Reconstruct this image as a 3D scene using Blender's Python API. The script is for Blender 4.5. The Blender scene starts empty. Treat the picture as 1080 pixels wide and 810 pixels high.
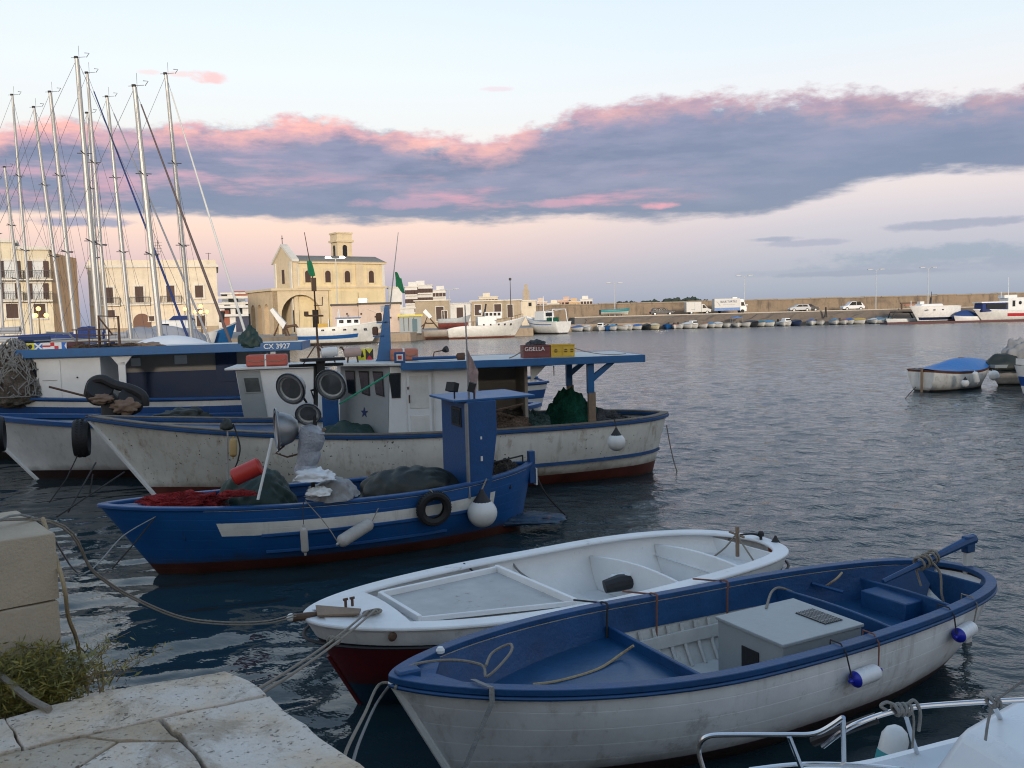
import bpy, bmesh, math, random
from mathutils import Vector, Matrix, noise
random.seed(7)
rad = math.radians
SC = bpy.context.scene
COL = SC.collection
# ---------------------------------------------------------------- camera
F = 935.0; EYE = 3.3; ROLL = rad(1.5); PITCH = math.atan((405-332)/F)
fw = Vector((0, math.cos(PITCH), -math.sin(PITCH))); up0 = Vector((0, math.sin(PITCH), math.cos(PITCH))); r0 = Vector((1, 0, 0))
RT = r0*math.cos(ROLL)-up0*math.sin(ROLL); UP = up0*math.cos(ROLL)+r0*math.sin(ROLL)
CAM = Vector((0, 0, EYE))
cd = bpy.data.cameras.new('camera'); cam = bpy.data.objects.new('camera', cd); COL.objects.link(cam)
cd.sensor_width = 36; cd.lens = F/1080*36; cd.clip_end = 5000; cd.clip_start = .05
cam.matrix_world = Matrix(((RT.x, UP.x, -fw.x, CAM.x), (RT.y, UP.y, -fw.y, CAM.y), (RT.z, UP.z, -fw.z, CAM.z), (0, 0, 0, 1)))
SC.camera = cam
def ray(px, py): return fw+RT*((px-540)/F)-UP*((py-405)/F)
def W(px, py, z):      # point of the place at height z seen at that spot of the survey photo
    d = ray(px, py); return CAM+d*((z-EYE)/d.z)
def D(px, py, y):      # the same at depth y
    d = ray(px, py); return CAM+d*(y/d.y)
# ---------------------------------------------------------------- world
world = bpy.data.worlds.new('World'); SC.world = world; world.use_nodes = True
SUN_EL, SUN_AZ = rad(9), rad(174)      # low evening glow behind the camera
def lin(r, g, b):
    return tuple(((c/255)/12.92 if c/255 <= .04045 else ((c/255+.055)/1.055)**2.4) for c in (r, g, b))+(1,)
class NT:
    def __init__(s, nt): s.nt = nt; s.n = nt.nodes; s.l = nt.links
    def node(s, t, **k):
        n = s.n.new(t)
        for a, b in k.items(): setattr(n, a, b)
        return n
    def put(s, sock, v):
        if isinstance(v, bpy.types.NodeSocket): s.l.new(v, sock)
        elif v is not None:
            if hasattr(sock.default_value, '__len__') and not hasattr(v, '__len__'): v = (v,)*len(sock.default_value)
            if hasattr(v, '__len__') and len(v) == 3 and len(sock.default_value) == 4: v = tuple(v)+(1,)
            sock.default_value = v
    def m(s, op, a, b=None, c=None, clamp=False):
        n = s.node('ShaderNodeMath', operation=op, use_clamp=clamp)
        s.put(n.inputs[0], a); s.put(n.inputs[1], b)
        if c is not None: s.put(n.inputs[2], c)
        return n.outputs[0]
    def mix(s, f, a, b, mode='MIX'):
        n = s.node('ShaderNodeMix', data_type='RGBA', blend_type=mode); n.clamp_factor = True
        s.put(n.inputs[0], f); s.put(n.inputs[6], a); s.put(n.inputs[7], b); return n.outputs[2]
    def xyz(s, x, y, z=0.0):
        n = s.node('ShaderNodeCombineXYZ'); s.put(n.inputs[0], x); s.put(n.inputs[1], y); s.put(n.inputs[2], z); return n.outputs[0]
    def sep(s, v):
        n = s.node('ShaderNodeSeparateXYZ'); s.put(n.inputs[0], v); return n.outputs
    def noise(s, vec, scale=1, detail=4, rough=.55, dist=0, out=0):
        n = s.node('ShaderNodeTexNoise'); s.put(n.inputs['Vector'], vec); n.inputs['Scale'].default_value = scale
        n.inputs['Detail'].default_value = detail; n.inputs['Roughness'].default_value = rough; n.inputs['Distortion'].default_value = dist
        return n.outputs[out]
    def step(s, x, a, b):   # smoothstep a..b
        n = s.node('ShaderNodeMapRange', interpolation_type='SMOOTHSTEP')
        s.put(n.inputs[0], x); s.put(n.inputs[1], a); s.put(n.inputs[2], b); return n.outputs[0]
    def ramp(s, x, stops, interp='LINEAR'):
        n = s.node('ShaderNodeValToRGB'); cr = n.color_ramp; cr.interpolation = interp
        while len(cr.elements) < len(stops): cr.elements.new(.5)
        for e, (p, c) in zip(cr.elements, stops): e.position = p; e.color = c if len(c) == 4 else tuple(c)+(1,)
        s.put(n.inputs[0], x); return n.outputs[0]
    def curve(s, x, pts):
        n = s.node('ShaderNodeFloatCurve'); c = n.mapping.curves[0]
        pts = sorted(pts)
        while len(c.points) < len(pts): c.points.new(.5, .5)
        for p, (a, b) in zip(c.points, pts): p.location = (a, b); p.handle_type = 'AUTO'
        n.mapping.update(); s.put(n.inputs[1], x); return n.outputs[0]
def azv(px, py):
    d = ray(px, py); return math.atan2(d.x, d.y), d.z/math.hypot(d.x, d.y)
def build_sky():
    g = NT(world.node_tree); g.n.clear()
    tc = g.node('ShaderNodeTexCoord'); x, y, z = g.sep(tc.outputs['Generated'])
    az = g.m('ARCTAN2', x, y); hor = g.m('SQRT', g.m('ADD', g.m('MULTIPLY', x, x), g.m('MULTIPLY', y, y)))
    v = g.m('DIVIDE', z, g.m('MAXIMUM', hor, .02))
    vn = g.m('DIVIDE', g.m('MAXIMUM', v, 0.0), .5, clamp=True)
    warm = g.ramp(vn, [(0, lin(140, 148, 172)), (.03, lin(146, 150, 178)), (.08, lin(168, 158, 180)), (.135, lin(208, 176, 180)), (.20, lin(234, 198, 184)),
                       (.30, lin(236, 218, 206)), (.42, lin(226, 226, 224)), (.52, lin(226, 231, 234)), (.66, lin(218, 229, 237)), (1, lin(194, 212, 228))])
    cool = g.ramp(vn, [(0, lin(138, 150, 172)), (.04, lin(146, 158, 180)), (.10, lin(162, 166, 186)), (.17, lin(186, 180, 194)), (.24, lin(214, 200, 202)),
                       (.34, lin(228, 216, 214)), (.46, lin(224, 224, 226)), (.56, lin(216, 225, 231)), (.70, lin(207, 221, 232)), (1, lin(182, 203, 224))])
    sky = g.mix(g.step(az, -.25, .4), warm, cool)
    high = g.ramp(g.step(v, .4, 3.5), [(0, lin(176, 200, 224)), (.5, lin(128, 156, 192)), (1, lin(104, 132, 172))])
    sky = g.mix(g.step(v, .4, .7), sky, high)
    # afterglow on the horizon behind the viewer
    back = g.m('MULTIPLY', g.step(y, .1, -.7), g.step(v, .9, .0))
    sky = g.mix(g.m('MULTIPLY', back, .4), sky, lin(246, 214, 178))
    # cloud band
    A0, A1 = -.75, .75
    an = g.m('DIVIDE', g.m('SUBTRACT', az, A0), A1-A0, clamp=True)
    def cv(pts): return g.m('MULTIPLY', g.curve(an, [((azv(*p)[0]-A0)/(A1-A0), azv(*p)[1]/.4) for p in pts]), .4)
    top = cv([(-160, 150), (-20, 135), (60, 122), (160, 122), (260, 124), (330, 120), (400, 128), (470, 142), (520, 146), (570, 124), (640, 106), (720, 98), (830, 98), (960, 98), (1080, 88), (1200, 70)])
    bot = cv([(-160, 228), (0, 226), (120, 228), (250, 232), (380, 237), (500, 237), (600, 234), (720, 236), (790, 232), (850, 212), (900, 198), (960, 188), (1080, 180), (1200, 170)])
    P1 = g.xyz(g.m('MULTIPLY', az, 1.0), g.m('MULTIPLY', v, 2.2)); P2 = g.xyz(g.m('MULTIPLY', az, 1.0), g.m('MULTIPLY', v, 4.5), 3.0)
    n1 = g.noise(P1, 9, 8, .62); n2 = g.noise(P2, 7, 7, .6); n3 = g.noise(P1, 30, 6, .65); n4 = g.noise(P2, 16, 6, .6)
    dt = g.m('SUBTRACT', top, v); db = g.m('SUBTRACT', v, bot)
    dt = g.m('ADD', dt, g.m('ADD', g.m('MULTIPLY', g.m('SUBTRACT', n1, .5), .085), g.m('MULTIPLY', g.m('SUBTRACT', n3, .5), .035)))
    db = g.m('ADD', db, g.m('ADD', g.m('MULTIPLY', g.m('SUBTRACT', n2, .5), .035), g.m('MULTIPLY', g.m('SUBTRACT', n4, .5), .02)))
    dens = g.m('MULTIPLY', g.step(dt, -.002, .016), g.step(db, -.002, .010))
    body = g.mix(g.step(n2, .38, .66), lin(100, 105, 138), lin(130, 126, 156))
    body = g.mix(g.step(n4, .35, .7), body, g.mix(.4, body, lin(150, 144, 168)))
    body = g.mix(g.m('MULTIPLY', g.step(az, -.1, .45), .5), body, lin(128, 136, 162))
    body = g.mix(g.m('MULTIPLY', g.step(db, .07, .0), .75), body, lin(104, 114, 146))
    left = g.step(az, .42, -.3)
    rim = g.m('MULTIPLY', g.m('MULTIPLY', g.step(dt, .040, .012), g.step(n1, .40, .54)), g.m('ADD', g.m('MULTIPLY', left, .7), .38))
    fl = g.noise(g.xyz(g.m('MULTIPLY', az, 1.0), g.m('MULTIPLY', v, 5.5), 9.0), 8, 6, .6)
    lowband = g.m('MULTIPLY', g.step(db, .005, .02), g.step(db, .075, .03))
    flm = g.m('MULTIPLY', g.m('MULTIPLY', g.step(fl, .5, .72), lowband), g.step(az, .26, .12))
    flm2 = g.m('MULTIPLY', g.m('MULTIPLY', g.step(fl, .44, .6), g.step(az, -.1, -.38)), g.step(db, .01, .04))
    pink = g.mix(g.step(n4, .35, .65), lin(208, 156, 166), lin(242, 174, 162))
    cloud = g.mix(g.m('MULTIPLY', flm, .75), body, lin(214, 148, 166))
    cloud = g.mix(g.m('MULTIPLY', flm2, .5), cloud, lin(206, 156, 172))
    cloud = g.mix(rim, cloud, pink)
    sky2 = g.mix(dens, sky, cloud)
    # small streaks and puffs
    for (px, py, w, h, c, k) in [(222, 81, .022, .0065, lin(238, 188, 184), .85), (190, 78, .016, .0035, lin(238, 200, 196), .6), (158, 76, .012, .003, lin(238, 200, 196), .5), (522, 94, .022, .0028, lin(226, 206, 212), .7),
                                 (1010, 236, .075, .0055, lin(150, 152, 176), 1), (1030, 268, .16, .013, lin(132, 146, 172), .85), (850, 256, .05, .004, lin(150, 152, 178), .8), (905, 288, .09, .003, lin(128, 142, 168), .9),
                                 (80, 234, .05, .006, lin(132, 132, 166), .9), (695, 217, .022, .004, lin(226, 150, 164), .75), (590, 214, .04, .005, lin(206, 146, 166), .6), (425, 214, .05, .007, lin(198, 144, 170), .5),
                                 (1000, 282, .22, .006, lin(140, 150, 176), .6), (820, 252, .03, .003, lin(140, 146, 172), .9)]:
        a0, v0 = azv(px, py)
        da = g.m('DIVIDE', g.m('SUBTRACT', az, a0), w); dv = g.m('DIVIDE', g.m('SUBTRACT', v, v0), h)
        r = g.m('ADD', g.m('MULTIPLY', da, da), g.m('MULTIPLY', dv, dv))
        q = g.m('ADD', r, g.m('MULTIPLY', g.m('SUBTRACT', n3, .5), 3.2))
        q = g.m('ADD', q, g.m('MULTIPLY', g.m('SUBTRACT', n4, .5), 2.0))
        sky2 = g.mix(g.m('MULTIPLY', g.step(q, 1.35, .1), k), sky2, c)
    nis = g.node('ShaderNodeTexSky', sky_type='NISHITA', sun_disc=False, sun_elevation=SUN_EL, sun_rotation=SUN_AZ)
    add = g.mix(1.0, g.mix(1.0, sky2, (.95, .95, .95), 'MULTIPLY'), g.mix(1.0, nis.outputs[0], (.02, .02, .02), 'MULTIPLY'), 'ADD')
    bg = g.node('ShaderNodeBackground'); g.put(bg.inputs[0], add); bg.inputs[1].default_value = 0.98
    out = g.node('ShaderNodeOutputWorld'); g.l.new(bg.outputs[0], out.inputs[0])
build_sky()
sl = bpy.data.lights.new('sun', 'SUN'); sl.energy = 2.7; sl.angle = rad(6); sl.color = (1, .88, .74)
sun = bpy.data.objects.new('sun', sl); COL.objects.link(sun)
sd = Vector((math.sin(SUN_AZ)*math.cos(SUN_EL), math.cos(SUN_AZ)*math.cos(SUN_EL), math.sin(SUN_EL)))
sun.rotation_euler = sd.to_track_quat('Z', 'Y').to_euler()
SC.view_settings.view_transform = 'Standard'; SC.view_settings.look = 'None'; SC.view_settings.exposure = 0.27; SC.view_settings.gamma = 1
SC.view_settings.use_curve_mapping = False
SC.cycles.filter_width = 1.1
# ---------------------------------------------------------------- materials
def new_mat(name):
    m = bpy.data.materials.new(name); m.use_nodes = True; g = NT(m.node_tree); g.n.clear()
    b = g.node('ShaderNodeBsdfPrincipled'); o = g.node('ShaderNodeOutputMaterial'); g.l.new(b.outputs[0], o.inputs[0])
    return m, g, b
def set_bump(g, b, h, dist=.01, strength=1):
    n = g.node('ShaderNodeBump'); n.inputs['Distance'].default_value = dist; n.inputs['Strength'].default_value = strength
    g.put(n.inputs['Height'], h); g.l.new(n.outputs[0], b.inputs['Normal'])
MATS = {}
def paint(name, col, rough=.55, var=.18, scale=3.0, dirt=None, dirt_amt=.35, dirt_scale=4.0, bump=.003, bscale=30, metal=0.0, spec=None):
    """weathered painted or raw surface: colour drift, dirt in blotches, fine relief"""
    if name in MATS: return MATS[name]
    m, g, b = new_mat(name)
    tc = g.node('ShaderNodeTexCoord').outputs['Object']
    n = g.noise(tc, scale, 6, .65); k = g.ramp(n, [(.25, (1-var,)*3), (.75, (1+var*.6,)*3)])
    c = g.mix(1.0, tuple(col), k, 'MULTIPLY')
    if dirt:
        d = g.noise(tc, dirt_scale, 9, .72, .4); d2 = g.noise(tc, dirt_scale*6, 4, .7)
        f = g.step(g.m('ADD', d, g.m('MULTIPLY', g.m('SUBTRACT', d2, .5), .35)), .72-.3*dirt_amt, .86-.25*dirt_amt)
        c = g.mix(g.m('MULTIPLY', f, min(1, .4+dirt_amt)), c, tuple(dirt))
    g.put(b.inputs['Base Color'], c)
    g.put(b.inputs['Roughness'], g.m('ADD', g.m('MULTIPLY', g.m('SUBTRACT', n, .5), .3), rough, clamp=True)); b.inputs['Metallic'].default_value = metal
    if spec is not None: b.inputs['Specular IOR Level'].default_value = spec
    set_bump(g, b, g.noise(tc, bscale, 5, .6), bump)
    MATS[name] = m; return m
def emit(name, col, s):
    if name in MATS: return MATS[name]
    m, g, b = new_mat(name); b.inputs['Base Color'].default_value = tuple(col)+(1,); b.inputs['Emission Color'].default_value = tuple(col)+(1,); b.inputs['Emission Strength'].default_value = s
    MATS[name] = m; return m
def hull_paint(name, top, bottom, zwl=.08, stripes=(), dirt=(.12, .08, .04), dirt_amt=.3, rough=.5, plank=0, scum=True, rust=None, nick=None):
    """hull topsides with bands drawn along the planking (UV v = 0 at the rail), antifouling below zwl"""
    m, g, b = new_mat(name)
    t = g.node('ShaderNodeTexCoord'); tc = t.outputs['Object']; x, y, z = g.sep(tc); u, v, _ = g.sep(t.outputs['UV'])
    n = g.noise(tc, 2.2, 7, .65); fine = g.noise(tc, 24, 5, .65)
    c = g.mix(1.0, tuple(top), g.ramp(n, [(.3, (.84,)*3), (.75, (1.08,)*3)]), 'MULTIPLY')
    wob = g.m('MULTIPLY', g.m('SUBTRACT', fine, .5), .006)
    for (v0, v1, u0, u1, col) in stripes:
        f = g.m('MULTIPLY', g.m('COMPARE', g.m('ADD', v, wob), (v0+v1)/2, (v1-v0)/2), g.m('COMPARE', u, (u0+u1)/2, (u1-u0)/2))
        c = g.mix(f, c, g.mix(g.step(n, .35, .75), tuple(col), tuple(a*.8 for a in col)))
    # vertical run-off streaks, blotches
    st = g.noise(g.xyz(g.m('MULTIPLY', x, 9), g.m('MULTIPLY', y, 9), g.m('MULTIPLY', z, .8)), 1, 5, .6)
    f = g.m('MULTIPLY', g.step(st, .52, .75), .5*dirt_amt+.1)
    c = g.mix(f, c, tuple(dirt))
    bl = g.noise(tc, 3.5, 10, .78)
    c = g.mix(g.m('MULTIPLY', g.step(bl, .60-.12*dirt_amt, .72-.1*dirt_amt), .55*dirt_amt+.12), c, tuple(dirt))
    if rust: c = g.mix(g.m('MULTIPLY', g.step(g.noise(g.xyz(g.m('MULTIPLY', x, 2.2), g.m('MULTIPLY', y, 2), g.m('MULTIPLY', z, .9), 5.0) if False else g.xyz(g.m('MULTIPLY', x, 2.2), z, y), 1.6, 8, .7), .55, .72), .6), c, tuple(rust))
    if nick:
        nk = g.noise(tc, 15, 2, .5); reg = g.step(g.noise(tc, .9, 2), .42, .58)
        c = g.mix(g.m('MULTIPLY', g.step(nk, .685, .70), reg), c, tuple(nick))
    if scum: c = g.mix(g.m('MULTIPLY', g.step(g.m('ADD', z, g.m('MULTIPLY', g.m('SUBTRACT', n, .5), .25)), zwl+.16, zwl-.02), .6), c, tuple(a*.5+.01 for a in dirt))
    bt = g.mix(g.step(n, .35, .7), tuple(bottom), tuple(a*.6 for a in bottom))
    c = g.mix(g.step(g.m('ADD', z, g.m('MULTIPLY', wob, 3)), zwl+.012, zwl-.002), c, bt)
    wet = g.step(z, .05, .0)
    c = g.mix(g.m('MULTIPLY', wet, .6), c, (.015, .018, .012))
    g.put(b.inputs['Base Color'], c)
    g.put(b.inputs['Roughness'], g.m('ADD', rough, g.m('MULTIPLY', g.m('SUBTRACT', fine, .5), .3), clamp=True))
    h = g.m('ADD', g.m('MULTIPLY', fine, .25), g.m('MULTIPLY', g.noise(tc, 1.5, 3), 3.0))
    if plank:
        pv = g.m('FRACT', g.m('MULTIPLY', v, plank)); h = g.m('ADD', h, g.m('MULTIPLY', g.step(pv, .0, .08), .3))
    set_bump(g, b, h, .006)
    return m
# ---------------------------------------------------------------- mesh building
def smooth(me, ang=35):
    me.polygons.foreach_set('use_smooth', [True]*len(me.polygons)); me.set_sharp_from_angle(angle=rad(ang))
class MB:
    def __init__(s): s.v = []; s.f = []; s.uv = {}
    def add(s, vs, fs):
        o = len(s.v); s.v += [Vector(p) for p in vs]; s.f += [tuple(i+o for i in q) for q in fs]; return s
    def box(s, c, d, rz=0, rx=0, ry=0, taper=None):
        M = Matrix.Rotation(rz, 3, 'Z') @ Matrix.Rotation(ry, 3, 'Y') @ Matrix.Rotation(rx, 3, 'X'); c = Vector(c); tx, ty = taper or (1, 1)
        vs = []
        for z in (-1, 1):
            for x, y in ((-1, -1), (1, -1), (1, 1), (-1, 1)):
                k = (tx, ty) if z > 0 else (1, 1)
                vs.append(c+M @ Vector((x*d[0]/2*k[0], y*d[1]/2*k[1], z*d[2]/2)))
        return s.add(vs, [(3, 2, 1, 0), (4, 5, 6, 7), (0, 1, 5, 4), (1, 2, 6, 5), (2, 3, 7, 6), (3, 0, 4, 7)])
    def prism(s, poly, ext):      # closed polygon extruded by vector
        n = len(poly); P = [Vector(p) for p in poly]; e = Vector(ext)
        nrm = sum(((P[i]-P[0]).cross(P[i+1]-P[0]) for i in range(1, n-1)), Vector())
        if nrm.dot(e) > 0: P.reverse()
        return s.add(P+[p+e for p in P], [tuple(range(n)), tuple(range(2*n-1, n-1, -1))]+[((i+1) % n, i, i+n, (i+1) % n+n) for i in range(n)])
    def tube(s, path, r, seg=8, caps=True, closed=False):
        P = [Vector(p) for p in path]; n = len(P); R = r if hasattr(r, '__len__') else [r]*n
        rings = []; ref = None
        for i, p in enumerate(P):
            if closed: t = P[(i+1) % n]-P[i-1]
            else: t = (P[min(i+1, n-1)]-P[max(i-1, 0)])
            if t.length < 1e-9: t = Vector((0, 0, 1))
            t.normalize()
            if ref is None: ref = t.orthogonal().normalized()
            ref = (ref-t*ref.dot(t)); ref = ref.normalized() if ref.length > 1e-6 else t.orthogonal().normalized()
            b = t.cross(ref); rings.append([p+(ref*math.cos(a)+b*math.sin(a))*R[i] for a in [2*math.pi*k/seg for k in range(seg)]])
        vs = [q for rr in rings for q in rr]; fs = []
        for i in range(n if closed else n-1):
            j = (i+1) % n
            for k in range(seg): fs.append((i*seg+k, i*seg+(k+1) % seg, j*seg+(k+1) % seg, j*seg+k))
        if caps and not closed: fs += [tuple(range(seg-1, -1, -1)), tuple((n-1)*seg+k for k in range(seg))]
        return s.add(vs, fs)
    def lathe(s, prof, c, axis=(0, 0, 1), seg=20):      # prof [(r,h)] along axis
        c = Vector(c); a = Vector(axis).normalized(); u = a.orthogonal().normalized(); w = a.cross(u); vs = []; n = len(prof)
        for r, h in prof:
            for k in range(seg):
                t = 2*math.pi*k/seg; vs.append(c+a*h+(u*math.cos(t)+w*math.sin(t))*r)
        fs = [(i*seg+k, i*seg+(k+1) % seg, (i+1)*seg+(k+1) % seg, (i+1)*seg+k) for i in range(n-1) for k in range(seg)]
        if prof[0][0] > 1e-4: fs.append(tuple(range(seg-1, -1, -1)))
        if prof[-1][0] > 1e-4: fs.append(tuple((n-1)*seg+k for k in range(seg)))
        return s.add(vs, fs)
    def sphere(s, c, r, seg=16, sc=(1, 1, 1)):
        c = Vector(c); vs = []; n = seg//2
        for i in range(n+1):
            a = math.pi*i/n
            for k in range(seg):
                b = 2*math.pi*k/seg; vs.append(c+Vector((r*sc[0]*math.sin(a)*math.cos(b), r*sc[1]*math.sin(a)*math.sin(b), r*sc[2]*math.cos(a))))
        return s.add(vs, [(i*seg+k, (i+1)*seg+k, (i+1)*seg+(k+1) % seg, i*seg+(k+1) % seg) for i in range(n) for k in range(seg)])
    def torus(s, c, R, r, axis=(0, 0, 1), seg=28, sg=12, flat=1.0):
        c = Vector(c); a = Vector(axis).normalized(); u = a.orthogonal().normalized(); w = a.cross(u); vs = []
        for i in range(seg):
            t = 2*math.pi*i/seg; d = u*math.cos(t)+w*math.sin(t)
            for k in range(sg):
                q = 2*math.pi*k/sg; vs.append(c+d*(R+r*math.cos(q))+a*(r*flat*math.sin(q)))
        return s.add(vs, [(i*sg+k, i*sg+(k+1) % sg, ((i+1) % seg)*sg+(k+1) % sg, ((i+1) % seg)*sg+k) for i in range(seg) for k in range(sg)])
    def sweep(s, path, prof, closed=False):     # prof [(out, up)] around a mostly horizontal path
        P = [Vector(p) for p in path]; n = len(P); m = len(prof); vs = []
        for i in range(n):
            a = P[i]-P[i-1] if (i or closed) else P[1]-P[0]; b = P[(i+1) % n]-P[i] if (i < n-1 or closed) else P[i]-P[i-1]
            a.z = b.z = 0
            if a.length < 1e-6: a = b
            if b.length < 1e-6: b = a
            a = a.normalized(); b = b.normalized(); na = Vector((a.y, -a.x, 0)); nb = Vector((b.y, -b.x, 0)); k = (na+nb)
            k = k.normalized() if k.length > 1e-3 else na
            k = k/max(.55, k.dot(na))
            for o, h in prof: vs.append(P[i]+k*o+Vector((0, 0, h)))
        fs = [(i*m+j, i*m+(j+1) % m, ((i+1) % n)*m+(j+1) % m, ((i+1) % n)*m+j) for i in range(n if closed else n-1) for j in range(m)]
        if not closed: fs += [tuple(range(m-1, -1, -1)), tuple((n-1)*m+j for j in range(m))]
        return s.add(vs, fs)
    def build(s, name, mat, parent=None, bevel=0, world=False, sm=True, ang=35, off=None):
        ang = getattr(s, 'ang', ang)
        me = bpy.data.meshes.new(name); vs = s.v
        if parent is not None and world:
            mi = parent_matrix(parent).inverted(); vs = [mi @ v for v in vs]
        if off is not None: vs = [v-Vector(off) for v in vs]
        me.from_pydata([tuple(v) for v in vs], [], s.f); me.validate(); me.update()
        bm = bmesh.new(); bm.from_mesh(me); bmesh.ops.recalc_face_normals(bm, faces=bm.faces[:]); bm.to_mesh(me); bm.free()
        if s.uv:
            ul = me.uv_layers.new(name='UVMap')
            for lp in me.loops: ul.data[lp.index].uv = s.uv.get(lp.vertex_index, (0, 0))
        for mm in (mat if isinstance(mat, (list, tuple)) else [mat]): me.materials.append(mm)
        if sm: smooth(me, ang)
        o = bpy.data.objects.new(name, me); COL.objects.link(o)
        if parent is not None: o.parent = parent
        if off is not None: o.location = off
        if bevel:
            b = o.modifiers.new('bevel', 'BEVEL'); b.width = bevel; b.segments = 2; b.limit_method = 'ANGLE'; b.angle_limit = rad(40)
        return o
def parent_matrix(o):
    M = Matrix.Translation(o.location) @ o.rotation_euler.to_matrix().to_4x4()
    return M if o.parent is None else parent_matrix(o.parent) @ M
def tag(o, label=None, cat=None, group=None, kind=None):
    if label: o['label'] = label
    if cat: o['category'] = cat
    if group: o['group'] = group
    if kind: o['kind'] = kind
    return o
def thing(name, label, cat, loc=(0, 0, 0), rz=0, group=None):
    o = bpy.data.objects.new(name, None); COL.objects.link(o); o.empty_display_size = .2
    o.location = loc; o.rotation_euler = (0, 0, rz); return tag(o, label, cat, group)
def dup(root, loc, rz=0, label=None, group=None, scale=1):
    r = root.copy(); COL.objects.link(r); r.location = loc; r.rotation_euler = (0, 0, rz); r.scale = (scale,)*3
    if label: r['label'] = label
    if group: r['group'] = group
    for ch in list(root.children):
        c = ch.copy(); COL.objects.link(c); c.parent = r
        for gg in list(ch.children):
            d = gg.copy(); COL.objects.link(d); d.parent = c
    return r
def single(mb, name, mat, label, cat, loc=None, group=None, **k):     # a thing that is one mesh, vertices given in world space
    if loc is None:
        xs = [v.x for v in mb.v]; ys = [v.y for v in mb.v]; zs = [v.z for v in mb.v]
        loc = ((min(xs)+max(xs))/2, (min(ys)+max(ys))/2, min(zs))
    o = mb.build(name, mat, None, off=loc, **k); return tag(o, label, cat, group)
def text_mesh(body, size, name, mat, parent, origin, xdir, updir, thick=.004, bold=0.0):
    cu = bpy.data.curves.new('t', 'FONT'); cu.body = body; cu.size = size; cu.extrude = thick; cu.offset = bold; cu.align_x = 'CENTER'; cu.align_y = 'CENTER'
    ob = bpy.data.objects.new('t', cu); me = bpy.data.meshes.new_from_object(ob); bpy.data.objects.remove(ob)
    X = Vector(xdir).normalized(); U = Vector(updir).normalized(); N = X.cross(U)
    me.transform(Matrix(((X.x, U.x, N.x, origin[0]), (X.y, U.y, N.y, origin[1]), (X.z, U.z, N.z, origin[2]), (0, 0, 0, 1))))
    me.name = name; me.materials.append(mat); o = bpy.data.objects.new(name, me); COL.objects.link(o)
    if parent is not None: o.parent = parent
    return o
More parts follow.
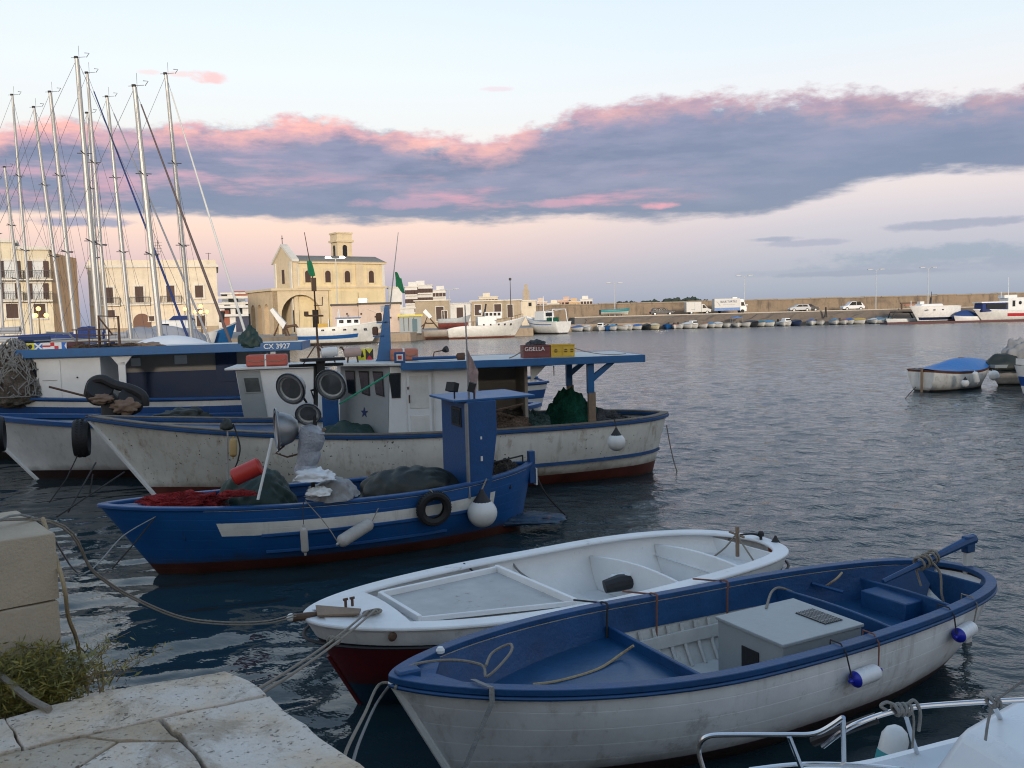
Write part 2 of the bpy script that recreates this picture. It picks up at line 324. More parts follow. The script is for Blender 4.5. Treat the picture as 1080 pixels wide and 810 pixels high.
# ---------------------------------------------------------------- hulls
class Hull:      # local frame: x runs aft from the bow, y to the side away from the viewer (+) or towards him (-)
    def __init__(s, L, B, zb, zm, zt, rake, sr, tm=.5, n=2.5, m=.6, tr=0.0, q=1.9, e=.75, zk=-.35, tz=.6, rnd=True, sp=(1.0, 2.6), fl=.8):
        s.__dict__.update(locals())
    def hb(s, t):
        if t < s.tm: f = (1-(1-t/s.tm)**s.q)**s.e
        else:
            u = (t-s.tm)/(1-s.tm); f = s.tr+(1-s.tr)*max(0, 1-u**s.n)**s.m
            if s.rnd: f *= max(0, 1-u**26)**.5
        return s.B/2*f
    def zs(s, t): return s.zm+(s.zb-s.zm)*((s.tz-t)/s.tz)**2 if t < s.tz else s.zm+(s.zt-s.zm)*((t-s.tz)/(1-s.tz))**2
    def fr(s, t, sv):
        p = s.sp[0]+(s.sp[1]-s.sp[0])*min(1, t/.45)
        if t > .7: p += (1.6-p)*((t-.7)/.3)*(1 if s.rnd else .3)
        return max(0, 1-sv**p)**s.fl
    def xz(s, t, z): k = (s.zs(t)-z)/s.zs(t); return t*s.L+s.rake*(1-t)**3*k-s.sr*t**4*k
    def pt(s, t, sv, side, inset=0):
        zz = s.zs(t); z = zz+(s.zk-zz)*sv; y = max(0, s.hb(t)*s.fr(t, sv)-inset); return Vector((s.xz(t, z), side*y, z))
    def at(s, t, z, side, inset=0):
        zz = s.zs(t); sv = min(1, max(0, (z-zz)/(s.zk-zz))); p = s.pt(t, sv, side, inset); p.z = z; return p
    def ts(s, n=40): return [.5-.5*math.cos(math.pi*i/n) for i in range(n+1)]
    def outer(s, mat, parent, name='hull', n=48, ns=14, off=0.0):
        mb = MB(); T = s.ts(n)
        for side in (-1, 1):
            o = len(mb.v); vs = []; fs = []
            for i, t in enumerate(T):
                for j in range(ns+1):
                    p = s.pt(t, j/ns, side, -off); mb.uv[o+i*(ns+1)+j] = (t, j/ns); vs.append(p)
            for i in range(n):
                for j in range(ns):
                    a = i*(ns+1)+j; q = (a, a+1, a+ns+2, a+ns+1); fs.append(q if side < 0 else q[::-1])
            mb.add(vs, fs)
        o = len(mb.v)
        if not s.rnd:       # transom
            ring = [s.pt(1, j/ns, -1) for j in range(ns+1)]+[s.pt(1, j/ns, 1) for j in range(ns, -1, -1)]
            mb.add(ring, [tuple(range(len(ring)))])
            for j in range(len(ring)): mb.uv[o+j] = (1, (j if j <= ns else 2*ns+1-j)/ns)
        return mb.build(name, mat, parent, ang=50)
    def inner(s, mat, parent, zf, inset=.05, name='lining', n=44, t0=.03, t1=.97, floor=True, ns=5):
        mb = MB(); T = [t0+(t1-t0)*q for q in s.ts(n)]
        for side in (-1, 1):
            vs = []; fs = []
            for t in T:
                for j in range(ns+1):
                    z = s.zs(t)+(zf-s.zs(t))*j/ns; vs.append(s.at(t, z, side, inset))
            for i in range(n):
                for j in range(ns):
                    a = i*(ns+1)+j; q = (a, a+ns+1, a+ns+2, a+1); fs.append(q if side < 0 else q[::-1])
            mb.add(vs, fs)
        if floor:
            vs = []; fs = []
            for t in T: vs += [s.at(t, zf, -1, inset), s.at(t, zf, 1, inset)]
            for i in range(n): fs.append((2*i, 2*i+2, 2*i+3, 2*i+1))
            mb.add(vs, fs)
        return mb.build(name, mat, parent, ang=50)
    def edge(s, side, t0=0, t1=1, n=48, dz=0, inset=0):
        return [s.pt(t0+(t1-t0)*q, 0, side, inset)+Vector((0, 0, dz)) for q in s.ts(n)]
    def rail(s, mat, parent, out=.03, inn=.12, h=.05, dz=0, name='gunwale', t0=0, t1=1, bevel=.012):
        mb = MB()
        if s.rnd and t0 == 0 and t1 == 1:
            path = s.edge(-1, dz=dz)[::-1]+s.edge(1, dz=dz)[1:-1]
            mb.sweep(path, [(-out, -h/2), (-out, h/2), (inn, h/2), (inn, -h/2)], closed=True)
        else:
            for side in (-1, 1):
                path = s.edge(side, t0, t1, dz=dz); k = -side
                mb.sweep(path, [(k*o, b) for o, b in ((out, -h/2), (out, h/2), (-inn, h/2), (-inn, -h/2))])
        o = mb.build(name, mat, parent, bevel=bevel, ang=40); return o
    def deck(s, mat, parent, t0, t1, dz=-.02, inset=.04, name='deck', camber=.03, n=16, z=None):
        mb = MB(); vs = []; fs = []; T = [t0+(t1-t0)*i/n for i in range(n+1)]; m = 7
        for t in T:
            zz = s.zs(t)+dz if z is None else z
            a = s.at(t, zz, -1, inset); b = s.at(t, zz, 1, inset)
            for j in range(m): k = j/(m-1); vs.append(a.lerp(b, k)+Vector((0, 0, camber*math.sin(math.pi*k))))
        for i in range(n):
            for j in range(m-1): a = i*m+j; fs.append((a, a+m, a+m+1, a+1))
        mb.add(vs, fs); return mb.build(name, mat, parent, ang=50)
    def bulk(s, mat, parent, t, z0, z1, th=.05, inset=.045, name='bulkhead', arch=0.0):
        """cross wall following the hull section"""
        mb = MB(); n = 8; A = [s.at(t, z0+(z1-z0)*i/n, -1, inset) for i in range(n+1)]; Bp = [s.at(t, z1-(z1-z0)*i/n, 1, inset) for i in range(n+1)]
        topv = [A[-1].lerp(Bp[0], k/8)+Vector((0, 0, arch*math.sin(math.pi*k/8))) for k in range(1, 8)]
        x = t*s.L
        poly = [Vector((x, p.y, p.z)) for p in A+topv+Bp]; mb.prism(poly, (th, 0, 0)); return mb.build(name, mat, parent, bevel=.008)
def frame(bx, by, h):
    c, s_ = math.cos(h), math.sin(h)
    def toloc(w): x, y = w[0]-bx, w[1]-by; return Vector((x*c+y*s_, -x*s_+y*c, w[2]))
    return toloc
# ================================================================ SETTING
def build_water():
    import numpy as np
    mb = MB()
    xs = [-600, -300, -120, -60, -30, -15, 0, 15, 30, 60, 120, 300, 600, 1500, -1500]; xs.sort(); ys = [-30, 0, 5, 10, 20, 40, 80, 165, 400, 3000]
    mb.add([(x, y, -.09) for y in ys for x in xs], [(j*len(xs)+i, j*len(xs)+i+1, (j+1)*len(xs)+i+1, (j+1)*len(xs)+i) for j in range(len(ys)-1) for i in range(len(xs)-1)])
    m, g, b = new_mat('water')
    tc = g.node('ShaderNodeTexCoord').outputs['Object']; x, y, z = g.sep(tc)
    b.inputs['Base Color'].default_value = (.013, .030, .038, 1); b.inputs['IOR'].default_value = 1.38
    # sheltered among the boats on the left, ruffled in the open basin
    r = g.m('ADD', y, g.m('MULTIPLY', x, 1.35)); r = g.m('ADD', r, g.m('MULTIPLY', g.m('SUBTRACT', g.noise(tc, .12, 3), .5), 9))
    open_ = g.step(r, 8, 19)
    g.put(b.inputs['Roughness'], g.m('ADD', .02, g.m('ADD', g.m('MULTIPLY', open_, .03), g.m('MULTIPLY', g.step(y, 30, 120), .15))))
    a = g.m('MULTIPLY', g.m('SUBTRACT', g.noise(g.xyz(g.m('MULTIPLY', x, .8), g.m('MULTIPLY', y, 1.0), 0), 1.9, 2.5, .5, .35), .5), g.m('ADD', .010, g.m('MULTIPLY', open_, .03)))
    rot = g.node('ShaderNodeMapping'); g.put(rot.inputs[0], tc); rot.inputs['Rotation'].default_value = (0, 0, .5)
    bx = g.sep(rot.outputs[0])
    c = g.m('MULTIPLY', g.noise(g.xyz(g.m('MULTIPLY', bx[0], .55), bx[1], 2.0), 3.6, 4, .55, .2), g.m('ADD', .011, g.m('MULTIPLY', g.m('MULTIPLY', open_, g.m('SUBTRACT', 1.0, g.m('MULTIPLY', g.step(y, 30, 130), .6))), .065)))
    d = g.m('MULTIPLY', g.noise(g.xyz(x, g.m('MULTIPLY', y, 1.3), 7.0), 11, 3, .5), g.m('ADD', .0003, g.m('MULTIPLY', g.m('MULTIPLY', open_, g.step(y, 70, 20)), .010)))
    big = g.m('MULTIPLY', g.noise(g.xyz(x, y, 4.0), .35, 2, .5), g.m('MULTIPLY', open_, .12))
    set_bump(g, b, g.m('ADD', g.m('ADD', a, big), g.m('ADD', c, d)), 1.0)
    tag(mb.build('water', m, None, sm=False), kind='structure')
    # the basin itself: a graded mesh carrying real wavelets (a sum of wind ripples), flattening out far away
    st = .0047; rows = []; yy = 2.0
    while yy < 260: rows.append(yy); yy += max(.022, yy*st)
    while yy < 3200: rows.append(yy); yy *= 1.25
    rows = np.array(rows); nc = 341; u = np.linspace(-1, 1, nc); Yg = np.repeat(rows[:, None], nc, 1); Xg = u[None, :]*(.80*Yg+3.0)
    rs = np.random.RandomState(4); Z = np.zeros_like(Xg); r_ = Yg+1.35*Xg
    gust = np.zeros_like(Xg)
    for k in range(9): a = rs.uniform(0, 6.28); lam = rs.uniform(5, 22); gust += np.sin((Xg*np.cos(a)+Yg*np.sin(a))*6.283/lam+rs.uniform(0, 6.28))
    gust = gust/4.5; op = np.clip((r_+gust*2.5-8)/11, 0, 1); op = op*op*(3-2*op)
    sp = np.maximum(.022, Yg*st)
    for k in range(110):
        lam = math.exp(rs.uniform(math.log(.15), math.log(2.0))); a = math.pi/2+.35+rs.normal(0, .55); ph = rs.uniform(0, 6.28); kk = 6.283/lam
        slope_open = .0185 if lam < .9 else .009; slope_calm = .0 if lam < .30 else (.0115 if lam < 1.0 else .006)
        amp = (slope_calm+(slope_open-slope_calm)*op*(1+.35*gust))/kk*np.clip((lam/sp-2.2)/2.5, 0, 1)
        arg = kk*(Xg*math.cos(a)+Yg*math.sin(a))+ph; Z += amp*(np.sin(arg)+.18*np.cos(2*arg))
    edge = np.clip((1-np.abs(u))/.04, 0, 1)[None, :]; Z = Z*edge-.07*(1-edge)
    me = bpy.data.meshes.new('water'); nr = len(rows); me.vertices.add(nr*nc); me.vertices.foreach_set('co', np.stack([Xg, Yg, Z], -1).astype(np.float32).ravel())
    i = np.arange(nr-1)[:, None]*nc+np.arange(nc-1)[None, :]; q = np.stack([i, i+1, i+nc+1, i+nc], -1).reshape(-1, 4); nq = len(q)
    me.loops.add(nq*4); me.polygons.add(nq); me.loops.foreach_set('vertex_index', q.ravel().astype(np.int32)); me.polygons.foreach_set('loop_start', (np.arange(nq)*4).astype(np.int32)); me.polygons.foreach_set('use_smooth', [True]*nq); me.update(); me.validate()
    me.materials.append(m); o = bpy.data.objects.new('water', me); COL.objects.link(o); tag(o, kind='structure')
    
build_water()
M_stone = paint('limestone', (.46, .40, .33), .85, .22, 2.5, (.16, .13, .10), .35, 5, .012, 40)
def slab_stone(name, col, pit=(.10, .085, .07)):
    m, g, b = new_mat(name); tc = g.node('ShaderNodeTexCoord').outputs['Object']
    n = g.noise(tc, 1.6, 8, .68); n2 = g.noise(tc, 7, 7, .7); f = g.noise(tc, 55, 4, .6)
    c = g.mix(g.step(n, .38, .66), tuple(col), tuple(a*b_ for a, b_ in zip(col, (.93, .78, .60))))
    c = g.mix(g.m('MULTIPLY', g.step(n2, .5, .72), .35), c, tuple(a*.55 for a in col))
    sn = g.noise(tc, 2.3, 9, .75, .6); c = g.mix(g.m('MULTIPLY', g.step(sn, .48, .62), .7), c, (.26, .19, .12)); c = g.mix(g.m('MULTIPLY', g.step(g.noise(tc, 5.5, 8, .8), .56, .68), .5), c, (.20, .17, .14))
    v = g.node('ShaderNodeTexVoronoi', feature='F1'); g.put(v.inputs['Vector'], g.mix(.08, tc, g.noise(tc, 9, 3, .5, 0, 1))); v.inputs['Scale'].default_value = 38
    reg = g.step(g.noise(tc, 2.6, 5, .7), .50, .62)
    hole = g.m('MULTIPLY', g.step(v.outputs['Distance'], .36, .16), g.m('MULTIPLY', reg, g.step(g.noise(tc, 17, 3, .6), .44, .58)))
    hole2 = g.m('MULTIPLY', g.step(g.noise(tc, 34, 5, .7), .60, .68), .8)
    hh = g.m('MAXIMUM', hole, hole2)
    c = g.mix(g.m('MULTIPLY', hh, .8), c, tuple(pit))
    c = g.mix(g.m('MULTIPLY', g.step(f, .3, .7), .15), c, tuple(a*.7 for a in col))
    g.put(b.inputs['Base Color'], c); b.inputs['Roughness'].default_value = .8
    set_bump(g, b, g.m('SUBTRACT', g.m('ADD', g.m('MULTIPLY', n2, .8), g.m('MULTIPLY', f, .25)), g.m('MULTIPLY', hh, .6)), .022)
    return m
M_slab = slab_stone('quay_slab_stone', (.60, .555, .50)); M_slab2 = slab_stone('worn_slab_stone', (.44, .39, .32)); M_block = paint('parapet_stone', (.40, .33, .245), .9, .22, 2.5, (.17, .14, .11), .35, 5, .006, 60)
M_dark = paint('dark_gap', (.06, .05, .04), .9)
QZ = 1.5
def slab(mb, pts, z1, z0, jitter=.014, seed=0):
    """stone slab outlined by corner points, edges broken up, top gently uneven"""
    rnd = random.Random(seed); P = [Vector((p[0], p[1], 0)) for p in pts]; out = []
    for i, a in enumerate(P):
        b = P[(i+1) % len(P)]; n = max(2, int((b-a).length/.06))
        for k in range(n):
            q = a.lerp(b, k/n); w = noise.noise(Vector((q.x*9, q.y*9, seed)))*jitter+rnd.uniform(-1, 1)*jitter*.3
            d = (b-a).normalized(); q += Vector((d.y, -d.x, 0))*w*(1 if k else .4); out.append(q)
    c = sum(out, Vector())/len(out); n = len(out)
    rings = [(1.0, z0), (1.0, z1-.009), (.997, z1-.002), (.985, z1+.0005), (.8, z1), (.5, z1), (.2, z1)]
    vs = []
    for k, z in rings:
        for q in out:
            e = c+(q-c)*k; vs.append((e.x, e.y, z+(noise.noise(Vector((e.x*4, e.y*4, 3)))*.008 if z > z0 else 0)))
    fs = [tuple(range(n-1, -1, -1))]
    for r in range(len(rings)-1):
        for i in range(n): fs.append((r*n+i, r*n+(i+1) % n, (r+1)*n+(i+1) % n, (r+1)*n+i))
    fs.append(tuple(range((len(rings)-1)*n, len(rings)*n)))
    return mb.add(vs, fs)
def Q(px, py, z=QZ): return W(px, py, z)
def quay():
    mb = MB(); k = .004
    slabs = [([(6, 757), (120, 727), (238, 708), (262, 718), (281, 732), (160, 757), (26, 788)], 1, 0),
             ([(172, 757), (284, 734), (300, 750), (345, 782), (388, 812), (420, 836), (250, 850), (205, 792)], 2, 0),
             ([(-120, 790), (-60, 772), (4, 757), (22, 788), (-20, 799), (-150, 830)], 3, 0),
             ([(92, 776), (166, 759), (188, 781), (120, 780)], 4, 1),
             ([(-150, 834), (-18, 801), (88, 778), (122, 782), (74, 812), (20, 845), (-60, 900)], 5, 1),
             ([(126, 783), (190, 783), (203, 796), (222, 820), (150, 870), (28, 850), (80, 812)], 6, 0),
             ([(226, 822), (252, 854), (424, 840), (520, 905), (300, 990), (155, 875)], 7, 1)]
    for pts, sd, w in slabs:
        s_ = MB(); slab(s_, [Q(*p) for p in pts], QZ, QZ-.22, seed=sd)
        tag(s_.build('quay_pavement', M_slab2 if w else M_slab, None, ang=60), kind='structure')
    # quay body below the slabs
    body = MB(); c = [Q(4, 760), Q(238, 712), Q(264, 722), Q(386, 812), Q(520, 905), (1.5, .6, 0), (1.5, -14, 0), (-14, -14, 0), (-14, -3, 0)]
    # slightly inside the slab edge
    body.prism([(p[0]*1.0, p[1]-.04, -1.2) for p in c], (0, 0, 1.2+QZ-.215))
    tag(body.build('quay', paint('quay_masonry', (.20, .17, .13), .9, .3, 2, (.03, .035, .02), .6, 3, .03, 14), None), kind='structure')
    back = MB(); back.prism([(-14, -14, QZ-.2), (1.5, -14, QZ-.2), (1.5, .6, QZ-.2), (-.2, 2.0, QZ-.2), (-2.2, 2.6, QZ-.2), (-14, 1.0, QZ-.2)], (0, 0, .17)); tag(back.build('quay_pavement', M_slab2, None), kind='structure')
quay()
mb = MB(); mb.prism([(-60, -30, 0), (34, -30, 0), (40, -70, 0), (-80, -70, 0)], (0, 0, 11.8)); tag(mb.build('terrain', M_stone, None), kind='structure')   # unseen bank added behind the viewer to keep low sun off the near boats
def parapet():
    a = W(58, 562, 2.2); b = W(0, 571, 2.2); d = (b-a).normalized(); d.z = 0; n = Vector((-d.y, d.x, 0));
    if n.y < 0: n = -n
    e = Vector((-.55, .62, 0)).normalized()
    t = thing('stone_parapet', 'big squared limestone blocks at the quay corner beside the green weeds', 'stone block', (a.x, a.y, 0))
    for z0, z1, g_, nm in ((.2, 1.46, .02, 'lower_block'), (1.47, 1.83, .012, 'middle_block'), (1.842, 2.2, 0, 'top_block')):
        p = [a+d*g_*.4, a+d*1.6, a+d*1.6+e*.85, a+e*.82+d*g_*.4]
        s_ = MB(); slab(s_, p, z1, z0, .006, seed=int(z1*10)); s_.build(nm, M_block if z1 > 1.46 else paint('wet_stone', (.10, .085, .06), .8, .3, 3, (.02, .03, .015), .6, 4, .02, 20), t, world=True, ang=60)
    return a, d, e
PA, PD, PE = parapet()
# ---- weeds between the block and the quay edge
def leaf_mat(name, col):
    m, g, b = new_mat(name); tc = g.node('ShaderNodeTexCoord').outputs['Object']
    n = g.noise(tc, 9, 3); g.put(b.inputs['Base Color'], g.mix(g.step(n, .35, .68), tuple(col), (col[0]*1.9+.02, col[1]*1.5+.01, col[2]*1.1)))
    b.inputs['Roughness'].default_value = .6; b.inputs['Subsurface Weight'].default_value = 0
    return m
M_leaf = leaf_mat('weed_leaf', (.12, .125, .03)); M_stem = paint('weed_stem', (.20, .17, .08), .8); M_dry = paint('dry_stem', (.26, .18, .10), .8)
def weeds():
    spots = [((-8, 732), 1.0, 44, M_leaf, 'bushy green weed at the left edge below the stone blocks'), ((22, 735), .95, 48, M_leaf, 'dense green weed in front of the stone block joint'),
             ((55, 728), .95, 44, M_leaf, 'feathery yellow green weed below the corner of the stone block'), ((84, 712), .9, 18, M_dry, 'straggly half dry weed leaning over the water by the quay')]
    for i, (px, z, ns, mm, lab) in enumerate(spots):
        rnd = random.Random(40+i); base = W(px[0], px[1], z+.25) if False else W(px[0], px[1]-2, 1.28)
        base = D(px[0], px[1]+4, 4.38+.05*i); root = thing('weed', lab, 'plant', tuple(base), 0, 'weeds growing out of the quay'); st = MB(); lf = MB()
        for k in range(ns):
            a = rnd.uniform(0, 6.28); h = rnd.uniform(.10, .42)*(1.0 if i != 3 else .9); lean = rnd.uniform(.05, .30); p = Vector((rnd.uniform(-.17, .17), rnd.uniform(-.12, .10), -.05))
            bend = Vector((math.cos(a)*lean+(.12 if i == 3 else 0), math.sin(a)*lean*.7, 0)); path = [p+bend*(q/6)**1.5+Vector((0, 0, h*(q/6)*(1-.25*(q/6)))) for q in range(7)]
            st.tube(path, [.0035*(1-.1*q) for q in range(7)], 4)
            for q in range(1, 7):
                for _ in range(rnd.randint(8, 13) if i != 3 else 3):
                    c = path[q]+Vector((rnd.gauss(0, .028), rnd.gauss(0, .028), rnd.gauss(0, .02))); L = rnd.uniform(.022, .065); w = L*rnd.uniform(.05, .11)
                    d = Vector((rnd.gauss(0, 1), rnd.gauss(0, 1), rnd.gauss(.4, .7))).normalized(); s_ = d.orthogonal().normalized(); s_.rotate(Matrix.Rotation(rnd.uniform(0, 6), 3, d))
                    lf.add([c, c+d*L*.5+s_*w, c+d*L, c+d*L*.5-s_*w], [(0, 1, 2, 3)])
        st.build('stem', mm if i == 3 else M_stem, root); lf.build('leaves', M_leaf, root, sm=False)
weeds()
# ================================================================ COMMON MATERIALS
BL = (.004, .062, .20)
M_blue = paint('blue_paint', BL, .42, .25, 4, (.02, .05, .12), .25, 5, .004, 30)
M_blue2 = paint('worn_blue_paint', (.004, .055, .165), .5, .35, 3, (.17, .19, .20), .16, 9, .005, 24)
M_bluel = paint('light_blue_paint', (.005, .095, .26), .45, .2, 3, (.10, .10, .10), .12, 5, .003)
M_bluefloor = paint('blue_deck_paint', (.005, .055, .14), .35, .3, 2.5, (.04, .08, .14), .3, 3, .004, 18)
M_white = paint('white_paint', (.66, .67, .66), .45, .10, 2, (.30, .27, .22), .16, 4, .003)
M_whitein = paint('worn_white_paint', (.56, .56, .53), .55, .2, 3, (.16, .13, .10), .35, 5, .004, 22)
M_grey = paint('grey_paint', (.25, .275, .28), .45, .12, 3, (.18, .17, .15), .2, 4, .003)
M_greyd = paint('weathered_grey_deck', (.42, .42, .41), .6, .2, 4, (.15, .13, .10), .45, 6, .004)
M_steel = paint('stainless_steel', (.62, .63, .65), .22, .06, 3, metal=1.0, bump=.0005)
M_galv = paint('dull_metal', (.30, .31, .32), .45, .2, 5, (.14, .09, .05), .3, 6, .002, metal=.7)
M_rust = paint('rusty_metal', (.10, .055, .035), .8, .3, 8, bump=.004)
M_rubber = paint('black_rubber', (.014, .014, .015), .65, .3, 12, (.06, .055, .05), .3, 8, .003)
M_tyre = paint('tyre_rubber', (.010, .010, .011), .7, .3, 12, (.04, .035, .03), .3, 8, .004)
M_black = paint('black_opening', (.008, .008, .009), .5)
M_glass = paint('dark_glass', (.012, .016, .022), .06, .1)
M_buoy = paint('buoy_white', (.62, .62, .60), .35, .1, 4, (.22, .18, .13), .3, 5, .002)
M_fender = paint('fender_white', (.70, .71, .72), .3, .06, 4, (.35, .32, .27), .12, 6, .002)
M_fgrey = paint('dirty_fender', (.40, .38, .35), .55, .2, 7, (.10, .08, .05), .5, 9, .003)
M_fblue = paint('fender_blue_end', (.01, .02, .35), .35, .1)
M_rope = paint('rope', (.24, .21, .17), .9, .3, 40, bump=.006, bscale=160)
M_ropeg = paint('grey_rope', (.24, .24, .23), .9, .3, 40, bump=.006, bscale=160)
M_ropeb = paint('tan_rope', (.38, .29, .17), .9, .3, 40, bump=.006, bscale=160)
M_roped = paint('dark_rope', (.03, .028, .028), .9, .3, 40, bump=.004, bscale=160)
M_roper = paint('rusty_rope', (.20, .08, .05), .9, .3, 40, bump=.004, bscale=160)
M_wood = paint('bare_wood', (.22, .15, .10), .75, .35, 6, (.06, .04, .03), .4, 9, .005)
M_cover = paint('white_cover', (.66, .68, .70), .6, .06, 2, bump=.01, bscale=3)
M_red = paint('red_plastic', (.45, .03, .02), .45, .15)
M_raft = paint('raft_red', (.42, .085, .06), .6, .2, 5, (.45, .35, .3), .15, 7, .004)
def net_mat(name, col, col2):
    m, g, b = new_mat(name); tc = g.node('ShaderNodeTexCoord').outputs['Object']
    v = g.node('ShaderNodeTexVoronoi', feature='DISTANCE_TO_EDGE'); g.put(v.inputs['Vector'], g.mix(.1, tc, g.noise(tc, 6, 3, .6, 0, 1))); v.inputs['Scale'].default_value = 26
    n = g.noise(tc, 14, 8, .75, 1.5); n2 = g.noise(tc, 3, 4, .6)
    c = g.mix(g.step(n, .35, .65), tuple(col), tuple(col2)); c = g.mix(g.m('MULTIPLY', g.step(n2, .4, .65), .6), c, tuple(a*.45 for a in col))
    g.put(b.inputs['Base Color'], c); b.inputs['Roughness'].default_value = .95; b.inputs['Specular IOR Level'].default_value = .2
    set_bump(g, b, g.m('ADD', g.m('MULTIPLY', n, 1.0), g.m('MULTIPLY', g.step(v.outputs[0], .0, .12), -.4)), .05)
    return m
M_netg = net_mat('green_net', (.010, .085, .055), (.02, .15, .10)); M_netd = net_mat('dark_net', (.05, .045, .04), (.13, .11, .09)); M_netr = net_mat('red_net', (.28, .015, .02), (.45, .05, .05))
M_netb = net_mat('brown_net', (.15, .095, .065), (.24, .17, .12)); M_nets = net_mat('slate_net', (.07, .08, .095), (.16, .17, .18)); M_netl = net_mat('pale_net', (.12, .10, .08), (.22, .19, .16)); M_nett = net_mat('teal_net', (.05, .10, .10), (.12, .19, .18))
M_tarpg = paint('dark_green_tarp', (.010, .034, .028), .6, .25, 3, (.03, .03, .03), .2, 4, .004)
M_tarpd = paint('dark_tarp', (.018, .024, .020), .55, .25, 3, (.04, .04, .035), .2, 4, .004)
M_tarpgrey = paint('grey_tarp', (.27, .27, .27), .6, .2, 3, (.10, .10, .09), .3, 4, .006)
def lump(c, r, seed=0, amp=.22, freq=1.6, sub=4, fold=0.0, flat=True):
    """displaced half ball: a heap of net or a thrown tarpaulin"""
    bm = bmesh.new(); bmesh.ops.create_icosphere(bm, subdivisions=sub, radius=1); mb = MB(); mb.ang = 100; vs = []
    for v in bm.verts:
        p = v.co.copy(); k = 1+amp*noise.fractal(p*freq+Vector((seed*7.3, seed*3.1, 0)), 1, 2, 4)*1.2
        if fold: k += fold*(abs(noise.noise(Vector((p.x*3+seed, p.y*3, p.z*1.2))))-.25)
        q = p*k
        if flat and q.z < 0: q.z *= .15
        vs.append(Vector(c)+Vector((q.x*r[0], q.y*r[1], q.z*r[2])))
    fs = [tuple(v.index for v in f.verts) for f in bm.faces]; bm.free(); mb.add(vs, fs); return mb
def strands(mb, c, r, n, seed, rr=.004):
    n = int(n*2.6); rnd = random.Random(seed); c = Vector(c)
    for k in range(n):
        a = rnd.uniform(0, 6.28); b = rnd.uniform(.1, 1.4); path = []
        for q in range(9):
            a += rnd.gauss(0, .28); b = min(1.5, max(.05, b+rnd.gauss(0, .16))); path.append(c+Vector((math.cos(a)*math.sin(b)*r[0], math.sin(a)*math.sin(b)*r[1], math.cos(b)*r[2]))*rnd.uniform(.96, 1.08))
        mb.tube(path, rr, 4)
def sag(a, b, s, n=16, side=Vector((0, 0, 0))):
    a = Vector(a); b = Vector(b); return [a.lerp(b, i/n)-Vector((0, 0, s*4*(i/n)*(1-i/n)))+side*4*(i/n)*(1-i/n) for i in range(n+1)]
def rope(path, r, mat, label, name='mooring_rope', cat='rope', group=None, seg=6):
    pts = []
    for p in path: pts.append(Vector(p))
    return single(MB().tube(pts, r, seg), name, mat, label, cat, loc=tuple(pts[0]), group=group)
def spline(P, n=6):
    P = [Vector(p) for p in P]; out = []
    for i in range(len(P)-1):
        a, b, c, d = P[max(i-1, 0)], P[i], P[i+1], P[min(i+2, len(P)-1)]
        for k in range(n):
            t = k/n; out.append(.5*((2*b)+(c-a)*t+(2*a-5*b+4*c-d)*t*t+(3*b-a-3*c+d)*t**3))
    return out+[P[-1]]
def fender(a, b, r, mat, label, endmat=None, group=None, name='fender', cat='fender'):
    """capsule fender from a to b with eyes and end caps"""
    a = Vector(a); b = Vector(b); L = (b-a).length; ax = (b-a).normalized(); root = thing(name, label, cat, tuple(a), 0, group)
    prof = [(r*math.sin(t)*1.0, r*.8*(1-math.cos(t))) for t in [math.pi/2*k/6 for k in range(1, 7)]]; prof = [(.012, 0)]+prof+[(r*1.0, L*.5)]+[(q, L-h) for q, h in prof[::-1]]+[(.012, L)]
    MB().lathe(prof, a, ax, 20).build('body', mat, root, world=True)
    for c, s_ in ((a, -1), (b, 1)): MB().lathe([(.014, 0), (.018, .012), (.012, .035)], c, ax*s_, 8).build('eye', endmat or mat, root, world=True)
    if endmat:
        prof2 = [(p[0]*1.03, p[1]-.002) for p in prof[:6]]; MB().lathe(prof2, a, ax, 20).build('end_cap', endmat, root, world=True)
    return root
def buoy(c, r, label, group=None, long=1.1):
    root = thing('buoy', label, 'buoy', tuple(c), 0, group); c = Vector(c)
    prof = []
    for k in range(13):
        t = math.pi*k/12; rr = r*math.sin(t)*(1 if t > 1.57 else 1); h = -r*long*math.cos(t)
        if h > 0: rr *= (1-.18*(h/(r*long))**2)
        prof.append((max(rr, .001), h))
    MB().lathe(prof, c, (0, 0, 1), 24).build('float_body', M_buoy, root, world=True)
    MB().lathe([(r*.62, r*long*.72), (r*.45, r*long*.95), (r*.2, r*long*1.35), (r*.12, r*long*1.55)], c, (0, 0, 1), 16).build('neck', M_rubber, root, world=True)
    return root
def tyre(c, R, axis, label, mat=None, w=1.1, name='tyre_fender'):
    c = Vector(c); root = thing(name, label, 'tyre', tuple(c)); a = Vector(axis).normalized(); r = R*.3
    prof = [(R-r*1.15, -r*.55*w), (R-r*.3, -r*w), (R+.35*r, -r*.95*w), (R+.6*r, -r*.6*w), (R+.66*r, 0), (R+.6*r, r*.6*w), (R+.35*r, r*.95*w), (R-r*.3, r*w), (R-r*1.15, r*.55*w), (R-r*1.05, r*.3*w), (R-r*.3, r*.5*w), (R-r*.3, -r*.5*w), (R-r*1.05, -r*.3*w), (R-r*1.15, -r*.55*w)]
    mb = MB().lathe(prof, c, a, 30); mb.f = [f for f in mb.f if len(f) == 4]; mb.build('tyre_casing', mat or M_tyre, root, world=True)
    tr = MB(); u = a.orthogonal().normalized(); v = a.cross(u)
    for k in range(40):
        t = 2*math.pi*k/40; d = u*math.cos(t)+v*math.sin(t)
        for h in (-.45, .45): tr.tube([c+d*(R+.66*r)+a*h*r*w, c+(u*math.cos(t+.07)+v*math.sin(t+.07))*(R+.66*r)+a*h*r*w*.3], .008, 4)
    tr.build('tread', mat or M_tyre, root, world=True); return root
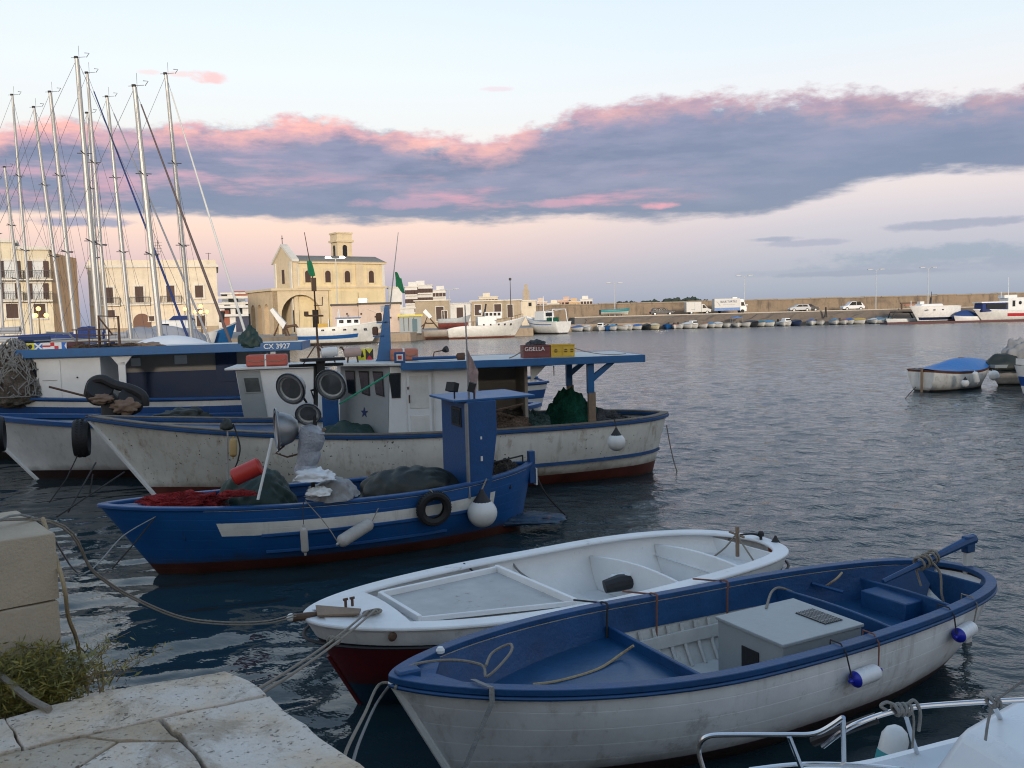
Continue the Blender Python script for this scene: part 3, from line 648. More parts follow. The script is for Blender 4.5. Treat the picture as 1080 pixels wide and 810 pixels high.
# ================================================================ NEAR BOATS
# ---- white and blue rowing boat, nearest
def near_boat():
    bx, by, h = -.831, 5.67, .485
    H = Hull(5.854, 1.719, .92, .746, .731, .49, .5, tm=.42, n=2.5, m=.6, tr=.30, q=1.99, e=.74, zk=-.3)
    root = thing('rowing_boat', 'nearest wooden boat with white hull, blue gunwale and blue inside, grey engine box amidships', 'boat', (bx, by, 0), h)
    loc = frame(bx, by, h); Lc = lambda px, py, z: loc(W(px, py, z))
    hm = hull_paint('near_hull', (.72, .73, .73), (.045, .022, .018), .16, [(.0, .035, 0, 1, (.02, .02, .02))], (.20, .17, .14), .55, .42, plank=8)
    H.outer(hm, root)
    H.rail(M_blue2, root, out=.032, inn=.06, h=.045, dz=.018)
    rub = H.rail(M_blue2, root, out=.038, inn=-.005, h=.028, dz=-.024, name='rubbing_strake')
    fl = H.inner(M_whitein, root, .16, .045, floor=True)
    # blue upper part of the lining
    mb = MB(); T = [.02+.96*q for q in H.ts(44)]
    for side in (-1, 1):
        vs = []; fs = []
        for t in T:
            for j in range(4): z = H.zs(t)-.01-(.22 if .37 < t < .71 else .5)*j/3; vs.append(H.at(t, z, side, .062))
        for i in range(44):
            for j in range(3): a = i*4+j; fs.append((a, a+4, a+5, a+1))
        mb.add(vs, fs)
    mb.build('upper_lining', M_blue2, root, ang=50)
    # ribs and stringer of the midship part
    for side in (-1, 1):
        rb = MB()
        for i in range(13):
            t = .375+i*.027
            p = [H.at(t, z, side, .072) for z in (.16, .3, .42, H.zs(t)-.24)]; rb.tube(p, .018, 5)
        rb.build('ribs', M_whitein, root)
        st = [H.at(.37+.34*k/12, .40, side, .10) for k in range(13)]; MB().sweep(st, [(-.012, -.055), (-.012, .055), (.012, .055), (.012, -.055)]).build('stringer', M_whitein, root)
    H.deck(M_bluefloor, root, .02, .375, inset=.075, name='fore_deck', z=.54, camber=.01)
    H.bulk(M_blue2, root, .375, .17, .635, .035, .07, 'fore_bulkhead')
    # engine box
    c = [Lc(758, 657, .80), Lc(843, 682, .80), Lc(908, 656, .80), Lc(823, 636, .80)]
    ux = (c[2]-c[1]); uy = (c[3]-c[2]); ctr = Vector((3.38, -.14, 0))
    L_, W_ = .86, .74
    # box axis along the keel
    bxm = MB().box((ctr.x, ctr.y, .435), (L_, W_, .55)); box = bxm.build('engine_box', M_grey, root, bevel=.008)
    MB().box((ctr.x, ctr.y, .724), (L_+.03, W_+.03, .028)).build('lid', paint('box_lid', (.28, .31, .32), .4, .2, 5, (.2, .2, .2), .3, 4), box, bevel=.006)
    MB().box((ctr.x-L_/2-.004, ctr.y-.02, .50), (.012, .19, .17)).build('opening', M_black, box)
    gr = MB()
    MB().box((ctr.x+.26, ctr.y-.08, .741), (.20, .32, .006)).build('vent', M_black, box)
    for k in range(9): gr.box((ctr.x+.26-.09+.0225*k, ctr.y-.08, .746), (.006, .32, .008))
    for k in range(3): gr.box((ctr.x+.26, ctr.y-.08-.1+.1*k, .746), (.20, .006, .007))
    gr.build('vent_grille', M_galv, box)
    # cross thwarts aft
    H.bulk(M_blue2, root, .70, .17, .655, .03, .07, 'aft_bulkhead', arch=.03)
    H.deck(M_bluefloor, root, .705, .95, inset=.07, name='aft_deck', z=.44, camber=.01)
    H.bulk(M_blue2, root, .862, .44, .63, .03, .07, 'thwart', arch=.02)
    p = Lc(905, 632, .56); MB().box((4.95, .12, .52), (.26, .50, .17)).build('seat_box', M_blue2, root, bevel=.01)
    for side in (-1, 1): MB().tube([H.at(.775, .64, side, .07), H.at(.80, .60, side, .30)], .02, 6).build('thole_block', M_blue2, root)
    # stem head, breasthook, rudder post, tiller
    MB().box((.10, 0, .93), (.16, .10, .10)).build('stem_head', M_blue2, root, bevel=.015)
    MB().prism([(0.05, -.02, .885), (.42, -.32, .86), (.46, -.28, .86), (.30, 0, .875), (.46, .28, .86), (.42, .32, .86), (.05, .02, .885)], (0, 0, .03)).build('breasthook', M_blue2, root, bevel=.006)
    q = Lc(1000, 592, .80); rd = MB().box((H.L+.02, 0, .40), (.10, .05, 1.1)); r_ = rd.build('rudder', M_whitein, root, bevel=.01)
    MB().box((H.L+.02, 0, .98), (.12, .07, .16)).build('rudder_head', M_blue2, r_, bevel=.01)
    MB().tube([(H.L-1.05, .10, .76), (H.L-.5, .03, .90), (H.L-.05, 0, 1.0), (H.L+.10, 0, 1.02)], [.022, .030, .045, .05], 8).build('tiller', M_blue2, root)
    H.bulk(M_blue2, root, .962, .40, .70, .02, .085, 'stern_lining')
    # keel/stem timber
    ks = [H.pt(0, s_/10, 1)+Vector((-.012, 0, 0)) for s_ in range(11)]; MB().tube(ks, .03, 6).build('stem', M_white, root)
    MB().lathe([(.03, 0), (.032, .02), (.02, .04)], H.at(.08, .88, 1, .08)+Vector((0, 0, .03)), (0, 0, 1), 10).build('cleat', M_white, root)
    return H, root
def onhull(H, root, t, z, side=-1, off=0.0):
    p = H.at(t, z, side, -off); return parent_matrix(root) @ p
NB, nb_root = near_boat()
def wp(root, p): return parent_matrix(root) @ Vector(p)
# fenders of the near boat
def side_fender(H, root, t, z, dl, r, **k):
    a = onhull(H, root, t, z, -1, r+.01); b = onhull(H, root, t+dl/H.L, z+.01, -1, r+.01); return fender(a, b, r, **k), a, b
f1, a1, b1 = side_fender(NB, nb_root, .555, .53, .30, .062, mat=M_fender, endmat=M_fblue, label='white cylinder fender with blue end hanging amidships on the nearest boat', group='white fenders with blue ends')
f2, a2, b2 = side_fender(NB, nb_root, .795, .56, .30, .062, mat=M_fender, endmat=M_fblue, label='white cylinder fender with blue end hanging near the stern of the nearest boat', group='white fenders with blue ends')
def lash(H, root, t, p, label, mat=M_roped, r=.006):
    g_ = wp(root, H.pt(t, 0, -1)+Vector((0, 0, .055))); gi = wp(root, H.pt(t, 0, -1, .10)+Vector((0, 0, .055))); out = wp(root, H.pt(t, 0, -1, -.05)+Vector((0, 0, .0)))
    rope([gi-Vector((0, 0, .05)), gi, g_, out, Vector(p)], r, mat, label, 'fender_line', 'line', 'thin fender lines')
lash(NB, nb_root, .545, a1, 'thin dark line over the blue gunwale holding the blue end of the midship fender')
lash(NB, nb_root, .608, b1, 'thin rusty line over the blue gunwale holding the white end of the midship fender', M_roper)
lash(NB, nb_root, .78, a2, 'thin dark line over the blue gunwale holding the blue end of the stern fender')
lash(NB, nb_root, .85, b2, 'pale line over the blue gunwale holding the white end of the stern fender', M_rope)
# ---- red and white boat behind it
def red_boat():
    bx, by, h = -1.752, 7.164, .567
    H = Hull(5.484, 1.974, .822, .698, .62, .447, .25, tm=.475, n=2.92, m=.471, tr=.16, q=2.0, e=.55, zk=-.3, sp=(1.0, 2.4))
    root = thing('rowing_boat', 'white decked boat with dark red hull sides, behind the nearest boat', 'boat', (bx, by, 0), h)
    hm = hull_paint('red_hull', (.10, .007, .010), (.012, .045, .085), .22, [(-.1, .135, 0, 1, (.64, .65, .65)), (.135, .16, 0, 1, (.012, .012, .012))], (.03, .02, .02), .25, .45)
    H.outer(hm, root)
    fg = paint('white_fibreglass', (.72, .73, .73), .45, .12, 2, (.25, .22, .18), .34, 3, .002)
    H.rail(fg, root, out=.02, inn=.15, h=.035, dz=.012)
    H.rail(M_rubber, root, out=.03, inn=-.0, h=.02, dz=-.14, name='rubbing_strake')
    H.inner(fg, root, .20, .06, t0=.1, t1=.97)
    H.deck(fg, root, .02, .13, dz=.012, inset=.02, name='fore_deck', camber=.05)
    # sunk grey fore platform
    H.deck(fg, root, .12, .42, dz=-.06, inset=.12, name='platform', camber=.02)
    mb = MB()
    mb.sweep([(.85, -.40, .775), (2.25, -.66, .70)], [(-.012, -.03), (-.012, .015), (.012, .015), (.012, -.03)]).sweep([(.85, .40, .775), (2.25, .66, .70)], [(-.02, -.03), (-.02, .03), (.02, .03), (.02, -.03)])
    mb.box((2.26, 0, .69), (.04, 1.36, .10)).box((.84, 0, .775), (.04, .82, .06)); mb.build('hatch_coaming', fg, root, bevel=.006)
    MB().prism([(.87, -.38, .735), (2.24, -.64, .665), (2.24, .64, .665), (.87, .38, .735)], (0, 0, .012)).build('hatch_panel', M_greyd, root)
    H.bulk(fg, root, .42, .2, .66, .03, .075, 'fore_bulkhead')
    MB().box((2.72, 0, .30), (.75, .9, .10)).build('floor_step', M_whitein, root, bevel=.02)
    H.bulk(fg, root, .66, .2, .56, .03, .075, 'thwart', arch=.08)
    H.bulk(fg, root, .82, .2, .57, .04, .08, 'aft_bulkhead', arch=.06)
    H.deck(fg, root, .82, .97, dz=-.22, inset=.07, name='stern_seat', camber=.0)
    H.bulk(fg, root, .945, .3, .60, .02, .05, 'stern_lining')
    # stern post with cross tree, nav light, stem details
    a = Vector((5.05, 0, .50)); MB().tube([a, a+Vector((0, 0, .34))], .022, 8).tube([a+Vector((0, -.10, .24)), a+Vector((0, .12, .26))], .014, 6).build('stern_post', M_wood, root)
    MB().lathe([(.016, 0), (.016, .06), (.035, .065), (.035, .10), (.02, .12)], (5.38, -.05, .63), (0, 0, 1), 12).build('stern_light', M_rubber, root)
    MB().prism([(.06, -.10, .868), (.36, -.26, .862), (.42, -.16, .866), (.14, .16, .868)], (0, 0, .018)).build('anchor_board', M_wood, root, bevel=.004)
    for dx in (.34, .40): MB().tube([(dx, -.02, .87), (dx, -.02, .94)], .012, 6).tube([(dx-.02, -.02, .94), (dx+.02, -.02, .94)], .012, 6).build('bollard', M_rust, root)
    MB().tube([(-.12, 0, .87), (.10, .0, .85)], [.035, .03], 10).build('bow_roller', M_rust, root)
    MB().sphere((-.13, 0, .875), .035, 12).build('bow_roller_cap', M_white, root)
    MB().lathe([(.03, 0), (.04, .015), (.02, .03)], H.at(.09, .74, -1, -.01), (0, -1, 0), 10).build('hawse_ring', M_rust, root)
    st = MB(); n = 0
    MB().tube([H.pt(0, s_/10, 1)+Vector((-.008, 0, 0)) for s_ in range(3, 11)], .02, 6).build('stem', paint('stem_red', (.10, .008, .01), .5), root)
    return H, root
RB, rb_root = red_boat()
buoy(W(818, 578, .58), .085, 'small brown orange buoy on the stern of the white and red boat')
bpy.data.objects['buoy'].children[0].data.materials[0] = paint('buoy_orange', (.30, .10, .05), .5, .2)
b2_ = buoy(W(802, 607, .50), .075, 'small pale pink buoy at the stern of the white and red boat')
b2_.children[0].data.materials[0] = paint('buoy_pink', (.55, .32, .32), .5, .2)
single(MB().tube([wp(rb_root, p) for p in ((3.35, .28, .40), (3.5, .22, .43), (3.85, .16, .42))], [.07, .09, .06], 10), 'bundle', paint('bundle_black', (.015, .015, .017), .6), 'rolled black bundle with white cloth inside the white and red boat', 'bundle')
single(lump(wp(rb_root, (3.6, .24, .46)), (.16, .07, .06), 5, .3, 2, 3), 'cloth', M_cover, 'crumpled white cloth lying on the black bundle', 'cloth')
single(MB().lathe([(.055, 0), (.06, .02), (.06, .16), (.05, .17)], wp(rb_root, (4.1, -.10, .26)), (.8, -.2, 0), 14), 'wood_block', M_wood, 'small wooden block lying on the floor of the white and red boat', 'block')
# ropes inside and across
def LR(root, pts, z0=0): return [wp(root, p) for p in pts]
rope(spline(LR(rb_root, [(2.62, .98, .70), (2.66, .86, .55), (2.9, .55, .32), (2.7, .2, .28), (2.6, -.05, .31), (2.5, -.25, .40)])), .011, M_ropeg, 'grey rope dropping from the far gunwale into the white and red boat')
rope(spline(LR(rb_root, [(2.0, .90, .75), (2.05, .80, .68), (2.12, .75, .52)])), .010, M_roped, 'short dark rope loop on the far gunwale near the white boat hatch')
rope(spline(LR(rb_root, [(4.95, -.35, .52), (5.0, -.1, .70), (5.05, .0, .76), (5.02, .15, .58), (5.0, .3, .45)])), .010, M_rope, 'rope lashed round the stern post of the white and red boat')
rope(spline(LR(rb_root, [(5.1, .0, .74), (5.3, .0, .72), (5.45, .02, .66), (5.58, .05, .56), (5.62, -.02, .40), (5.6, -.05, .1)])), .012, M_roped, 'black rope with knots over the stern of the white and red boat')
rope(spline(LR(nb_root, [(1.50, .10, .505), (1.2, -.1, .487), (1.6, -.35, .487), (.85, -.52, .487), (.75, -.28, .487)][:4])) if False else
     spline([W(668, 681, .66), W(655, 690, .58), W(630, 706, .555), (W(590, 718, .555)), W(562, 722, .56)]), .011, M_ropeb, 'tan rope lying across the blue fore deck of the nearest boat')
single(MB().lathe([(.03, 0), (.034, .015), (.02, .03)], W(631, 730, .56), (0, 0, 1), 10), 'cork_float', M_fender, 'small white float on the blue fore deck by the gunwale', 'float')
rope(spline([W(888, 604, .72), W(880, 612, .69), W(862, 622, .55), W(830, 628, .45)]), .011, M_ropeb, 'tan rope on the blue after deck of the nearest boat')
rope(spline([W(808, 642, .74), W(814, 624, .74), W(824, 620, .69), W(842, 627, .60)]), .011, M_rope, 'pale rope looped over the blue aft bulkhead behind the engine box')
for i, (px, lab, m_) in enumerate([(652, 'dark thin rope hanging over the far blue gunwale beside the fore bulkhead', M_roped), (705, 'rusty rope tied over the far blue gunwale in front of the engine box', M_roper), (768, 'rusty rope tied over the far blue gunwale behind the engine box', M_roper)]):
    t = [.375, .465, .60][i]; g0 = NB.pt(t, 0, 1, -.05); g1 = NB.pt(t, 0, 1, .10); hi = Vector((0, 0, .055))
    rope(spline(LR(nb_root, [g0+Vector((-.12, .20, .02)), g0+hi*.6, NB.pt(t, 0, 1, .02)+hi, g1+hi, g1-Vector((.01, .005, .05)), g1-Vector((.01, -.0, .33))])), .009, m_, lab)
# tiller lashing
for k in range(4):
    pass
tl = MB()
for k in range(5): tl.torus(wp(nb_root, (NB.L-.62+.05*k, .05, .87+.01*k)), .06, .011, (math.cos(.485+.4*(k % 2)), math.sin(.485+.4*(k % 2)), .2), 16, 6)
tl.tube(spline(LR(nb_root, [(NB.L-.55, .05, .95), (NB.L-.48, -.06, .80), (NB.L-.5, -.1, .6), (NB.L-.46, -.12, .45)])), .011, 6)
tl.tube(spline(LR(nb_root, [(NB.L-.60, .10, .92), (NB.L-.52, .16, .78), (NB.L-.5, .12, .62)])), .011, 6)
single(tl, 'rope_lashing', M_rope, 'grey rope wound round the blue tiller at the stern of the nearest boat', 'rope')
# bow line with loop and webbing strap
bl = spline(LR(nb_root, [(-.02, -.08, .90), (.16, .12, .94), (.45, .10, .93), (.62, -.05, .91), (.58, -.22, .90), (.78, -.16, .99), (.86, -.02, 1.0), (.74, .02, .95), (.62, -.12, .93)]))
rope(bl, .010, M_rope, 'rope coiled with a loop on the bow of the nearest boat', 'mooring_rope')
sp_ = [wp(nb_root, NB.pt(.075, 0, -1, .08)+Vector((0, 0, .06))), wp(nb_root, NB.pt(.085, 0, -1, -.045)+Vector((0, 0, .055)))]; sp_.append(sp_[1]+Vector((0, -.01, -.10))); sp_.append(W(463, 815, .45)+Vector((0, -.1, -.3)))
def strap(path, w, th, mat, label, name='webbing_strap'):
    mb = MB(); vs = []; P = [Vector(p) for p in path]
    for p in P: vs += [p+Vector((-w/2, 0, 0)), p+Vector((w/2, 0, 0)), p+Vector((w/2, -th, th*.3)), p+Vector((-w/2, -th, th*.3))]
    n = len(P); mb.add(vs, [(i*4+j, i*4+(j+1) % 4, i*4+4+(j+1) % 4, i*4+4+j) for i in range(n-1) for j in range(4)]+[(3, 2, 1, 0), tuple(range(n*4-4, n*4))]); return single(mb, name, mat, label, 'strap')
strap(sp_, .035, .006, M_ropeg, 'flat grey webbing strap hanging over the bow of the nearest boat')
# mooring lines from the near and red boats to the quay
q1 = W(378, 792, 1.5); q1 = Vector((-.62, 3.65, 1.35))
rope(spline([wp(nb_root, (.02, -.03, .90))]+[W(400, 722, .85), W(385, 752, .9), W(366, 790, 1.15), W(362, 812, 1.3)]), .010, M_rope, 'slack mooring rope from the bow of the nearest boat to the quay corner')
rope(spline([wp(nb_root, (-.01, .04, .88)), W(396, 744, .75), W(379, 782, .9), W(370, 812, 1.25)]), .009, M_ropeg, 'thinner line beside the slack mooring rope at the quay corner')
hook = wp(rb_root, (.45, -.24, .86))
for k, (dx, lab) in enumerate(((0, 'upper parallel mooring rope from the red boat to the quay'), (.05, 'lower parallel mooring rope from the red boat to the quay'))):
    e = W(270+6*k, 728+3*k, 1.45); rope(sag(hook+Vector((dx, 0, .02)), e, .03), .009, M_rope, lab)
kn = MB(); kc = hook.lerp(W(270, 728, 1.45), .42)
for k in range(4): kn.torus(kc+Vector((.02*k-.03, -.01*k, -.02+.0*k)), .022, .010, (1, -.6, -.3), 12, 6)
single(kn, 'rope_knot', M_rope, 'knot halfway along the mooring ropes of the red boat', 'knot')
mb = MB()
for k in range(3): mb.torus(hook+Vector((.03*k, .02*k, .0)), .04, .012, (0, 0, 1), 14, 6)
single(mb, 'rope_hitch', M_rope, 'rope hitch on the white fore deck of the red boat', 'rope')
# long slack line: parapet -> red boat
end = wp(rb_root, (-.10, .02, .88)); s0 = PA+PD*1.4+PE*.30+Vector((0, 0, .012)); s1 = PA+PE*.42+Vector((0, 0, .014))
for k, lab in enumerate(('upper of the two long slack ropes from the stone blocks to the red boat', 'lower of the two long slack ropes from the stone blocks to the red boat')):
    o = Vector((0, -.03*k, 0)); P = [s0+o, s1+o]
    a = P[-1]; path = [P[0]]+[a+(D(px, py+2.5*k, y)-a)*1.0 if i else a for i, (px, py, y) in enumerate([(0, 0, 0), (100, 603, 5.5), (140, 629, 5.9), (190, 650, 6.2), (235, 656, 6.45), (280, 655, 6.7), (310, 648, 6.95)])]+[end+Vector((0, 0, -.01*k))]
    rope(spline(path, 8), .006, M_rope, lab)
rope(spline([PA+PD*.9+PE*.1+Vector((-.8, -.3, .012)), PA+PD*.5+PE*.2+Vector((0, 0, .014)), PA+PE*.45+Vector((0, 0, .014)), W(88, 605, 1.2), D(130, 565, 10.2), D(164, 545, 11.1)]), .007, M_ropeg, 'rope from the stone blocks to the bow of the blue cabin boat')
# frayed hawser hanging beside the block, thick rope over the slab
rope(spline([PA+PE*.35+Vector((.02, .02, .02)), W(66, 612, 1.95), W(72, 650, 1.7), W(80, 672, 1.5), W(86, 700, 1.2), W(92, 730, .9)]), .012, M_ropeb, 'thick frayed pale rope hanging down beside the stone blocks', 'hawser')
rope(spline([W(-40, 680, 1.62), W(0, 712, 1.56), W(28, 735, 1.525), W(52, 748, 1.52)]), .017, M_rope, 'thick pale rope coming over the quay edge at the left below the weeds', 'hawser')
# ================================================================ BLUE CABIN BOAT
def put(Y): return lambda px, py: D(px, py, Y)
def lamp_bowl(parent, c, axis, r, mats=None):
    """big dished fishing lamp: housing, bright rim, glass; local to world space"""
    a = Vector(axis).normalized(); c = Vector(c)
    h = MB().lathe([(.02, -r*1.15), (r*.45, -r*1.1), (r*.8, -r*.75), (r*.98, -r*.25), (r, 0), (r*1.08, .01), (r*1.08, .03), (r*.97, .03), (r*.93, -.01), (r*.72, -r*.45), (r*.2, -r*.7), (.001, -r*.72)], c, a, 26).build('lamp_bowl', M_galv, parent, world=True)
    MB().lathe([(.001, -r*.28), (r*.5, -r*.20), (r*.93, .0), (r*.93, .012), (r*.5, -r*.17), (.001, -r*.24)], c, a, 24).build('lens', paint('dusty_lens', (.42, .42, .40), .3, .3, 8, (.2, .18, .14), .5, 10, .002), h, world=True)
    MB().lathe([(r*1.22, .0), (r*1.25, .012), (r*1.22, .024), (r*1.19, .012), (r*1.22, 0)], c, a, 30).build('guard_ring', M_galv, h, world=True)
    t = MB(); u = a.orthogonal().normalized(); w = a.cross(u)
    for k in range(3): d = u*math.cos(k*2.09)+w*math.sin(k*2.09); t.tube([c+d*r*.98-a*.02, c+d*r*1.22+a*.012], .006, 5)
    t.build('bracket', M_galv, h, world=True)
    return h
def blue_boat():
    bx, by, h = -5.345, 11.241, .392
    H = Hull(6.089, 1.62, .998, .87, 1.02, .664, .242, tm=.481, n=2.302, m=.632, tr=.005, q=1.917, e=.685, zk=-.35)
    root = thing('fishing_boat', 'small blue fishing boat with blue cabin, white side stripe and round lamps', 'fishing boat', (bx, by, 0), h)
    hm = hull_paint('blue_hull', (.004, .072, .24), (.075, .022, .015), .16, [(.155, .30, .215, .87, (.66, .65, .60)), (.0, .028, .2, 1, (.5, .5, .5))], (.05, .045, .04), .25, .42, plank=9)
    H.outer(hm, root)
    H.rail(M_blue, root, out=.02, inn=.09, h=.05)
    for t0, t1, z in ((.30, .80, .52), (.30, .74, .28)):
        for side in (-1, 1): MB().sweep([H.at(t0+(t1-t0)*k/20, z, side, -.006) for k in range(21)], [(-.02, -.02), (-.02, .02), (.022, .02), (.022, -.02)]).build('strake', M_blue, root, bevel=.004)
    H.inner(M_blue2, root, .50, .05)
    H.deck(M_blue2, root, .02, .16, dz=-.03, inset=.05, name='fore_deck')
    H.bulk(M_blue2, root, .16, .5, .9, .03)
    toe = MB().sweep([H.at(.22+.6*k/20, .74, 1, .07) for k in range(21)], [(-.015, -.02), (-.015, .02), (.015, .02), (.015, -.02)]); toe.build('stringer', M_blue, root)
    # cabin: front towards the bow
    x0, x1 = 4.84, 5.24
    y0, y1 = -.58, .60; zb, zt = .55, 2.08
    cab = MB(); P = [(x0, y0), (x0, y1)]
    cab.prism([(x0, y0, zb), (x0, y0, zt), (x1+.05, y0, zt), (x1+.05, y0, 1.6), (x1-.10, y0, zb)], (0, y1-y0, 0)); c = cab.build('cabin', M_blue, root, bevel=.01)
    MB().box((x0+.45, .05, zt+.018), (1.25, 1.20, .035), ry=-.012).build('roof', M_bluel, c, bevel=.008)
    w = MB().box((x0-.006, -.12, 1.83), (.02, .42, .28)).build('window', M_rubber, c, bevel=.004); MB().box((x0-.018, -.12, 1.83), (.01, .34, .21)).build('pane', M_glass, w)
    MB().tube([(x0-.02, y0-.03, zt-.02), (x0-.02, y0-.035, .7)], .028, 10).build('exhaust_pipe', M_galv, c)
    MB().box((x0+.2, y0-.008, 1.25), (.03, .012, .07)).box((x0+.2, y0-.008, 1.55), (.025, .012, .04)).build('hinge', M_white, c)
    for q, rx in (((x0-.12, -.40, zt+.04), .5), ((x0+.1, -.62, zt+.04), -.4)):
        s_ = MB().tube([q, (q[0], q[1], q[2]+.14)], .012, 6).box((q[0]-.03, q[1], q[2]+.17), (.10, .16, .13), rz=rx, ry=.3); s_.build('floodlight', M_rubber, c)
    a = Vector((x0+.10, -.40, zt+.03)); MB().tube([a, a+Vector((-.02, 0, 1.35))], [.018, .008], 6).build('antenna', M_galv, c)
    fl = MB(); b0 = a+Vector((-.015, 0, .75)); vs = []
    for i in range(7):
        for j in range(5): vs.append(b0+Vector((.028*i*(1-.08*j), .02*math.sin(i*1.7+j*.8), -.10*j-.06*i+.012*math.sin(i*2+j))))
    fl.add(vs, [(i*5+j, i*5+5+j, i*5+6+j, i*5+1+j) for i in range(6) for j in range(4)]); fl.build('pennant', paint('faded_pennant', (.40, .28, .26), .8, .5, 8), c)
    # stern gallows
    MB().tube([(4.95, -.40, 1.10), (5.95, .05, 1.13)], .014, 6).tube([(5.95, .05, 1.13), (5.95, .05, .95)], .012, 6).build('stern_bar', M_rubber, root)
    MB().box((H.L-.02, 0, .95), (.10, .10, .50)).build('stern_post', M_blue, root, bevel=.01)
    MB().box((H.L+.04, -.02, .80), (.02, .10, .26)).build('name_board', M_white, root)
    # lamp gantry
    Y = 11.75; px = put(Y)
    pole = MB(); base = px(330, 520); pole.tube([base, px(331, 478), px(333, 425), px(333, 386)], .030, 8).tube([px(305, 386), px(362, 384)], .022, 6).tube([px(333, 425), px(328, 412), px(352, 404)], .016, 6).tube([px(333, 440), px(318, 416)], .016, 6)
    pole.box(px(340, 379), (.56, .22, .04), rz=h).box(px(338, 388), (.10, .10, .2), rz=h)
    pl = pole.build('lamp_gantry', M_rubber, root, world=True)
    r = .19
    lamp_bowl(pl, px(309, 409)+Vector((0, -.1, 0)), (-.35, -1, -.28), .178); lamp_bowl(pl, px(351, 405)+Vector((0, -.1, 0)), (-.22, -1, -.30), .178); lamp_bowl(pl, px(326, 436)+Vector((0, -.05, 0)), (.1, -1, -.5), .14)
    lamp_bowl(pl, px(293, 453), (-1, -.38, -.02), .235)
    MB().tube([px(300, 470), px(291, 478), px(303, 482), px(318, 478)], .014, 6).build('lamp_arm', M_rust, pl, world=True)
    # motor hood wrapped in silver sheeting
    wrap = MB(); c0 = px(322, 500); c1 = px(331, 448)
    prof = [c0.lerp(c1, k/10) for k in range(11)]; rr = [.16, .17, .13, .15, .155, .15, .165, .175, .17, .165, .05]
    wrap.tube([p+Vector((.012*math.sin(k*2.1), 0, 0)) for k, p in enumerate(prof)], rr, 14); wo = wrap.build('silver_wrap', paint('silver_sheet', (.33, .35, .39), .35, .35, 8, (.12, .11, .10), .4, 6, .02), root, world=True)
    MB().tube([px(316, 478), px(343, 452)], .02, 6).build('tie_bar', M_wood, root, world=True)
    return H, root
BB, bb_root = blue_boat()
def onw(H, root, t, z, off): return wp(root, H.at(t, z, -1, -off))
single(lump(wp(bb_root, (.95, -.02, .90)), (.58, .32, .155), 3, .3, 3.2, 5), 'net_pile', M_netr, 'heap of red fishing net on the bow of the blue cabin boat', 'net')
t_ = MB(); strands(t_, wp(bb_root, (.95, -.02, .90)), (.6, .33, .16), 26, 3, .004); single(t_, 'net_strands', M_netr, 'loose red strands over the red net heap', 'net strands')
single(lump(wp(bb_root, (2.02, .12, .72)), (.52, .42, .55), 8, .16, 1.1, 5, .18), 'tarpaulin', M_tarpg, 'dark green tarpaulin humped over gear forward of the silver wrapped lamp post', 'tarpaulin')
single(MB().lathe([(.09, 0), (.115, .02), (.115, .36), (.09, .38)], D(246, 504, 11.35), (1, .15, .42), 16), 'jerrycan', M_red, 'bright red plastic drum lying on the green tarpaulin', 'drum', ang=30)
single(lump(D(250, 522, 11.5), (.25, .12, .07), 12, .3, 2, 3), 'net_pile', M_netr, 'small patch of red net beneath the green tarpaulin', 'net')
single(lump(D(332, 505, 11.55), (.26, .2, .13), 9, .3, 2, 4, .3), 'plastic_sheet', M_cover, 'crumpled white plastic sheet under the silver wrapped post', 'sheet')
single(lump(D(352, 524, 11.85), (.34, .3, .24), 14, .2, 1.3, 4, .3), 'cover', M_tarpgrey, 'pale grey folded cover beside the silver wrapped post', 'cover')
single(lump(D(336, 521, 11.45), (.16, .14, .10), 15, .3, 2, 4), 'plastic_can', M_buoy, 'white plastic can leaning by the grey cover', 'can')
single(lump(wp(bb_root, (4.12, .02, .70)), (.72, .46, .42), 21, .12, .9, 5, .16), 'tarpaulin', M_tarpd, 'black tarpaulin draped over a hump forward of the blue cabin', 'tarpaulin')
single(lump(wp(bb_root, (5.55, -.04, .72)), (.22, .30, .36), 25, .3, 2.2, 4), 'net_pile', M_netd, 'dark tangled net pile between blue cabin and stern', 'net')
single(lump(wp(bb_root, (5.62, -.02, .95)), (.22, .12, .14), 26, .4, 2.5, 4), 'net_pile', M_netd, 'small dark knot of net and rope on the blue stern', 'net')
c = onw(BB, bb_root, .695, .66, .10); tyre(c, .205, (math.sin(.392), -math.cos(.392), -.12), 'black car tyre hung on the side of the blue cabin boat')
rope(spline([wp(bb_root, BB.pt(.69, 0, -1)+Vector((0, 0, .03))), c+Vector((.0, -.07, .22)), c+Vector((0, -.02, .12))]), .012, M_rope, 'short rope holding the black tyre on the blue cabin boat')
c = onw(BB, bb_root, .825, .50, .17)+Vector((0, 0, 0)); buoy(c, .215, 'large round white buoy fender hanging on the side of the blue cabin boat', long=1.0)
rope([c+Vector((0, 0, .32)), wp(bb_root, BB.pt(.83, 0, -1)+Vector((.05, 0, .03)))], .012, M_rope, 'rope holding the large round white buoy on the blue cabin boat')
a = D(357, 573, 11.2); b = D(392, 551, 11.6); fender(a, b, .085, M_fgrey, 'grimy grey fender hanging slantwise on the blue hull left of the tyre')
rope(spline([a, D(343, 552, 11.3), D(322, 528, 11.45)]), .007, M_rope, 'thin line from the slanting grey fender up to the rail', 'fender_line', 'line')
rope([b, D(399, 536, 11.75)], .007, M_rope, 'short line on the right end of the slanting grey fender', 'fender_line', 'line')
a = D(320, 556, 11.2); b = D(322, 583, 11.2); fender(a, b, .048, M_fgrey, 'small upright grimy fender left of the slanting one on the blue hull')
rope([a, D(320, 530, 11.35)], .005, M_roped, 'thin dark line above the small upright fender', 'fender_line', 'line')
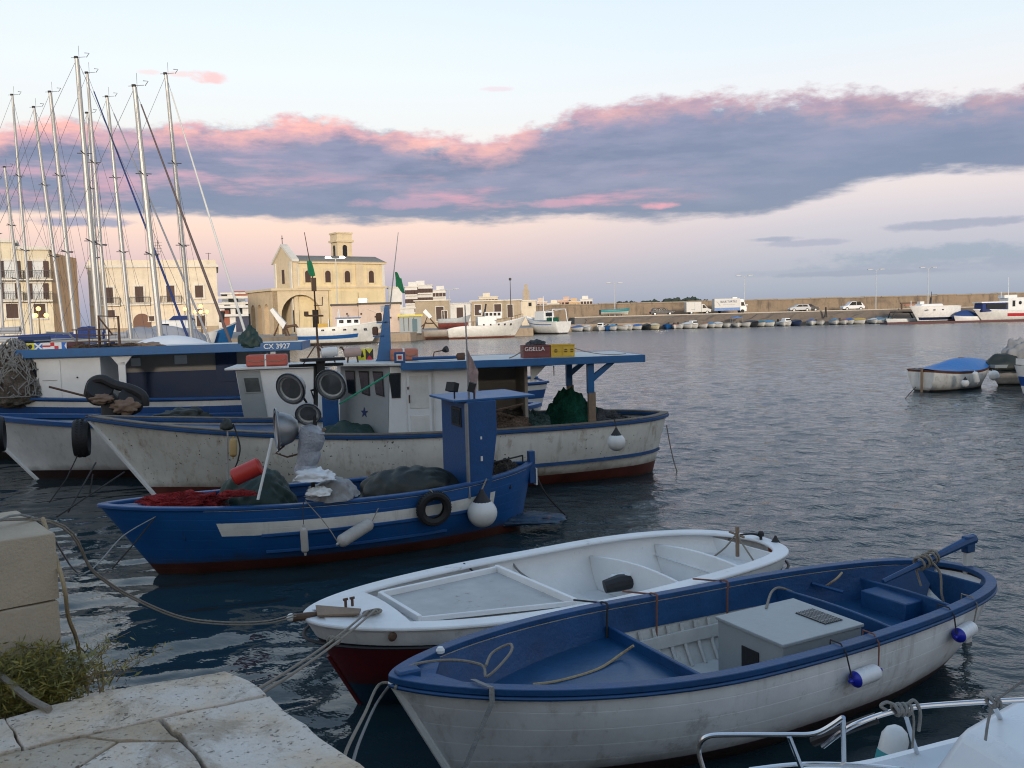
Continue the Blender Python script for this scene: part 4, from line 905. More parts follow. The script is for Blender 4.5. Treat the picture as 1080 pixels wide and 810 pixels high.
single(MB().tube([D(272, 527, 11.15), D(287, 462, 11.3)], .018, 8), 'pole', M_white, 'thin white pole standing slanted by the red drum', 'pole')
single(MB().tube([D(358, 426, 12.2), D(411, 394, 12.5)], .014, 6), 'rod', paint('green_rod', (.03, .30, .16), .5), 'thin green rod slanting in front of the grey wheelhouse', 'rod')
m_ = MB(); m_.add([], []); vs = lump(D(553, 549, 13.4), (.62, .30, .12), 31, .25, 2, 4)
single(vs, 'plastic_sheeting', paint('wet_blue_sheet', (.008, .035, .075), .3, .4, 5, (.12, .07, .06), .5, 4, .01), 'dark blue sheeting awash in the water behind the stern of the blue cabin boat', 'sheet')
rope(spline([wp(bb_root, (6.1, 0, .95)), D(575, 520, 13.6), D(600, 547, 14.2)]), .016, M_roped, 'dark rope running from the blue stern down into the water')
rope(spline([D(164, 545, 11.1), D(140, 575, 10.9), D(118, 600, 10.8)]), .009, M_roped, 'thin dark line from the blue bow down to the water')
# ================================================================ LARGE WHITE FISHING BOAT
def big_boat():
    bx, by, h = -7.915, 16.472, .158
    H = Hull(11.235, 3.0, 1.577, 1.147, 1.161, 1.15, .311, tm=.5, n=2.62, m=.6, tr=.05, q=1.737, e=.881, zk=-.5, sp=(.5, 2.5))
    root = thing('fishing_boat', 'long weathered white fishing boat with wheelhouse, blue edged roof and open stern with nets', 'fishing boat', (bx, by, 0), h)
    hm = hull_paint('white_hull', (.66, .65, .59), (.11, .028, .018), .22, [(.40, .445, .50, 1, (.012, .055, .16)), (.0, .02, 0, 1, (.012, .055, .16))], (.19, .14, .08), .5, .5, plank=0, rust=(.22, .12, .05), nick=(.02, .018, .015))
    H.outer(hm, root)
    rb = MB()
    H.rail(M_blue2, root, out=.05, inn=.14, h=.07)
    H.rail(paint('worn_rail', (.16, .13, .10), .7, .4, 6, (.02, .06, .16), .6, 5, .006), root, out=.04, inn=.12, h=.03, dz=.05, name='rail_cap')
    for side in (-1, 1): MB().sweep([H.pt(.48+.52*k/24, .42, side, -.012) for k in range(25)], [(-.02, -.03), (-.02, .03), (.025, .03), (.025, -.03)]).build('rubbing_strake', M_blue2, root)
    H.inner(M_whitein, root, .62, .07)
    H.deck(M_bluefloor, root, .02, .30, dz=-.08, inset=.08, name='fore_deck'); MB().tube([H.pt(0, s_/12, 1)+Vector((-.015, 0, 0)) for s_ in range(13)], .045, 6).build('stem', M_white, root)
    t = lambda px, py, Y: frame(bx, by, h)(D(px, py, Y))
    # wheelhouse: plan polygon with raked chamfered front, near side at y0
    zt = 2.40; zb = .62; y0 = -.80; y1 = .95
    X = lambda px: t(px, 400, 16.3 if px < 420 else 16.5).x
    xa, xb, xc, xd = X(352), X(407), X(482), X(506)
    fr = [(xa, .25), (xb, y0), (xd, y0), (xd, y1), (xa+.3, y1), (xa, .75)]
    wh = MB(); n = len(fr)
    wh.add([(x+(.10 if i in (0, 1) else 0), y, zt) for i, (x, y) in enumerate(fr)]+[(x-(0 if i in (0, 1) else 0), y, zb) for i, (x, y) in enumerate(fr)], [tuple(range(n))]+[tuple(n+i for i in range(n-1, -1, -1))]+[(i, (i+1) % n, n+(i+1) % n, n+i) for i in range(n)])
    W_ = wh.build('wheelhouse', M_white, root, bevel=.012)
    # grey front panel proud of the chamfer
    A = Vector((xa, .25, 0)); B = Vector((xb, y0, 0)); d = (B-A).normalized(); nn = Vector((d.y, -d.x, 0));
    if nn.dot(Vector((-1, -1, 0))) < 0: nn = -nn
    def fp(u, z, o=.006): q = A.lerp(B, u)+nn*o; k = (z-zb)/(zt-zb); return Vector((q.x+.10*k, q.y, z))
    MB().prism([fp(.01, zb+.02), fp(.985, zb+.02), fp(.985, zt-.02), fp(.01, zt-.02)], nn*.01).build('front_panel', M_grey, W_)
    for u0 in (.14, .42, .70):
        o = .02; q = [fp(u0+.05, 1.86, o), fp(u0+.21, 1.82, o), fp(u0+.17, 2.30, o), fp(u0-.03, 2.30, o)]; f_ = MB().prism(q, nn*.012).build('window', M_rubber, W_, bevel=.01); cc = sum(q, Vector())/4
        MB().prism([cc+(p-cc)*.86+nn*.008 for p in q], nn*.008).build('pane', M_glass, f_)
    st = MB(); c = fp(.52, 1.50, .02); st.prism([c+(d*math.cos(a)+Vector((0, 0, 1))*math.sin(a))*(.105 if k % 2 == 0 else .042) for k, a in enumerate([math.pi/2+math.pi/5*k for k in range(10)])], nn*.006); st.build('star', paint('star_blue', (.008, .03, .10), .5), W_)
    # side window and door
    sy = y0-.006
    q = [(X(409)+.02, sy, 2.27), (X(423), sy, 2.27), (X(422), sy, 1.80), (X(413), sy, 1.80)]; f_ = MB().prism(q, (0, -.012, 0)).build('window', M_rubber, W_, bevel=.01); cc = sum((Vector(p) for p in q), Vector())/4
    MB().prism([cc+(Vector(p)-cc)*.88+Vector((0, -.008, 0)) for p in q], (0, -.01, 0)).build('pane', M_glass, f_)
    dx0, dx1 = X(429), X(455); dr = MB().box(((dx0+dx1)/2, sy-.012, 1.46), (dx1-dx0, .03, 1.62)).build('door', M_white, W_, bevel=.008)
    MB().box(((dx0+dx1)/2, sy-.03, 1.08), (dx1-dx0-.10, .012, .75)).box(((dx0+dx1)/2, sy-.03, 1.90), (dx1-dx0-.10, .012, .62)).build('door_panel', M_whitein, dr, bevel=.004)
    MB().tube([(dx0+.04, sy-.04, 1.70), (dx0+.04, sy-.05, 1.85)], .012, 6).box((dx0+.02, sy-.03, 1.98), (.03, .02, .05)).build('handle', M_rust, dr)
    MB().box((xd-.02, sy-.006, 1.5), (.05, .02, 1.74)).box((X(458), sy-.006, 1.5), (.03, .02, 1.74)).build('trim', M_whitein, W_)
    MB().sphere((X(479), sy-.05, 1.93), .04, 10).build('side_lamp', M_red, W_)
    # aft shelter wall set back
    xe = X(566); MB().box(((xd+xe)/2, .82, 1.50), (xe-xd, .05, 1.76)).box((xe-.03, .25, 1.5), (.06, 1.15, 1.76)).build('shelter_wall', paint('beige_wall', (.30, .27, .23), .6, .15, 2), root)
    MB().box(((X(505)+X(590))/2, -.72, 2.325), (X(590)-X(505), .08, .05)).build('shelter_beam', M_rust, root)
    MB().prism([(xe, -.70, 2.30), (xe+.30, -.70, 2.30), (xe, -.70, 2.0)], (0, .04, 0)).tube([(xe+.45, -.72, 2.3), (xe+.45, -.72, 2.1)], .012, 5).build('bracket', M_whitein, root)
    # roof
    x0 = X(345)-.05; x1 = X(683)+.12; rz = 2.43
    poly = [(x0+.1, .9), (x0, .3), (x0+.25, -.45), (X(425), -1.02), (x1, -1.02), (x1, 1.15), (x0+.5, 1.2)]
    rf = MB().prism([(x, y, rz-.02) for x, y in poly], (0, 0, .05)).build('roof', M_whitein, root, bevel=.01)
    xf = X(423); MB().box(((xf+x1)/2, -1.035, rz-.035), (x1-xf, .035, .14)).box((x1+.005, .07, rz-.035), (.035, 2.25, .14)).box(((xf+x1)/2, 1.17, rz-.035), (x1-xf, .035, .14)).build('fascia', M_bluel, rf, bevel=.006)
    for side, yy in ((-1, -.86), (1, 1.0)):
        xp = X(631); zb_ = 1.15
        MB().box((xp, yy, 2.06), (.13, .12, .62)).build('stern_post', M_bluel, root, bevel=.008); MB().box((xp+.02, yy, 1.42), (.14, .12, .70)).build('stern_post', M_wood, root, bevel=.008)
        MB().prism([(xp+.07, yy-.04, 1.98), (xp+.07, yy-.04, 2.12), (xp+.42, yy-.04, 2.37), (xp+.55, yy-.04, 2.37)], (0, .08, 0)).build('knee_brace', M_bluel, root)
    # blue stanchion by the wheelhouse front
    MB().box((xa-.12, -.02, 1.35), (.30, .30, 1.55)).build('locker', M_blue, root, bevel=.01)
    # tapered blue mast on the roof
    m0 = t(405, 377, 16.9); m1 = t(408, 321, 16.9); ms = MB()
    ms.prism([(m0.x-.16, 0.05, rz+.03), (m0.x-.13, .05, rz+.08), (m1.x-.03, .05, m1.z), (m1.x+.06, .05, m1.z), (m0.x+.15, .05, rz+.08), (m0.x+.24, .05, rz+.03)], (0, .14, 0)); M_ = ms.build('mast', M_bluel, root, bevel=.008)
    for px, py in ((400, 337), (396, 352)):
        p = t(px, py, 16.9); MB().box((p.x+.06, .1, p.z-.06), (.22, .10, .03)).build('lamp_shelf', M_bluel, M_); MB().lathe([(.05, -.04), (.06, 0), (.06, .10), (.04, .13)], (p.x, .1, p.z), (0, 0, 1), 12).build('navigation_lamp', M_rust, M_)
    p = t(404, 325, 16.9); MB().box((p.x, .1, p.z), (.08, .08, .12)).build('horn', M_galv, M_)
    p0 = t(411, 326, 16.9); p1 = t(420, 245, 16.9); MB().tube([p0, p0.lerp(p1, .5), p1], [.014, .010, .006], 6).build('antenna', M_galv, M_)
    return H, root, t
WB, wb_root, wt = big_boat()
def flag(name, top, mat, label, w=.35, h_=.42, lean=.0, seed=0):
    vs = []; n = 8; m = 7
    for i in range(n):
        for j in range(m): u, v = i/(n-1), j/(m-1); vs.append(Vector(top)+Vector((w*u*(.75+.25*v)+lean*v, .07*math.sin(u*5+v*2+seed), -h_*v-w*.65*u+.03*math.sin(u*6+seed))))
    mb = MB(); mb.add(vs, [(i*m+j, i*m+j+1, (i+1)*m+j+1, (i+1)*m+j) for i in range(n-1) for j in range(m-1)])
    return single(mb, name, mat, label, 'flag', loc=tuple(top))
M_flagg = paint('flag_green', (.02, .22, .09), .8, .2, 4)
flag('flag', D(416.5, 287, 16.85), M_flagg, 'green flag drooping on the thin antenna above the blue roof mast', .17, .28)
def loose(p): return wp(wb_root, p)
RZ = 2.465
def rbox(name, mat, label, cat, px0, px1, y, hgt, dep=.34, extra=None, bev=.02):
    a = wt(px0, 372, 16.6); b = wt(px1, 372, 16.6); mb = MB(); c = loose(((a.x+b.x)/2, y, RZ+hgt/2)); mb.box(c, (abs(b.x-a.x), dep, hgt), rz=.158); return single(mb, name, mat, label, cat, bevel=bev)
def crate(px0, px1, y, hgt, mat, label, holes, letters=None):
    a = wt(px0, 372, 16.6); b = wt(px1, 372, 16.6); L = b.x-a.x; dep = .38; root = thing('fish_crate', label, 'crate', tuple(loose(((a.x+b.x)/2, y, RZ))), .158); T = .02
    MB().box((0, 0, .01), (L, dep, .02)).box((0, -dep/2+T/2, hgt/2+.011), (L, T, hgt-.022)).box((0, dep/2-T/2, hgt/2+.011), (L, T, hgt-.022)).box((-L/2+T/2, 0, hgt/2+.011), (T, dep-2*T, hgt-.022)).box((L/2-T/2, 0, hgt/2+.011), (T, dep-2*T, hgt-.022)).build('box', mat, root)
    MB().box((0, -dep/2-.008, hgt-.01), (L+.01, .016, .02)).box((0, -dep/2-.006, hgt*.5), (L*.9, .010, .012)).box((0, -dep/2-.006, hgt*.5), (.015, .012, hgt*.8)).build('rib', mat, root)
    hb = MB()
    for u in holes: hb.lathe([(.001, 0), (.035, 0), (.035, .006), (.001, .006)], (u*L, -dep/2-.001, hgt*.5), (0, -1, 0), 12)
    if holes: hb.build('hand_hole', paint('hole_brown', (.10, .07, .02), .7), root)
    if letters: text_mesh(letters, .11, 'lettering', M_white, root, (-.05, -dep/2-.010, hgt*.70), (1, 0, 0), (0, 0, 1), .002)
    return root
crate(556, 586, -.60, .24, paint('crate_maroon', (.15, .04, .04), .6, .25, 6, (.35, .3, .3), .2, 9), 'faded maroon crate with pale lettering on the roof of the white fishing boat', (), 'GISELLA')
crate(586.5, 613, -.60, .24, paint('crate_yellow', (.52, .34, .03), .5, .15, 6), 'yellow crate with round holes beside the maroon crate on the roof', (-.3, .12, .38))
single(lump(loose((wt(572, 372, 16.6).x, -.55, RZ+.24)), (.20, .16, .10), 40, .3, 2, 3), 'cloth', M_nets, 'grey cloth bundle on top of the maroon crate', 'cloth')
rope(sag(loose((wt(540, 372, 16.6).x, -.75, RZ+.01)), loose((wt(556, 372, 16.6).x, -.75, RZ+.16)), .02), .012, M_rope, 'short rope left of the maroon crate on the roof')
rope(sag(loose((wt(613, 372, 16.6).x, -.75, RZ+.16)), loose((wt(672, 372, 16.6).x, -.75, RZ+.02)), .06), .008, M_rope, 'thin rope from the yellow crate to the end of the roof')
def raft(px0, px1, y, hgt, lab, mat, parent_fn, tfn, Yd, z0, hd, dep=.4):
    a = tfn(px0, 372, Yd); b = tfn(px1, 372, Yd); L = b.x-a.x; root = thing('life_raft_pack', lab, 'raft pack', tuple(parent_fn(((a.x+b.x)/2, y, z0))), hd)
    MB().box((0, 0, hgt/2), (L, dep, hgt)).build('pack', mat, root, bevel=.035)
    for u in (-.02,): MB().box((u*L, 0, hgt/2), (.035, dep+.015, hgt+.015)).build('strap', M_white, root)
    MB().tube(sag((-L*.46, -dep/2-.01, hgt*.6), (0, -dep/2-.01, hgt*.6), .05, 8)+sag((0, -dep/2-.01, hgt*.6), (L*.46, -dep/2-.01, hgt*.6), .05, 8), .008, 5).build('grab_line', M_rope, root)
    return root
raft(412, 442, .0, .23, 'salmon coloured raft pack with white strap on the roof beside the blue mast', paint('raft_salmon', (.42, .15, .10), .6, .15, 5, (.5, .4, .35), .1, 7), loose, wt, 16.9, RZ, .158)
rt = thing('lantern_box', 'black square lantern box with white framed opening on the roof edge', 'lantern', tuple(loose((wt(422, 375, 16.2).x, -.88, RZ))), .158)
MB().box((0, 0, .10), (.20, .14, .20)).build('casing', M_blue, rt, bevel=.006); MB().box((0, -.075, .10), (.12, .012, .12)).build('frame', M_white, rt); MB().box((0, -.083, .10), (.07, .01, .07)).build('lens', M_red, rt)
for k, (px, lab) in enumerate([(371, 'pinkish canister on metal legs at the front of the wheelhouse roof'), (343, 'white canister on metal legs left of the pinkish one')]):
    q = wt(px, 372, 16.4) if k == 0 else wt(352, 372, 16.4)+Vector((-.12, .25, 0)); rt = thing('canister', lab, 'canister', tuple(loose((q.x, -.2+.3*k, RZ))), .3); cm = paint('canister_pink', (.45, .32, .28), .5, .2) if k == 0 else M_white
    MB().lathe([(.03, -.17), (.09, -.15), (.10, 0), (.09, .15), (.03, .17)], (0, 0, .20), (1, 0, .08), 14).build('tank', cm, rt); l_ = MB()
    for sx in (-.1, .1):
        for sy in (-.06, .06): l_.tube([(sx, sy, 0), (sx*.8, sy*.6, .14)], .010, 5)
    l_.build('legs', M_rust, rt); MB().tube([(-.15, 0, .22), (-.2, 0, .30), (-.24, 0, .29)], .02, 6).build('spout', M_rust, rt)
rt = thing('searchlight', 'small searchlight on a blue pipe rack on the wheelhouse roof', 'searchlight', tuple(loose((wt(465, 375, 16.4).x, -.5, RZ))), .158)
MB().tube([(-.5, 0, .05), (.45, 0, .05)], .03, 8).tube([(-.45, .12, .03), (.3, .12, .03)], .02, 6).build('pipe_rack', M_blue, rt); MB().lathe([(.03, -.08), (.07, -.05), (.075, .08)], (.42, 0, .06), (1, .1, 0), 12).build('motor', M_rust, rt)
MB().tube([(-.1, 0, .04), (-.08, 0, .16), (.1, 0, .19)], .012, 6).build('arm', M_rust, rt); MB().lathe([(.02, -.06), (.06, 0), (.065, .05)], (.13, -.02, .20), (.8, -.5, .3), 12).build('head', M_rubber, rt)
def signal_board(px0, px1, y, cols, lab, hgt=.22, z=RZ, fn=loose, tfn=wt, Yd=16.4, hd=.158):
    a = tfn(px0, 372, Yd); b = tfn(px1, 372, Yd); L = b.x-a.x; rt = thing('signal_flag_board', lab, 'flag board', tuple(fn(((a.x+b.x)/2, y, z))), hd); n = len(cols)
    MB().box((0, 0, hgt/2), (L, .02, hgt)).build('board', M_white, rt)
    for i, c_ in enumerate(cols):
        x0 = -L/2+L*i/n; w = L/n; yf = -.014
        def P(*q): return [(x0+u*w, yf-.004*e, v*hgt) for u, v, e in q]
        def q_(pts, mat, e, nm='flag_pattern'): MB().prism([(x0+u*w, yf-.004*e, v*hgt) for u, v in pts], (0, .003, 0)).build(nm, mat, rt)
        Yl = paint('signal_yellow', (.65, .6, .03), .6, .1); Rd = paint('signal_red', (.5, .02, .03), .6, .1); Bu = paint('signal_blue', (.02, .12, .45), .6, .1); Bk = M_black
        if c_ == 'I': q_([(0, 0), (1, 0), (1, 1), (0, 1)], Yl, 0); q_([(.5+.26*math.cos(t), .5+.3*math.sin(t)) for t in [math.pi/6*k for k in range(12)]], Bk, 1)
        if c_ == 'M': q_([(0, 0), (1, 0), (1, 1), (0, 1)], Bu, 0); q_([(0, 0), (.15, 0), (1, .85), (1, 1), (.85, 1), (0, .15)], M_white, 1); q_([(1, 0), (.85, 0), (0, .85), (0, 1), (.15, 1), (1, .15)], M_white, 2)
        if c_ == 'R': q_([(0, .38), (1, .38), (1, .62), (0, .62)], Rd, 0)
        if c_ == 'U': q_([(0, 1), (.5, 1), (.5, .5), (0, .5)], Rd, 0); q_([(.5, .5), (1, .5), (1, 0), (.5, 0)], Rd, 1)
        if c_ == 'A': q_([(.4, 0), (1, 0), (.75, .5), (1, 1), (.4, 1)], Bu, 0)
        if c_ == 'Y': q_([(0, 0), (1, 0), (1, 1), (0, 1)], Yl, 0); q_([(.45, .2), (.8, .3), (.6, .9), (.3, .6)], Bk, 1)
        if c_ == 'O': q_([(0, 0), (1, 0), (1, 1), (0, 1)], Bk, 0); q_([(.05, 0), (.5, .42), (.95, 0)], Rd, 1); q_([(.05, 1), (.5, .58), (.95, 1)], Yl, 2)
    return rt
signal_board(376, 394, .75, ['Y', 'O'], 'two square signal flags, yellow and black red, behind the wheelhouse roof front')
# nets on the after deck
for (px, py, Y, r, m_, lab, sd) in [(516, 452, 16.9, (.75, .5, .62), M_netd, 'big dark tangled net heap behind the blue cabin', 51), (556, 455, 17.2, (.45, .4, .66), M_netd, 'dark net heap in the shade of the shelter', 52), (537, 460, 16.3, (.75, .32, .62), M_netb, 'low brown net heap along the rail', 53),
                                    (571, 450, 16.9, (.36, .3, .62), M_nett, 'pale teal net ball', 54), (612, 447, 17.1, (.56, .42, .92), M_netg, 'tall green net heap by the stern post', 55), (655, 444, 17.1, (.72, .42, .50), M_nets, 'slate grey net pile in the stern', 56), (589, 452, 16.7, (.32, .3, .24), M_netd, 'small black net bundle at the foot of the green heap', 57)]:
    c = loose((wt(px, py, Y).x, {16.9: -.15, 17.2: .1, 16.3: -.62, 17.1: .15, 16.7: -.5}[Y], .72)); single(lump(c, r, sd, .26, 1.9, 5), 'net_pile', m_, lab, 'net')
    s_ = MB(); strands(s_, c, r, 30, sd, .006); single(s_, 'net_strands', m_, 'loose strands over the '+lab.replace('behind the blue cabin', 'by the cabin'), 'net strands')
single(MB().tube([D(505, 437, 16.3), D(552, 426, 16.6)], .02, 6).tube([D(520, 440, 16.3), D(522, 425, 16.4)], .015, 5), 'boat_hook', M_rust, 'rusty rods lying over the dark nets', 'rod')
single(lump(wp(wb_root, (wt(368, 450, 15.9).x, -.55, .80)), (.62, .42, .56), 61, .16, 1.1, 5, .2), 'tarpaulin', M_tarpg, 'dark green tarpaulin heaped before the grey wheelhouse front', 'tarpaulin')
c = D(650, 466, 15.75); buoy(c, .165, 'white ball fender with black neck hanging on the stern of the white fishing boat', long=1.0)
rope([c+Vector((0, 0, .26)), c+Vector((-.02, .1, .42))], .01, M_roped, 'short dark line above the white ball fender', 'fender_line', 'line')
rope(sag(wp(wb_root, (11.2, -.1, .95)), W(714, 497, 0), .1), .012, M_rope, 'thin line from the white stern into the water')
rope([D(240, 445, 15.3), D(240, 500, 15.2), D(241, 545, 15.1)], .016, M_galv, 'grey pipe hanging down the white hull by the boat bow', 'pipe', 'pipe')
single(lump(D(239, 452, 15.3), (.11, .09, .16), 62, .3, 2, 3), 'rope_bundle', M_tarpd, 'black bundle tied on the rail above the hanging pipe', 'bundle')
rope(spline([D(246, 447, 15.3), D(253, 470, 15.25), D(251, 485, 15.2), D(248, 493, 15.2)]), .014, M_roped, 'black rope loop beside the hanging pipe')
fender(D(246, 462, 15.25), D(246, 482, 15.2), .065, paint('yellowed_fender', (.40, .26, .10), .5, .3), 'small yellowed fender beside the black rope loop')
# ================================================================ SECOND FISHING BOAT (behind)
def second_boat():
    bx, by, h = -11.6, 18.9, .158
    H = Hull(12.4, 2.9, 1.46, 1.06, 1.18, 1.25, .35, tm=.5, n=2.6, m=.6, tr=.1, q=1.737, e=.88, zk=-.5, sp=(.5, 2.5))
    root = thing('fishing_boat', 'white fishing boat with blue rail and small white cabin carrying a red raft pack', 'fishing boat', (bx, by, 0), h)
    hm = hull_paint('white_hull_far', (.67, .67, .65), (.03, .012, .010), .20, [(.0, .03, 0, 1, (.012, .055, .16)), (.35, .42, .8, 1, (.012, .055, .2))], (.12, .11, .09), .3, .5)
    H.outer(hm, root); H.rail(M_blue, root, out=.05, inn=.14, h=.09); H.inner(M_bluefloor, root, .7, .07)
    H.deck(M_whitein, root, .02, .28, dz=-.10, inset=.08, name='fore_deck'); MB().tube([H.pt(0, s_/12, 1)+Vector((-.015, 0, 0)) for s_ in range(13)], .045, 6).build('stem', M_white, root)
    t = lambda px, py, Y: frame(bx, by, h)(D(px, py, Y))
    x0 = t(249, 410, 18.9).x; x1 = t(345, 410, 19.2).x
    cb = MB().add([(x0-.02, -.75, 2.27), (x1, -.75, 2.27), (x1, .75, 2.27), (x0-.02, .75, 2.27), (x0+.18, -.75, .7), (x1, -.75, .7), (x1, .75, .7), (x0+.18, .75, .7)], [(0, 1, 2, 3), (7, 6, 5, 4), (0, 4, 5, 1), (1, 5, 6, 2), (2, 6, 7, 3), (3, 7, 4, 0)])
    cb.f = cb.f; c = cb.build('cabin', M_white, root, bevel=.012)
    xq = t(276, 410, 18.3).x; d = xq-x0
    MB().prism([(x0+.0, -.756, 2.24), (xq-.12, -.756, 2.24), (xq, -.756, 1.2), (x0+.12, -.756, 1.2)], (0, -.012, 0)).build('side_panel', M_grey, c)
    q = [(x0+.12, -.77, 2.12), (x0+.48, -.77, 2.12), (x0+.53, -.77, 1.76), (x0+.17, -.77, 1.76)]; f_ = MB().prism(q, (0, -.012, 0)).build('window', M_grey, c, bevel=.01); cc = sum((Vector(p) for p in q), Vector())/4
    MB().prism([cc+(Vector(p)-cc)*.84+Vector((0, -.008, 0)) for p in q], (0, -.01, 0)).build('pane', paint('hazy_glass', (.06, .07, .07), .2, .3), f_)
    MB().box(((x0+x1)/2-.05, 0, 2.295), (x1-x0+.35, 1.75, .045)).build('roof', M_whitein, c, bevel=.01)
    m0 = t(334, 388, 18.9); MB().tube([(m0.x, -.1, 2.3), (m0.x-.02, -.1, 2.9), t(331, 300, 18.9), t(321, 245, 18.9)], [.03, .024, .015, .007], 8).tube([(m0.x-.35, -.1, 2.32), (m0.x-.02, -.1, 2.8)], .015, 6).tube([(m0.x+.35, -.1, 2.32), (m0.x-.02, -.1, 2.8)], .015, 6).tube([t(322, 333, 18.9), t(341, 333, 18.9)], .02, 6).tube([t(331, 322, 18.9), t(340, 322, 18.9), t(340, 313, 18.9)], .012, 5).build('mast', M_rust, root)
    MB().box(t(323, 331, 18.9), (.09, .09, .1)).build('lantern', M_rust, root); MB().box(t(331, 300, 18.9), (.10, .1, .28)).build('lantern', M_rust, root)
    return H, root, t
SB, sb_root, st_ = second_boat(); sloose = lambda p: wp(sb_root, p)
raft(254, 298, -.35, .25, 'red raft pack with pale strap on the roof of the small white cabin', M_raft, sloose, st_, 18.6, 2.32, .158)
flag('flag', D(322.5, 272, 18.85), M_flagg, 'green flag hanging from the tall thin mast left of the church roof', .14, .32, .04, 2)
single(lump(wp(sb_root, (st_(166, 437, 18.2).x, -.6, 1.10)), (.95, .4, .20), 71, .3, 2.2, 4), 'net_pile', M_nett, 'low pale green net along the blue rail left of the small cabin', 'net')
single(lump(wp(sb_root, (st_(185, 437, 18.0).x, -.8, 1.28)), (.55, .35, .20), 72, .35, 2.2, 4), 'gear_pile', M_tarpd, 'black heap of gear on the rail below the white striped hull', 'gear')
# drooping rubber hauler on the fore deck
def hauler():
    Y = 18.3; p = put(Y); rt = thing('net_hauler', 'net hauler of two big black rubber drums on a post on the fore deck', 'net hauler', tuple(p(119, 440)))
    MB().tube([p(120, 441), p(118, 425), p(112, 415)], [.24, .22, .12], 12).build('post', M_rubber, rt, world=True)
    for c, r, nm in ((p(105, 413), .26, 'drum'), (p(138, 423), .25, 'drum')):
        MB().lathe([(.03, -.16), (r*.6, -.15), (r*.95, -.17), (r*1.02, -.13), (r*.82, -.03), (r*.82, .03), (r*1.02, .13), (r*.95, .17), (r*.5, .15), (.03, .16)], c, (.35, -.6, .5), 24).build(nm, M_rubber, rt, world=True)
    u = MB(); a, b = p(95, 407), p(150, 417)
    u.tube(spline([p(93, 418), p(97, 404), p(108, 400), p(122, 406), p(140, 411), p(151, 418), p(152, 428)]), .10, 10); u.build('rubber_belt', M_rubber, rt, world=True)
    lump(p(113, 420)-Vector((0, .25, 0)), (.22, .08, .10), 4, .4, 2, 4, flat=False).build('leather_flap', paint('tan_flap', (.20, .13, .09), .7, .3), rt, world=True); lump(p(138, 428)-Vector((0, .25, 0)), (.26, .08, .16), 6, .4, 2, 4, flat=False).build('leather_flap', paint('tan_flap', (.20, .13, .09), .7, .3), rt, world=True)
    MB().tube([p(52, 408), p(95, 419)], .025, 6).build('rod', M_rust, rt, world=True)
hauler()
c = D(86, 462, 16.6); rt = tyre(c, .30, (1, .35, 0), 'big black tyre hung upright over the blue rail at the left', w=1.5)
c = D(-3, 458, 17.4); tyre(c, .30, (.9, .4, 0), 'black tyre cut by the left edge of the picture', w=1.5)
rope([D(82, 480, 16.4), D(70, 505, 15.9), D(52, 530, 15.6)], .012, M_roped, 'dark mooring line below the big upright tyre')
for k, (a, b, ya, yb, lab) in enumerate([((101, 488), (72, 540), 14.8, 13.5, 'dark line slanting down from the white bow to the left'), ((98, 500), (94, 524), 14.6, 14.4, 'short dark chain under the white bow'), ((131, 498), (60, 545), 15.2, 13.2, 'dark line crossing below the white bow')]):
    rope([D(a[0], a[1], ya), D(b[0], b[1], yb)], .014, M_roped, lab)
